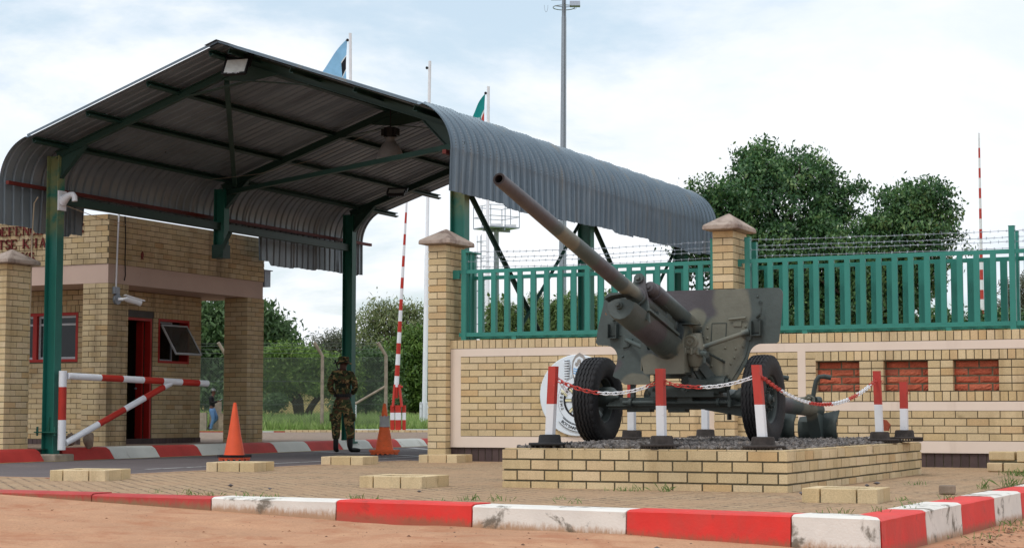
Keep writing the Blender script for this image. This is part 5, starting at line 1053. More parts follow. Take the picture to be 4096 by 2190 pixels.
# ------------------------------------------------------------------ traffic cones
def cone(loc, label, om, black, sleeve):
    t = thing('traffic_cone', label, 'traffic cone', loc, 'orange traffic cones on the road'); c = Vector(loc); H = .99
    mb = MB(); oc = [(.30*math.cos(R(a)), .30*math.sin(R(a))) for a in range(22, 382, 45)]
    z0 = .035; mb.prism([(x, y) for x, y in oc], lambda u, v, t_: (c.x+u, c.y+v, c.z+t_), z0+.02, z0+.06); b = mb.build('base', M['black' if black else om], t)
    mb = MB(); mb.prism([(x*.93, y*.93) for x, y in oc], lambda u, v, t_: (c.x+u, c.y+v, c.z+t_), z0-.01, z0+.019)
    for k in range(16): a = k/16*6.283; mb.box(c.x+.24*math.cos(a)-.02, c.x+.24*math.cos(a)+.02, c.y+.24*math.sin(a)-.02, c.y+.24*math.sin(a)+.02, c.z+.0, c.z+z0-.011)
    mb.build('foot', M[om], t)
    mb = MB(); mb.lathe(c, (0,0,1), [(z0+.06,.19),(z0+.065,.175),(.40,.120),(.401,.117),(.60,.088),(.601,.086),(H-.03,.032),(H-.008,.028),(H,.018),(H,0)], 40); mb.build('cone_body', M[om], t, smooth=True)
    if sleeve:
        mb = MB(); mb.lathe(c, (0,0,1), [(.54,.115),(.54,.102),(.69,.092),(.73,.098),(.745,.104)], 24, mod=lambda i, j, h, r: (h+(.018*math.sin(j*2.3) if i > 2 else .003*math.sin(j)), r+.004*math.sin(j*1.7))); o = mb.build('torn_sleeve', M['silver'], t, smooth=True); sf = o.modifiers.new('s', 'SOLIDIFY'); sf.thickness = .004
cone((-17.40, 25.75, roadz(25.7)), 'clean orange traffic cone with black edged base on the road', 'orange', True, False)
cone((-17.0, 30.3, roadz(30)), 'scuffed orange cone with torn grey sleeve beside the guard', 'orange_dirty', False, True)
# ------------------------------------------------------------------ brick ring planters
def planter(cx_, cy_, sx, sy, rz_, label, h=.105):
    t = thing('brick_ring', label, 'planter', (cx_, cy_, 0), 'low square rings of tan brick on the paving'); A = Matrix.Rotation(rz_, 3, 'Z'); ax = [A@Vector(v) for v in ((1,0,0),(0,1,0),(0,0,1))]; tk = .11
    def br(x0, x1, y0, y1):
        mb = MB(); mb.obox(Vector((cx_, cy_, h/2-.01))+A@Vector(((x0+x1)/2, (y0+y1)/2, 0)), ((x1-x0)/2, (y1-y0)/2, h/2+.01), ax, 0, rng.random()*.9+.05); o = mb.build('brick', M['brick'], t); bv = o.modifiers.new('b', 'BEVEL'); bv.width = .005; bv.segments = 2
    a, b, g_ = sx/2, sy/2, .008
    br(-a, -a+.14, -b, -b+tk); br(-a+.14+g_*1.5, -a+.14+.29, -b, -b+tk); br(-a+.43+g_*1.5, a, -b, -b+tk)
    br(a-tk, a, -b+tk+g_*.3, b-tk-.14); br(a-tk, a, b-tk-.14+g_, b); br(-a, a-tk-g_, b-tk, b); br(-a, -a+tk, -b+tk+g_*.3, b-tk-g_)
    mb = MB(); mb.obox(Vector((cx_, cy_, 0.0)), (a-.012, b-.012, .04), ax); mb.build('soil', M['mortar_light'], t)
planter(-12.12, 15.25, .62, .66, R(14), 'ring of tan bricks nearest the left edge of the photo')
planter(-12.34, 18.40, .63, .62, R(10), 'ring of tan bricks in front of the clean orange cone')
planter(-12.58, 21.45, .62, .58, R(8), 'ring of tan bricks in front of the scuffed cone')
planter(-8.22, 15.05, .66, .60, R(2), 'ring of tan bricks nearest the kerb, left of the gun plinth')
planter(-11.86, 22.95, .60, .56, R(3), 'ring of tan bricks at the foot of the gate pillar')
planter(-3.66, 14.05, .60, .50, R(2), 'ring of tan bricks before the near corner of the plinth')
def loose(cx_, cy_, z, sx, sy, sz, rz_, label, m, name='brick', grp=None):
    mb = MB(); A = Matrix.Rotation(rz_, 3, 'Z'); mb.obox((cx_, cy_, z+sz/2), (sx/2, sy/2, sz/2), [A@Vector(v) for v in ((1,0,0),(0,1,0),(0,0,1))], 0, .5); o = mb.build(name, m); bv = o.modifiers.new('b', 'BEVEL'); bv.width = .010; bv.segments = 3; return tag(o, label, 'brick', grp)
loose(-3.18, 15.62, 0, .14, .12, .075, R(10), 'single loose grey brick on the paving near the right kerb', M['stone'])
st = thing('brick_stack', 'small stack of broken tan bricks against the wall at the right edge', 'brick stack', (-3.7, 21.9, 0))
for i, (x0, x1, z0, z1, y) in enumerate(((-3.98,-3.80,.0,.105,21.9),(-3.785,-3.50,.0,.105,21.9),(-3.485,-3.2,.0,.105,21.9),(-3.96,-3.66,.135,.24,21.93),(-3.63,-3.35,.115,.25,21.92))):
    mb = MB(); mb.box(x0, x1, y, y+.2, z0, z1, 0, rng.random()); o = mb.build('brick', M['brick'], st); bv = o.modifiers.new('b', 'BEVEL'); bv.width = .01; bv.segments = 2
mb = MB(); mb.box(-3.95, -3.35, 21.95, 22.1, .10, .14); mb.build('mortar', M['mortar_light'], st)
# small pebbles and weeds on the paving
gp = random.Random(11)
for i, (x, y, s_, lb) in enumerate(((-9.7,14.3,.03,'dark pebble on the paving left of the nearest brick ring'),(-9.0,13.9,.02,'small dark pebble between kerb and brick ring'),(-4.3,15.0,.032,'dark stone lying at the near corner of the plinth'),(-4.2,16.9,.03,'dark stone beside the right side of the plinth'),(-4.25,17.5,.03,'dark stone farther along the right side of the plinth'),(-7.5,14.0,.022,'small pebble before the plinth front'),(-10.2,11.2,.03,'flat dark stone on the sand at left'),(-4.2,11.2,.03,'brown stone on the sand before the long red kerb stone'))):
    mb = MB(); zb = 0 if y > 12.5 else sandz(x, y); rot = Matrix.Rotation(gp.uniform(0,3), 3, 'Z'); P = [Vector((x, y, zb+s_*.3))+rot@(Vector(v)*s_*gp.uniform(.8,1.15)) for v in ((1.3,0,0),(-1.2,.1,0),(0,.9,.1),(.1,-.9,0),(0,.1,.6),(.1,0,-.5),(.7,.6,.3),(-.6,-.6,.3))]
    from mathutils.geometry import convex_hull_2d
    import bmesh
    bm = bmesh.new(); [bm.verts.new(p_*S) for p_ in P]; bmesh.ops.convex_hull(bm, input=bm.verts); me = bpy.data.meshes.new('stone'); bm.to_mesh(me); bm.free(); me.materials.append(M['pebble']); o = bpy.data.objects.new('stone', me); C.objects.link(o); tag(o, lb, 'stone', 'loose stones on the ground')
mb = MB(); gw = random.Random(21)
def tuft(x, y, z, n, h, sp_=.05):
    for i in range(n):
        a = gw.uniform(0, 6.283); l = h*gw.uniform(.4, 1); o = Vector((x+gw.gauss(0, sp_), y+gw.gauss(0, sp_), z)); d = Vector((math.cos(a)*l*gw.uniform(.2,.9), math.sin(a)*l*gw.uniform(.2,.9), l*gw.uniform(.35,1))); w_ = Vector((-math.sin(a), math.cos(a), 0))*.0035
        m_ = o+d*.55+Vector((0,0,l*.12)); mb.add([o-w_, o+w_, m_+w_*.7, o+d, m_-w_*.7], [(0,1,2,3,4)], 0, gw.random()*.98+.01)
for x, y, n, h in ((-9.0,12.62,16,.09),(-8.75,12.62,20,.07),(-8.4,12.62,14,.07),(-8.15,12.6,14,.07),(-7.3,12.55,20,.08),(-7.1,12.6,12,.06),(-6.45,12.9,16,.09),(-6.2,12.9,14,.09),(-5.85,13.4,10,.06),(-5.5,12.8,12,.06),(-6.0,15.05,22,.07),(-5.85,15.1,16,.09),(-5.6,15.15,18,.11),(-3.25,12.3,14,.07),(-3.05,12.6,12,.07),(-3.0,13.1,10,.07),(-3.05,13.6,10,.07),(-2.95,14.6,10,.09),(-3.3,14.4,10,.07),(-3.35,20.6,40,.14),(-3.05,20.3,36,.16),(-2.95,19.5,34,.17),(-3.5,20.8,26,.12),(-3.9,17.6,16,.07),(-2.85,18.3,40,.2),(-6.6,12.7,8,.05),(-9.6,13.0,8,.05),(-3.1,16.9,20,.14),(-2.98,17.6,30,.18)):
    tuft(x, y, -.005, n, h)
for x, y, n, h in ((-2.55,13.3,10,.10),(-2.45,14.2,14,.10),(-2.5,14.9,18,.12),(-2.4,15.7,22,.14)): tuft(x, y, -.22, n, h, .09)
tag(mb.build('weeds', M['weed']), 'short weeds sprouting from joints in the paving and by the kerb', 'weeds', kind='stuff')
M['leaf_litter'] = mat('dry_leaves', srgb(112,84,62), .9, rnd=[srgb(120,88,60), srgb(92,74,58), srgb(140,112,84), srgb(84,80,68)], var=.2)
mb = MB()
for i in range(520):
    x = -2.62+abs(gw.gauss(0, .28)); y = gw.uniform(12.4, 17.5); z = sandz(x, y)+.006; a = gw.uniform(0, 6.28); s_ = gw.uniform(.008, .028); d = Vector((math.cos(a), math.sin(a), gw.uniform(-.3,.4)))*s_; e = Vector((-math.sin(a), math.cos(a), gw.uniform(-.3,.3)))*s_*.45; c = Vector((x, y, z)); mb.add([c-d, c+e, c+d, c-e], [(0,1,2,3)], 0, gw.random()*.98+.01)
tag(mb.build('litter', M['leaf_litter']), 'dry leaves and twigs on the sand beside the right kerb', 'leaf litter', kind='stuff')
# ------------------------------------------------------------------ pipe barrier
ba = thing('pipe_barrier', 'red and white striped swing barrier made of steel pipe', 'barrier', (-19.9, 24.2, .1))
P0 = Vector((-19.83, 24.16, .08)); TOP = 1.335
def stripes(p, q, cuts, r_, first='W', nm='arm'):
    p, q = Vector(p), Vector(q); k = first
    for a, b in zip(cuts, cuts[1:]):
        mb = MB(); mb.cyl(p.lerp(q, a), p.lerp(q, b), r_, n=20); mb.build(('white_' if k == 'W' else 'red_')+nm, M['white' if k == 'W' else 'redarm'], ba, smooth=True); k = 'R' if k == 'W' else 'W'
stripes(P0, P0+Vector((0,0,TOP)), [0,.38,.80,1.0], .068, nm='post')
mb = MB(); mb.lathe(P0+Vector((0,0,TOP)), (0,0,1), [(0,.068),(.006,.066),(.006,0)], 20); mb.build('post_cap', M['white'], ba)
q0 = P0+Vector((.06,.06,TOP-.08)); q1 = Vector((-18.95, 27.15, 1.245)); stripes(q0, q1, [0,.22,.37,.52,.66,.80,.93,1.0], .058)
b0 = P0+Vector((.05,.05,.12)); b1 = q0.lerp(q1, .72)-Vector((0,0,.03)); stripes(b0, b1, [0,.30,.545,.74,.93,1.0], .055, nm='brace')
for (x, y, s_, lb) in ((-20.05,25.15,.14,'upright rough stone propping the barrier brace'),(-20.3,24.95,.13,'dark stone behind the foot of the barrier brace')):
    bm = bmesh.new(); g3 = random.Random(int(s_*100)); 
    for i in range(26): v = Vector((g3.gauss(0,1), g3.gauss(0,1), g3.gauss(0,1))).normalized(); bm.verts.new(Vector((x+v.x*s_*.75, y+v.y*s_*.75, .09+s_*1.05+v.z*s_*1.2))*S)
    bmesh.ops.convex_hull(bm, input=bm.verts); me = bpy.data.meshes.new('stone'); bm.to_mesh(me); bm.free(); me.materials.append(M['stone']); o = bpy.data.objects.new('stone', me); C.objects.link(o); tag(o, lb, 'stone')
# ------------------------------------------------------------------ far objects
def flagpole(xn, d, top, label, xt):
    p = FP(xn, d, -.1); ln = (FP(xt, d, 0)-FP(xn, d, 0))/top; t = thing('flagpole', label, 'flagpole', p, 'white flagpoles beyond the road')
    mb = MB(); mb.tube([p, p+(ln+Vector((0,0,1)))*top*.47, p+(ln+Vector((0,0,1)))*top*.472, p+(ln+Vector((0,0,1)))*top], [.125,.11,.085,.075], 14); mb.build('pole', M['white'], t, smooth=True)
    r_ = Vector((.905,.426,0)); f_ = Vector((-.426,.905,0))
    for s_ in (-1, 1):
        mb = MB(); c = p+r_*(s_*.17+.0)+Vector((0,0,.66)); mb.obox(c, (.06,.11,.66), (r_, f_, (0,0,1))); c2 = c+Vector((0,0,.66)); mb.cyl(c2-f_*.11, c2+f_*.11, .06, n=14)
        for z in (.2, 1.1): mb.cyl(p+r_*s_*.17-f_*.115+Vector((0,0,z)), p+r_*s_*.17-f_*.14+Vector((0,0,z)), .035, n=10)
        mb.build('tabernacle', M['white'], t, smooth=True)
    mb = MB(); q = p+ln*(top-.35)+Vector((0,0,top-.35))-r_*.14; mb.lathe(q, f_, [(-.04,0),(-.04,.07),(.04,.07),(.04,0)], 12); mb.build('pulley', M['black'], t)
    return p, top
HZ = lambda yN, d: .69+(1654-yN)*d/7100
pa, ha = flagpole(1407, 88, HZ(117, 88)+.1, 'white flagpole carrying the light blue flag', 1390)
flagpole(1697, 88, HZ(231, 88)+.1, 'bare white flagpole between the two flags', 1714)
pb, hb = flagpole(1947, 90, HZ(335, 90)+.1, 'white flagpole carrying the green flag, behind the fence', 1952)
pa = FP(1391, 88); pb = FP(1952, 90)
def flag(p, ztop, H, L_, kind, label, sx=1.0):
    r_ = Vector((.905,.426,0)); f_ = Vector((-.426,.905,0)); nu, nv = 28, 30; mb = MB(); bl = []
    for j in range(nv+1):
        v = j/nv
        for i in range(nu+1):
            u = i/nu; s = u*L_; X = -(.16+s*.62*sx*(1-.35*v)+.05*math.sin(9*u+3*v)); Zd = v*H*(1+.0*u)+s*.80*(1-.0*v)-.05*math.sin(6*u+2*v)
            mb.v.append(tuple(p+r_*X+f_*(.16*math.sin(u*11+v*2.2)*u+.05*math.sin(v*7))+Vector((0,0,ztop-Zd))))
    mats = {'bw': ['fblue','fwhite','fblack'], 'gr': ['fgreen','fwhite','fred']}[kind]
    for j in range(nv):
        for i in range(nu):
            v = (j+.5)/nv; u = (i+.5)/nu; a = j*(nu+1)+i; m = 0
            if kind == 'bw': m = (2 if abs(v-.5) < .12 else 1 if abs(v-.5) < .17 else 0) if u < .14 else (2 if u > .80 else 1 if u > .75 else 0)
            else: m = 2 if (u < .17 and abs(v-.55) < .12) or (u > .8 and v < .5) else 1 if (u < .17 and abs(v-.55) < .20) or (u > .75 and v < .5) or (abs(u-.34)**2*6+abs(v-.34)**2*5 < .035 and (i+j) % 3) else 0
            mb.f.append((a, a+1, a+nu+2, a+nu+1)); mb.m.append(m); mb.r.append(0)
    o = mb.build('flag', [M[q] for q in mats], smooth=True, ang=80); return tag(o, label, 'flag')
for n_, c_ in (('fblue', srgb(150,200,240)), ('fwhite', srgb(228,230,236)), ('fblack', srgb(34,36,44)), ('fgreen', srgb(34,146,146)), ('fred', srgb(190,76,70))): M[n_] = leafmat(n_, [c_, c_], .8, .45)
flag(pa, HZ(140, 88), 2.5, 3.4, 'bw', 'light blue flag with white edged black band hanging from its pole')
flag(pb, HZ(364, 90), 2.3, 2.8, 'gr', 'teal green flag with red and white marks hanging from its pole', .75)
# boom barrier, raised
bb = thing('boom_barrier', 'raised red and white boom barrier with striped counterweight box', 'barrier', FP(1590, 80, -.05)); r_ = Vector((.905,.426,0)); f_ = Vector((-.426,.905,0)); b0 = FP(1588, 80, -.1)
zs = [0, .42, .72, 1.12]; 
def bobox(c, h, m, nm): mb = MB(); mb.obox(c, h, (r_, f_, (0,0,1))); return mb.build(nm, m, bb)
for i, (a, b, m) in enumerate(((.0,.52,'redarm'),(.52,.85,'white'),(.85,1.18,'redarm'))):
    for cx_, hw_ in ((.0,.13),(.26,.08),(-.26,.10)): bobox(b0+r_*(cx_+.06)+f_*(.05*abs(cx_))+Vector((0,0,(a+b)/2-(.0 if abs(cx_) < .1 else 0))), (hw_-.004, .2-abs(cx_)*.3, (b-a)/2-.001*i), M[m], 'counterweight')
for s_ in (-1, 1):
    mb = MB(); mb.beam(b0+r_*(.03+s_*.20)-f_*.22+Vector((0,0,1.1)), b0+r_*(.0+s_*.10)-f_*.05+Vector((0,0,2.1)), .09, .09); mb.build('yoke_arm', M['redarm'], bb)
mb = MB(); mb.cyl(b0-r_*.15+Vector((0,0,2.0)), b0+r_*.25+Vector((0,0,2.0)), .05, n=12); mb.build('pivot', M['redarm'], bb)
A0 = b0+r_*(-.06)+Vector((0,0,1.5)); A1 = FP(1625, 80, HZ(760, 80)); k = 0; n_ = 19; Ld = A1-A0
for i in range(n_): mb = MB(); mb.cyl(A0+Ld*i/n_, A0+Ld*(i+1)/n_, .115-.004*i, .115-.004*(i+1), n=14); mb.build('red_boom' if i % 2 == 0 else 'white_boom', M['redarm' if i % 2 == 0 else 'white'], bb, smooth=True)
# wire mesh fence
mf = thing('mesh_fence', 'chain link fence on leaning topped concrete posts before the field', 'fence', FP(1290, 84, 0)); D_ = 84; hP = HZ(1423, D_); G0 = -.05
for xn in (380, 640, 902, 1288, 1543):
    for_arm = [FP(xn, D_, G0), FP(xn, D_, hP), FP(xn-33, D_-.2, hP+.62)]; mb = MB(); mb.tube(for_arm[:2]+[for_arm[1].lerp(for_arm[2], .12), for_arm[2]], [.085,.078,.078,.082], 12); mb.build('fence_post', M['concrete'], mf, smooth=True)
mb = MB(); mb.tube([FP(1375, D_, HZ(1640, D_)), FP(1540, D_, HZ(1545, D_))], .06, 10); mb.tube([FP(1290+90, D_, HZ(1640, D_)), FP(1372, D_, -.1)], .05, 6); mb.build('brace', M['concrete'], mf, smooth=True)
M['wire'] = mat('fence_wire', srgb(90,98,92), .6, metal=.3)
mb = MB(); x0_, x1_ = 380, 1543; a0, a1 = FP(x0_, D_), FP(x1_, D_); Lf = (a1-a0).length; dd = (a1-a0).normalized(); st_ = .13; Hf = hP-.05; k = -Hf
nn = Vector((-dd.y, dd.x, 0))*.004
while k < Lf:
    for s_ in (1, -1):
        u0, u1 = k, k+Hf; z0, z1 = (G0, G0+Hf) if s_ > 0 else (G0+Hf, G0)
        if u0 < 0: z0 = z0+(z1-z0)*(-u0/Hf); u0 = 0
        if u1 > Lf: z1 = z0+(z1-z0)*((Lf-u0)/(u1-u0)); u1 = Lf
        p, q = a0+dd*u0+Vector((0,0,z0)), a0+dd*u1+Vector((0,0,z1)); e = Vector((0,0,.010)); mb.add([p-e, q-e, q+e, p+e], [(0,1,2,3)])
    k += st_
mb.build('wire_mesh', M['wire'], mf)
for z in (G0+.15, G0+1.2, G0+2.3, hP-.08, hP+.15, hP+.32, hP+.48, hP+.60): mb = MB(); mb.tube([FP(x0_-(z-hP)*50 if z > hP else x0_, D_, z), FP((x0_+x1_)/2, D_, z-.03), FP(x1_-(max(0, z-hP))*50, D_, z)], .010, 4); mb.build('strand_wire', M['wire'], mf)
# rough concrete blocks and board behind the walking person
for xn, w_, h_, m, nm, lb in ((806, .5, .85, 'concrete', 'concrete_block', 'tall pale concrete block left of the walking person'),(896, .45, .82, 'stone', 'concrete_block', 'brown concrete block right of the walking person'),(862, .55, 1.35, 'concrete', 'board', 'pale grey board standing behind the walking person')):
    mb = MB(); p = FP(xn, 82.5 if nm == 'board' else 82, -.1); mb.obox(p+Vector((0,0,h_/2)), (w_/2, .12 if nm != 'board' else .02, h_/2), (r_, f_, (0,0,1))); tag(mb.build(nm, M[m]), lb, 'block' if nm != 'board' else 'board')
# cream boundary wall and house behind the field
M['cream'] = mat('cream_wall_paint', srgb(206,186,136), .9, var=.06, vs=1); M['rooft'] = mat('grey_brown_roof_tile', srgb(104,92,88), .9, var=.15, vs=3)
cw = thing('far_wall', 'cream garden wall with capped piers beyond the field', 'wall', FP(1200, 130, 0)); zt = HZ(1592, 130); a, b = FP(500, 130, 0), FP(1760, 130, 0); dd = (b-a).normalized(); nn = Vector((-dd.y, dd.x, 0))
mb = MB(); mb.obox((a+b)/2+Vector((0,0,zt/2-.1)), ((b-a).length/2, .12, zt/2), (dd, nn, (0,0,1))); mb.build('wall_panel', M['cream'], cw)
mb = MB(); mb.obox((a+b)/2+Vector((0,0,zt-.04)), ((b-a).length/2, .2, .06), (dd, nn, (0,0,1))); mb.build('coping', M['cream'], cw)
for x in range(520, 1760, 165): mb = MB(); mb.obox(FP(x, 129.8, zt/2), (.4, .2, zt/2+.02), (dd, nn, (0,0,1))); mb.build('pier', M['cream'], cw)
hs = thing('far_house', 'low house with grey brown tiled roof behind the cream wall', 'house', FP(1000, 150, 0)); c = FP(1030, 150, 0)
mb = MB(); mb.obox(c+Vector((0,0,1.2)), (7, 3, 1.4), (r_, f_, (0,0,1))); mb.build('house_wall', M['cream'], hs)
mb = MB(); mb.add([c+r_*x+f_*y+Vector((0,0,z)) for x, y, z in ((-7.6,-3.6,2.5),(7.6,-3.6,2.5),(7.6,3.6,2.5),(-7.6,3.6,2.5),(-4,0,4.4),(4,0,4.4))], [(0,1,5,4),(1,2,5),(2,3,4,5),(3,0,4),(3,2,1,0)]); mb.build('roof', M['rooft'], hs)
hs2 = thing('far_house', 'long low house with orange gable glimpsed between the acacia trunks', 'house', FP(1400, 155, 0)); c = FP(1330, 155, 0)
mb = MB(); mb.obox(c+Vector((0,0,1.2)), (6, 3, 1.4), (r_, f_, (0,0,1))); mb.build('house_wall', M['redstone'], hs2); mb = MB(); mb.add([c+r_*x+f_*y+Vector((0,0,z)) for x, y, z in ((-6.6,-3.6,2.4),(6.6,-3.6,2.4),(6.6,3.6,2.4),(-6.6,3.6,2.4),(-4,0,4.0),(4,0,4.0))], [(0,1,5,4),(1,2,5),(2,3,4,5),(3,0,4),(3,2,1,0)]); mb.build('roof', M['rooft'], hs2)
# masts
ms = thing('light_mast', 'tall grey steel lighting mast rising out of the photo', 'mast', FP(2248, 122, -.3)); p = FP(2247, 122, -.3); pt = FP(2260, 122, HZ(-22, 122))
mb = MB(); n_ = 12; hh = pt.z-p.z; P = [p.lerp(pt, q) for q in (0,.25,.252,.5,.502,.75,.957,.96,1)]; mb.tube(P, [.34,.31,.29,.26,.24,.21,.18,.165,.155], 8); mb.build('mast_shaft', M['galv'], ms)
mb = MB(); mb.tube([p.lerp(pt, q)+(-f_)*(.31-.16*q)+r_*.05 for q in (0,.5,1)], .02, 5); mb.build('mast_cable', M['black'], ms)
mb = MB(); c = pt+Vector((0,0,.15)); mb.lathe(c-Vector((0,0,.75)), (0,0,1), [(0,.78),(.05,.80),(.05,.74),(0,.78)], 28)
for a in range(3): mb.beam(c-Vector((0,0,.7)), c-Vector((0,0,.7))+Matrix.Rotation(a*2.09, 3, 'Z')@Vector((.78,0,0)), .05, .05)
mb.build('lamp_ring', M['galv'], ms, smooth=True)
for xo, yo in ((.75,-.3),(-.55,-.5)): mb = MB(); q = c+r_*xo+f_*yo-Vector((0,0,.55 if xo > 0 else .1)); mb.obox(q, (.36,.1,.22), (r_, Vector(f_*.8+Vector((0,0,-.5))).normalized(), Vector(f_*.5+Vector((0,0,.8))).normalized())); mb.build('floodlight_head', M['galv'], ms)
for xo, w_, dz in ((-1.25, .25, 1.0), (.75, .3, .6)):
    mb = MB(); q = c+r_*xo-Vector((0,0,.55)); mb.tube([q+r_*(w_*.5)*math.cos(R(a))*(1)+Vector((0,0,dz*.5*math.sin(R(a)))) for a in range(180, 361, 20)], .012, 5); mb.build('cable_loop', M['galv'], ms)
tw = thing('watch_platform', 'steel column with railed platform and caged ladder', 'tower', FP(1985, 146, -.3)); DT = 146; px = 1985; c = FP(px, DT); zt = HZ(912, DT)
mb = MB(); mb.tube([c+Vector((0,0,-.3)), c+Vector((0,0,zt-.35)), c+Vector((0,0,zt-.1))], [.30,.20,.32], 16); mb.build('column', M['galv'], tw, smooth=True)
A = Matrix.Rotation(R(25+32), 3, 'Z'); U_, V_ = A@Vector((1,0,0)), A@Vector((0,1,0)); hw_ = 1.38
mb = MB(); mb.obox(c+Vector((0,0,zt)), (hw_, hw_, .05), (U_, V_, (0,0,1))); mb.obox(c+Vector((0,0,zt-.17)), (hw_*.95,.06,.1), (U_, V_, (0,0,1))); mb.obox(c+Vector((0,0,zt-.16)), (.06,hw_*.95,.09), (U_, V_, (0,0,1))); mb.build('deck', M['galv'], tw)
mb = MB(); zr = HZ(825, DT)-zt
for z in (zr, zr*.5):
    for a, b in ((-1,-1),(1,-1)), ((1,-1),(1,1)), ((1,1),(-1,1)), ((-1,1),(-1,-1)): mb.beam(c+U_*a[0]*hw_+V_*a[1]*hw_+Vector((0,0,zt+z)), c+U_*b[0]*hw_+V_*b[1]*hw_+Vector((0,0,zt+z)), .05, .05)
for a in (-1, 0, 1):
    for b in (-1, 0, 1):
        if (a, b) != (0, 0): mb.beam(c+U_*a*hw_+V_*b*hw_+Vector((0,0,zt)), c+U_*a*hw_+V_*b*hw_+Vector((0,0,zt+zr)), .05, .05)
mb.build('railing', M['galv'], tw); mb = MB(); mb.obox(c+U_*.8-V_*.9+Vector((0,0,zt+.16)), (.5,.25,.11), (r_, f_, (0,0,1))); mb.obox(c-U_*.5-V_*.9+Vector((0,0,zt+.16)), (.5,.25,.11), (r_, f_, (0,0,1))); mb.build('light_box', M['white'], tw)
mb = MB(); lx = FP(1938, DT-1)
for s_ in (-.28, .28): mb.tube([lx+r_*s_+Vector((0,0,-.3)), lx+r_*s_+Vector((0,0,zt-.6))], .03, 6)
k = 0.
while k < zt-.8: mb.tube([lx-r_*.28+Vector((0,0,k)), lx+r_*.28+Vector((0,0,k))], .02, 5); k += .4
k = 2.6
while k < zt-.7: mb.tube([lx-r_*.1+Matrix.Rotation(R(a), 3, 'Z')@(-r_*.55)*1.0+Vector((0,0,k)) for a in range(-90, 91, 30)], .025, 5); k += 1.35
for s_ in (-.62,-.35): mb.tube([lx+r_*s_+Vector((0,0,2.4)), lx+r_*s_+Vector((0,0,zt-.7))], .02, 5)
mb.build('caged_ladder', M['galv'], tw)
rm = thing('striped_pole', 'thin red and white banded pole standing above the right fence', 'pole', FP(3922, 110, -.3)); p = FP(3936, 110, -.3); pt = FP(3939, 110, HZ(525, 110)); seg = []
yv = [525,545,586,627,668,708,749,790,832,873,915,955,998,1040,1078,1119,1159,1197,1240,1280,1400,1660]; k = 0
for i, (a, b) in enumerate(zip(yv, yv[1:])):
    za, zb = HZ(b, 110), HZ(a, 110); w_ = .045 if i < 1 else .052+.004*i; red = (i >= 2 and i % 2 == 0); mb = MB(); f0, f1 = (za-p.z)/(pt.z-p.z), (zb-p.z)/(pt.z-p.z); mb.cyl(p.lerp(pt, f0), p.lerp(pt, f1), w_, n=10); mb.build('red_band' if red else 'white_band', M['pred' if red else 'white'], rm, smooth=True)
# crumbs of earth and small stones lying on the sand
mb = MB(); gd_ = random.Random(77)
for i in range(420):
    x = gd_.uniform(-12.5, 0); y = gd_.uniform(9.8, 12.1) if x < -2.9 else gd_.uniform(11, 17)
    if x > -2.9 and y > 11.6: x = gd_.uniform(-2.6, 0)
    s_ = .004+.012*gd_.random()**5; z = sandz(x, y); mb.add([(x-s_*1.4, y, z), (x, y-s_, z), (x+s_*1.3, y+s_*.2, z), (x+.1*s_, y+s_, z), (x, y, z+s_*.8)], [(0,1,4),(1,2,4),(2,3,4),(3,0,4)], 0, gd_.random()*.98+.01)
M['clod'] = mat('earth_clods', srgb(128,92,68), .95, rnd=[srgb(150,108,78), srgb(112,80,60), srgb(96,82,74), srgb(168,128,98)])
tag(mb.build('debris', M['clod']), 'small clods and grit scattered over the orange sand', 'grit', kind='stuff')
# ------------------------------------------------------------------ trees
def PT(x, y, d): return FP(x, d, HZ(y, d))
def leaves(blobs, nclump, per, csz, lsz, seed, droop=.3, asp=.45, shell=.62, spread=1.0, up=.35):
    g = np.random.default_rng(seed); B = np.array([list(b[0])+list(b[1]) for b in blobs]); wt = (B[:,3]*B[:,4]+B[:,3]*B[:,5]); wt /= wt.sum()
    bi = g.choice(len(B), nclump, p=wt); dirs = g.normal(size=(nclump, 3)); dirs /= np.linalg.norm(dirs, axis=1)[:,None]
    rr = shell+(1-shell)*g.random(nclump)**.6; rr *= 1+.13*g.normal(size=nclump)
    cen = B[bi,:3]+dirs*B[bi,3:]*rr[:,None]
    n = nclump*per; c = np.repeat(cen, per, 0); od = np.repeat(dirs, per, 0)
    pos = c+g.normal(size=(n,3))*csz*np.array([1,1,.75])*spread
    nrm = od*.5+g.normal(size=(n,3))*.6+np.array([0,0,up]); nrm /= np.linalg.norm(nrm, axis=1)[:,None]
    t = np.cross(nrm, g.normal(size=(n,3))); t /= np.linalg.norm(t, axis=1)[:,None]; t[:,2] -= droop; t /= np.linalg.norm(t, axis=1)[:,None]
    b = np.cross(nrm, t); b /= np.linalg.norm(b, axis=1)[:,None]+1e-6
    s = lsz*(.6+.8*g.random(n))[:,None]
    P = np.stack([pos-t*s*.5, pos+b*s*asp*.5-t*s*.05, pos+t*s*.5, pos-b*s*asp*.5-t*s*.05], 1).reshape(-1, 3)
    cl = np.repeat(g.random(nclump), per)
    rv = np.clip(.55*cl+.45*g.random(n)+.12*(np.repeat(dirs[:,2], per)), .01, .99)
    return P, rv
def leaf_obj(name, P, rv, m, parent):
    org = np.array(parent['_org']); n = len(P)//4; me = bpy.data.meshes.new(name); me.vertices.add(len(P)); me.vertices.foreach_set('co', ((P-org)*S).astype(np.float32).ravel())
    me.loops.add(n*4); me.loops.foreach_set('vertex_index', np.arange(n*4, dtype=np.int32)); me.polygons.add(n); me.polygons.foreach_set('loop_start', np.arange(0, n*4, 4, dtype=np.int32)); me.update(calc_edges=True)
    a = me.attributes.new('rnd', 'FLOAT', 'FACE'); a.data.foreach_set('value', rv.astype(np.float32)); me.materials.append(m); o = bpy.data.objects.new(name, me); C.objects.link(o); o.parent = parent; return o
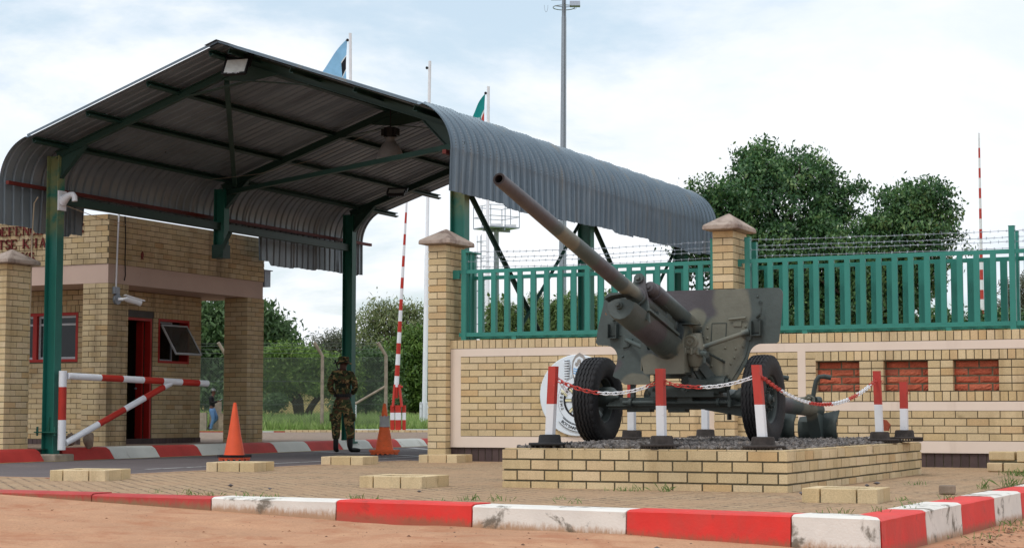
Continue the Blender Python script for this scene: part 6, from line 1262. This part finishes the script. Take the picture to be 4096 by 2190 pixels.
def trunk_obj(parent, base, blobs, r0, seed, nlimb=9, name='trunk', split=.45, forks=None):
    g = random.Random(seed); mb = MB(); cen = sum((b[0] for b in blobs), Vector())/len(blobs); top = Vector((cen.x, cen.y, cen.z)); base = Vector(base)
    if forks is None:
        k = base.lerp(top, split); mb.tube([base-Vector((0,0,.2)), base.lerp(k, .5)+Vector((g.uniform(-.1,.1)*r0*5, 0, 0)), k, base.lerp(top, .85)], [r0*1.25, r0, r0*.8, r0*.35], 10); starts = [base.lerp(top, q) for q in (.35,.45,.55,.65,.75)]
    else:
        starts = []
        for f in forks: mb.tube([base-Vector((0,0,.2))]+f, [r0*1.1]+[r0*(.8-.5*i/len(f)) for i in range(len(f))], 8); starts += f[-2:]
    for i in range(nlimb):
        b = g.choice(blobs); d = Vector((g.gauss(0,1), g.gauss(0,1), g.gauss(0,.7))).normalized(); e = b[0]+Vector((d.x*b[1][0], d.y*b[1][1], d.z*b[1][2]))*.75; s = g.choice(starts); m_ = s.lerp(e, .5)+Vector((g.uniform(-.3,.3), g.uniform(-.3,.3), .2))*r0*4
        mb.tube([s, m_, e], [r0*.42, r0*.25, r0*.06], 6)
    return mb.build(name, M['bark'], parent, smooth=True)
def tree(name, label, cat, base, blobs, m, nclump, per, csz, lsz, seed, group=None, r0=.12, nlimb=9, forks=None, inner=None, **kw):
    t = thing(name, label, cat, base, group); ge = random.Random(seed+900); ex = []
    for b in blobs:
        for q in range(3):
            d = Vector((ge.gauss(0,1), ge.gauss(0,1), ge.gauss(.3,1))).normalized(); k = ge.uniform(.16, .34); ex.append((b[0]+Vector((d.x*b[1][0], d.y*b[1][1], d.z*b[1][2]))*ge.uniform(.95, 1.12), tuple(a*k for a in b[1])))
    blobs = blobs+ex; P, rv = leaves(blobs, nclump, per, csz, lsz, seed, **kw)
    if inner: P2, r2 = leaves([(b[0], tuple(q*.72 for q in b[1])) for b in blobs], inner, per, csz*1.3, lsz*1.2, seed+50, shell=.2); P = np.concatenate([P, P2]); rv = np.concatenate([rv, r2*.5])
    leaf_obj('crown', P, rv, m, t); trunk_obj(t, base, blobs, r0, seed, nlimb, forks=forks); return t
def BL(x, y, d, rx, rz_=None, ry=None, dd=0):
    k = d/7100; rz_ = rz_ or rx; return (PT(x, y, d+dd), (rx*k, (ry or rx)*k, rz_*k))
D1 = 39
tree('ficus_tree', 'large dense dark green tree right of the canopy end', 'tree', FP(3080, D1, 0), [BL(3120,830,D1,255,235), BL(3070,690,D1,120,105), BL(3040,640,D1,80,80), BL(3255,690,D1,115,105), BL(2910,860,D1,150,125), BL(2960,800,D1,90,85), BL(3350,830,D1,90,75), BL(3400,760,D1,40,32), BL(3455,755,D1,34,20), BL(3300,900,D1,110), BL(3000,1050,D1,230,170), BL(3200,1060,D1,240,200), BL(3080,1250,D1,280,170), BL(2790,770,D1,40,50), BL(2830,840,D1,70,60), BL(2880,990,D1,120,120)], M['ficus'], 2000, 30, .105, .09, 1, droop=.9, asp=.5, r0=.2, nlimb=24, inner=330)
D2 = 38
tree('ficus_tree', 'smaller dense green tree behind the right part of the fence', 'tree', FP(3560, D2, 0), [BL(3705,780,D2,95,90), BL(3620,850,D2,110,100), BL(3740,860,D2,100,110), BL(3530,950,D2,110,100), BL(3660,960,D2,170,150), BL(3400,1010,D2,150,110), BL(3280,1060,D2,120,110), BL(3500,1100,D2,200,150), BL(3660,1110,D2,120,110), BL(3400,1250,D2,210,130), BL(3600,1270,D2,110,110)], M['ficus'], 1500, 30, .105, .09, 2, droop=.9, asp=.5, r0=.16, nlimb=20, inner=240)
D3 = 46
tree('hedge', 'low leafy hedge along the inside of the right wall', 'hedge', FP(3800, D3, 0), [BL(x, 1330+(i % 2)*15, D3, 80, 85) for i, x in enumerate(range(3440, 4200, 75))], M['ficus'], 900, 14, .12, .14, 3, droop=.5, r0=.05, nlimb=12, group=None)
tree('pine_tree', 'sparse grey green conifer at the right edge behind the fence', 'tree', FP(4070, 75, 0), [BL(4060,1180,75,40,70), BL(4090,1250,75,70,60), BL(4020,1260,75,30,40), BL(4080,1340,75,90,50), BL(4120,1150,75,50,60)], M['grey_scrub'], 420, 14, .16, .30, 4, asp=.16, droop=.1, r0=.12, nlimb=14)
for i, (x, y, rx, rz_, lb) in enumerate(((2010,1290,75,85,'leftmost bushy conifer between the fence pales'),(2160,1290,85,105,'bushy conifer with a rounded top behind the fence'),(2290,1270,75,95,'bushy conifer beside the tall lighting mast'),(2430,1265,90,100,'bushy conifer just left of the gun shield'),(2590,1290,90,90,'bushy conifer hidden behind the gun shield'))):
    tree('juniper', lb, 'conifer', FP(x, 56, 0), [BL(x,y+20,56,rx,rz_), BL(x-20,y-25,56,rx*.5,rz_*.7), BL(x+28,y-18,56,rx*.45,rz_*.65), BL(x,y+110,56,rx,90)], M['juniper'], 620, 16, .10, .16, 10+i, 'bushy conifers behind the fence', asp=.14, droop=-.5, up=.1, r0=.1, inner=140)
# beyond the field
GF = lambda d: .1
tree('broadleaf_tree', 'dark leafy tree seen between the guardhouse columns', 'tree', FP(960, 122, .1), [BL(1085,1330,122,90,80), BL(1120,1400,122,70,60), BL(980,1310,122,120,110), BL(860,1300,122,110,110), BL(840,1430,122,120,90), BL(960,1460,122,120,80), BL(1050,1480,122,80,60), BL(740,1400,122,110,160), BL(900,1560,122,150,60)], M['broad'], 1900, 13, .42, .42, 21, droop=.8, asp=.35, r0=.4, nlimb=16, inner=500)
tree('acacia_tree', 'flat topped bright green acacia with forked dark trunks behind the wire fence', 'tree', FP(1205, 112, -.05), [BL(1110,1445,112,85,45), BL(1200,1440,112,110,50), BL(1310,1470,112,90,45), BL(1380,1500,112,70,45), BL(1080,1510,112,80,40), BL(1170,1510,112,110,45), BL(1290,1535,112,100,45), BL(1030,1470,112,60,45), BL(1390,1560,112,60,45), BL(1120,1560,112,60,30)], M['acacia'], 1900, 14, .30, .26, 22, asp=.3, r0=.26, nlimb=18, shell=.4, inner=300, forks=[[PT(1180,1610,112), PT(1150,1575,112), PT(1125,1520,112), PT(1100,1480,112)], [PT(1200,1600,112), PT(1180,1560,112), PT(1180,1500,112)], [PT(1245,1625,112), PT(1275,1585,112), PT(1310,1540,112), PT(1340,1490,112)]])
tree('eucalyptus_tree', 'tall thin grey green eucalyptus above the other far trees', 'tree', FP(1560, 140, .1), [BL(1515,1240,140,45,50), BL(1470,1290,140,55,55), BL(1555,1300,140,70,65), BL(1610,1250,140,50,50), BL(1670,1250,140,40,45), BL(1640,1320,140,70,55), BL(1440,1360,140,45,55), BL(1520,1390,140,80,50), BL(1690,1340,140,40,60)], M['euca'], 620, 13, .36, .34, 23, droop=.9, asp=.28, r0=.32, nlimb=26, shell=.3)
tree('thorn_tree', 'dark thorny tree top just left of the green canopy post', 'tree', FP(1290, 134, .1), [BL(1290,1380,134,60,40), BL(1340,1370,134,50,40), BL(1245,1415,134,45,25), BL(1320,1430,134,80,35), BL(1390,1400,134,40,50)], M['grey_scrub'], 520, 12, .34, .26, 24, asp=.25, r0=.25, nlimb=16, shell=.3)
tree('acacia_tree', 'broad green feathery tree right of the wire fence post', 'tree', FP(1650, 118, .05), [BL(1640,1400,118,80,60), BL(1700,1430,118,60,70), BL(1590,1450,118,70,50), BL(1680,1510,118,80,60), BL(1600,1540,118,90,55), BL(1700,1590,118,70,50), BL(1740,1400,118,60,60), BL(1620,1600,118,70,35)], M['acacia'], 1500, 13, .36, .30, 25, asp=.3, r0=.26, nlimb=14, shell=.4, inner=300)
tree('acacia_tree', 'mid green feathery tree behind the concrete brace', 'tree', FP(1470, 114, .05), [BL(1460,1450,114,70,45), BL(1530,1470,114,60,45), BL(1440,1520,114,70,50), BL(1510,1550,114,80,50), BL(1470,1600,114,80,35)], M['broad'], 1100, 13, .34, .28, 26, asp=.3, r0=.24, nlimb=12, shell=.4, inner=200)
for i, (x, y, lb) in enumerate(((1085,1612,'small bush at the foot of the cream wall'),(1560,1618,'low bush in the grass right of the concrete brace'),(920,1610,'low drooping bush behind the walking person'),(1370,1622,'small bush in the grass behind the guard'))):
    tree('bush', lb, 'bush', FP(x, 110, 0), [BL(x,y,110,48,24), BL(x+20,y-14,110,28,16)], M['broad'], 190, 12, .22, .2, 40+i, r0=.05, nlimb=8)
t = thing('far_hedge', 'dark band of shrubs closing the view beyond the houses', 'hedge', FP(1250, 175, 0)); P, rv = leaves([BL(x, 1570+(x % 3)*8, 175, 70, 60) for x in range(430, 1900, 55)], 1500, 10, .6, .6, 60); leaf_obj('foliage', P, rv, M['broad'], t)
# ------------------------------------------------------------------ people
def skin(name, pts, edges, m, parent, sub=2, smooth=True):
    me = bpy.data.meshes.new(name); org = Vector(parent['_org']); me.from_pydata([tuple((Vector(p[0])-org)*S) for p in pts], edges, []); o = bpy.data.objects.new(name, me); C.objects.link(o)
    o.modifiers.new('k', 'SKIN'); me.skin_vertices[0].data  # ensure the layer
    for i, p in enumerate(pts):
        r_ = p[1]; r_ = r_ if isinstance(r_, tuple) else (r_, r_); me.skin_vertices[0].data[i].radius = (r_[0]*S, r_[1]*S); me.skin_vertices[0].data[i].use_root = (i == 0)
    sm = o.modifiers.new('s', 'SUBSURF'); sm.levels = sm.render_levels = sub
    bpy.context.view_layer.update(); nm = bpy.data.meshes.new_from_object(o.evaluated_get(bpy.context.evaluated_depsgraph_get())); bpy.data.objects.remove(o); nm.materials.clear(); nm.materials.append(m); nm.shade_smooth()
    nm.name = name; o = bpy.data.objects.new(name, nm); C.objects.link(o); o.parent = parent; return o
def camo_cloth(name, cols, sc):
    m = bpy.data.materials.new(name); m.use_nodes = True; t = m.node_tree; b = t.nodes['Principled BSDF']; g = N_(t, 'ShaderNodeNewGeometry'); c = cols[0]
    for i, q in enumerate(cols[1:]):
        mp_ = N_(t, 'ShaderNodeMapping'); mp_.inputs['Location'].default_value = (i*3.3, i*1.7, i*5.1); mp_.inputs['Scale'].default_value = (1, 1, 1.5); mp_.inputs['Rotation'].default_value = (0, .5*i, .4); t.links.new(g.outputs['Position'], mp_.inputs[0])
        c = mixc(t, ramp(t, noise(t, mp_.outputs[0], sc, 2, .5, 1.2), .53+.02*i, .55+.02*i), c, q)
    t.links.new(c, b.inputs['Base Color']); b.inputs['Roughness'].default_value = .9; b.inputs['Specular IOR Level'].default_value = .15
    bn = N_(t, 'ShaderNodeBump'); bn.inputs['Strength'].default_value = .5; bn.inputs['Distance'].default_value = .02; t.links.new(noise(t, g.outputs['Position'], 14, 3), bn.inputs['Height']); t.links.new(bn.outputs[0], b.inputs['Normal']); return m
M['dpm'] = camo_cloth('camouflage_cloth', [srgb(70,80,52), srgb(88,64,46), srgb(38,44,34), srgb(150,126,86)], 9); M['ucap'] = camo_cloth('grey_camouflage_cloth', [srgb(132,134,132), srgb(70,72,74), srgb(44,46,48)], 12)
M['skin'] = mat('dark_skin', srgb(82,54,42), .55, var=.05); M['jeans'] = mat('blue_denim', srgb(88,120,158), .9, var=.12, vs=5, fine=.08, fs=60); M['jacket'] = mat('black_jacket', srgb(22,22,26), .85, var=.1); M['boot'] = mat('black_leather', srgb(16,16,18), .5, spec=.3); M['shoe'] = mat('grey_shoe', srgb(120,116,112), .7); M['hair'] = mat('black_hair', srgb(16,14,14), .8)
def person(name, label, base, parts, fwd, right):
    t = thing(name, label, 'person', base); b = Vector(base)
    def W(x, y, z): return b+right*x+fwd*y+Vector((0,0,z))
    return t, W
def hand(pts, edges, w, wrist, d, palm_n, W, curl=.5, k=1.0):
    # palm plus five separately rooted fingers; d: direction, palm_n: palm normal, both in W's frame
    d = Vector(d).normalized(); nn_ = Vector(palm_n).normalized(); s = d.cross(nn_).normalized(); p0 = Vector(wrist); pc = p0+d*.055*k
    pts.append((W(*pc), (.04*k, .02*k))); edges.append((w, len(pts)-1)); ip = len(pts)-1
    for j, (o_, l) in enumerate(((-.036,.07),(-.012,.082),(.012,.078),(.034,.062))):
        q = pc+d*.045*k+s*o_*k; pts.append((W(*q), .0115*k)); edges.append((ip, len(pts)-1)); e = len(pts)-1; dd_ = (d*(1-curl)+nn_*curl).normalized()
        q2 = q+dd_*l*.55*k; pts.append((W(*q2), .010*k)); edges.append((e, len(pts)-1)); e = len(pts)-1; d3 = (d*(1-1.6*curl)+nn_*1.2*curl).normalized(); pts.append((W(*(q2+d3*l*.5*k)), .009*k)); edges.append((e, len(pts)-1))
    q = pc+s*-.045*k-d*.02*k; pts.append((W(*q), .014*k)); edges.append((ip, len(pts)-1)); e = len(pts)-1; pts.append((W(*(q+(d*.6-s*.5+nn_*.5*curl)*.055*k)), .011*k)); edges.append((e, len(pts)-1))
rr_, ff_ = Vector((.905,.426,0)), Vector((-.426,.905,0))
# guard ------------------------------------------------------------
g0 = FP(1370, 36.6, -.098)
gt, W = person('person', 'person in camouflage uniform and bush hat, back turned, rifle slung', g0, None, ff_, rr_)
body = [((0,0,1.0),(.13,.10)), ((0,0,1.2),(.13,.09)), ((0,0,1.42),(.15,.10)), ((0,0,1.60),(.13,.09)), ((0,.01,1.71),(.06,.06)), ((.005,.01,1.78),(.075,.085)), ((.015,.02,1.87),(.085,.10)), ((.015,.02,1.93),(.06,.075))]
pts = [(W(*p), r) for p, r in body]; ed_ = [(i, i+1) for i in range(7)]
pts.append((W(.02,.125,1.82), .018)); ed_.append((5, 8)); pts.append((W(-.08,.03,1.83), .02)); ed_.append((6, 9)); pts.append((W(.105,.03,1.83), .02)); ed_.append((6, 10))
for s_ in (-1, 1):
    n = len(pts); pts += [(W(s_*.19,0,1.59), .06), (W(s_*.25,-.01,1.34), .045), (W(s_*.16,.20,1.20), .032)]; ed_ += [(3, n), (n, n+1), (n+1, n+2)]; hand(pts, ed_, n+2, (s_*.12,.23,1.19), (-s_*.8,.5,-.05), (0,.2,-1), W, .7)
    n = len(pts); pts += [(W(s_*.10,0,.93), .09), (W(s_*.125,.02,.52), .06), (W(s_*.14,0,.10), .045), (W(s_*.15+(.10 if s_ > 0 else -.01),.10 if s_ < 0 else .04,.04), .04)]; ed_ += [(0, n), (n, n+1), (n+1, n+2), (n+2, n+3)]
skin('body', pts, ed_, M['skin'], gt)
pts = [(W(0,0,1.12),(.165,.115)), (W(0,0,1.24),(.165,.115)), (W(0,-.01,1.42),(.195,.13)), (W(0,-.01,1.57),(.17,.115)), (W(0,.0,1.68),(.085,.08)), (W(0,0,1.715),(.07,.07))]; ed_ = [(i, i+1) for i in range(5)]
for s_ in (-1, 1):
    n = len(pts); pts += [(W(s_*.175,-.01,1.61-(.015 if s_ > 0 else 0)),(.088,.085)), (W(s_*.232,-.01,1.49-(.02 if s_ > 0 else 0)),(.082,.082)), (W(s_*.262,-.03,1.34),(.068,.07)), (W(s_*.23,.10,1.25),(.058,.06)), (W(s_*.17,.19,1.21), .05)]; ed_ += [(3, n)]+[(n+i, n+i+1) for i in range(4)]
skin('jacket', pts, ed_, M['dpm'], gt)
pts = [(W(0,0,1.16),(.155,.12)), (W(0,-.01,1.06),(.175,.135)), (W(0,-.01,.98),(.15,.13))]; ed_ = [(0,1),(1,2)]
for s_, ex in ((-1, -.128), (1, .165)):
    n = len(pts); pts += [(W(s_*.105,-.005,.90),(.118,.125)), (W(s_*.13,.0,.74),(.115,.12)), (W(s_*.135,.02,.56),(.098,.105)), (W(ex*1.0,.0,.42),(.10,.10)), (W(ex*1.02,-.01,.30),(.082,.085)), (W(ex*1.02,-.01,.26),(.06,.065))]; ed_ += [(2, n)]+[(n+i, n+i+1) for i in range(5)]
skin('trousers', pts, ed_, M['dpm'], gt)
for s_, ex in ((-1, -.13), (1, .168)):
    mb = MB(); c = W(s_*.235, .0, .72); mb.obox(c, (.03,.08,.085), (rr_, ff_, (0,0,1))); o = mb.build('cargo_pocket', M['dpm'], gt); bv = o.modifiers.new('b', 'BEVEL'); bv.width = .02; bv.segments = 3
    a = (.02,.16) if s_ < 0 else (.20,.10); skin('boot', [(W(ex,-.02,.30),.062), (W(ex,-.03,.16),(.058,.062)), (W(ex,-.03,.055),(.06,.062)), (W(ex+a[0]*.5,-.02+a[1]*.5,.05),(.052,.05)), (W(ex+a[0],-.02+a[1],.035),(.045,.035))], [(0,1),(1,2),(2,3),(3,4)], M['boot'], gt)
mb = MB(); P = [W(.178*math.cos(R(a)), .13*math.sin(R(a)), 1.165) for a in range(0, 361, 15)]
for i, (a, b) in enumerate(zip(P, P[1:])): mb.beam(a, b, .02, .065)
mb.build('belt', M['boot'], gt)
mb = MB(); hc = W(.015,.02,1.865); mb.lathe(hc, (0,0,1), [(-.01,.10),(-.045,.155),(-.038,.162),(.005,.112),(.075,.108),(.095,.09),(.10,0)], 32, mod=lambda i, j, h, r: (h+(.022*math.sin(j*.6) if i in (1, 2) else 0), r+(.006*math.sin(j*1.7)))); mb.build('bush_hat', M['dpm'], gt, smooth=True)
rf = thing('rifle', 'black rifle slung across the front of the guard, muzzle above the shoulder', 'rifle', W(-.05,.2,1.4)); mz = W(-.175,.10,1.90); bt = W(.10,.27,1.12); dR = (bt-mz).normalized()
mb = MB(); mb.cyl(mz, mz+dR*.34, .011, n=10); mb.cyl(mz, mz+dR*.06, .017, n=10); mb.beam(mz+dR*.07+rr_*-.02, mz+dR*.08+rr_*-.06, .012, .02); mb.build('rifle_barrel', M['black'], rf)
mb = MB(); mb.beam(mz+dR*.20, mz+dR*.42, .05, .055); mb.beam(mz+dR*.42, mz+dR*.66, .045, .07); mb.beam(mz+dR*.66, mz+dR*.87, .035, .05); mb.build('receiver', M['black'], rf); mb = MB(); mb.beam(mz+dR*.5+rr_*-.02, mz+dR*.53+rr_*-.16+ff_*.03, .025, .05); mb.build('magazine', M['black'], rf)
mb = MB(); mb.tube([mz+dR*.3, W(-.15,.02,1.70), W(-.10,-.11,1.62), W(.10,-.14,1.42), W(.19,.0,1.25), bt], .009, 5); mb.build('sling', M['boot'], rf)
# walking person ----------------------------------------------------
w0 = FP(848, 82, -.13)
wt, W = person('person', 'person walking in black jacket, jeans and camouflage cap looking at a phone', w0, None, rr_, -ff_)   # forward is to the right of the photo
body = [((0,.0,1.06),(.13,.12)), ((0,-.01,1.25),(.11,.10)), ((0,-.03,1.45),(.13,.11)), ((0,-.02,1.58),(.10,.08)), ((0,.03,1.68),(.05,.05)), ((0,.06,1.76),(.075,.08)), ((0,.07,1.87),(.085,.10)), ((0,.06,1.94),(.06,.07))]
pts = [(W(*p), r) for p, r in body]; ed_ = [(i, i+1) for i in range(7)]; pts.append((W(0,.165,1.80), .018)); ed_.append((5, 8)); pts.append((W(.085,.05,1.80), .02)); ed_.append((6, 9)); pts.append((W(-.085,.05,1.80), .02)); ed_.append((6, 10))
for s_ in (-1, 1):
    n = len(pts); pts += [(W(s_*.15,-.03,1.55), .055), (W(s_*.17,-.02,1.30), .042), (W(s_*.06,.27,1.40), .028)]; ed_ += [(3, n), (n, n+1), (n+1, n+2)]; hand(pts, ed_, n+2, (s_*.06,.29,1.405), (-.1*s_,1,.1), (0,-.2,1), W, .35)
for s_, kn, an, ft in ((1, (.09,.08,.58), (.09,-.06,.10), (.09,.08,.04)), (-1, (-.09,.22,.62), (-.09,-.16,.25), (-.09,-.10,.10))):
    n = len(pts); pts += [(W(s_*.09,.0,.97), .09), (W(*kn), .06), (W(*an), .042), (W(*ft), .035)]; ed_ += [(0, n), (n, n+1), (n+1, n+2), (n+2, n+3)]
skin('body', pts, ed_, M['skin'], wt)
pts = [(W(0,.02,1.10),(.15,.145)), (W(0,.0,1.25),(.135,.14)), (W(0,-.03,1.45),(.155,.145)), (W(0,-.03,1.58),(.12,.10)), (W(0,.02,1.66),(.065,.065))]; ed_ = [(i, i+1) for i in range(4)]
for s_ in (-1, 1): n = len(pts); pts += [(W(s_*.15,-.04,1.56), .075), (W(s_*.18,-.04,1.32), .062), (W(s_*.12,.12,1.35), .055), (W(s_*.07,.24,1.395), .042)]; ed_ += [(3, n)]+[(n+i, n+i+1) for i in range(3)]
skin('jacket', pts, ed_, M['jacket'], wt)
pts = [(W(0,.01,1.14),(.14,.14)), (W(0,-.01,1.02),(.165,.16))]; ed_ = [(0,1)]
for s_, L_ in ((1, [(.09,.0,.90,.12),(.09,.06,.72,.105),(.09,.08,.56,.085),(.09,.01,.32,.072),(.09,-.05,.10,.07)]), (-1, [(-.09,.06,.90,.115),(-.09,.17,.74,.10),(-.09,.22,.60,.085),(-.09,.04,.42,.072),(-.09,-.12,.27,.066)])):
    n = len(pts); pts += [(W(*p[:3]), p[3]) for p in L_]; ed_ += [(1, n)]+[(n+i, n+i+1) for i in range(4)]
skin('jeans', pts, ed_, M['jeans'], wt)
skin('shoe', [(W(.09,-.08,.07),.05), (W(.09,.06,.05),.048), (W(.09,.13,.04),.035)], [(0,1),(1,2)], M['shoe'], wt); skin('shoe', [(W(-.09,-.22,.22),.05), (W(-.09,-.13,.12),.05), (W(-.09,-.08,.06),.038)], [(0,1),(1,2)], M['shoe'], wt)
hc = W(0,.05,1.90); mb = MB(); mb.lathe(hc, (0,0,1), [(-.02,.108),(.03,.108),(.08,.085),(.105,.03),(.107,0)], 24); mb.build('cap', M['ucap'], wt, smooth=True)
mb = MB(); mb.obox(hc+rr_*.15+Vector((0,0,-.015)), (.075,.075,.008), (Vector(rr_*.95+Vector((0,0,-.25))).normalized(), ff_, Vector((0,0,1)))); mb.build('peak', M['ucap'], wt)
skin('hair', [(W(0,-.02,1.84),.09), (W(0,-.06,1.78),.06)], [(0,1)], M['hair'], wt)
mb = MB(); mb.obox(W(0,.38,1.46), (.035,.01,.08), ((ff_), Vector(-rr_*.5+Vector((0,0,.8))).normalized(), Vector(rr_*.8+Vector((0,0,.5))).normalized())); tag(mb.build('phone', M['galv']), 'mobile phone held by the walking person', 'phone')
for o in bpy.data.objects:
    if '_org' in o.keys(): del o['_org']
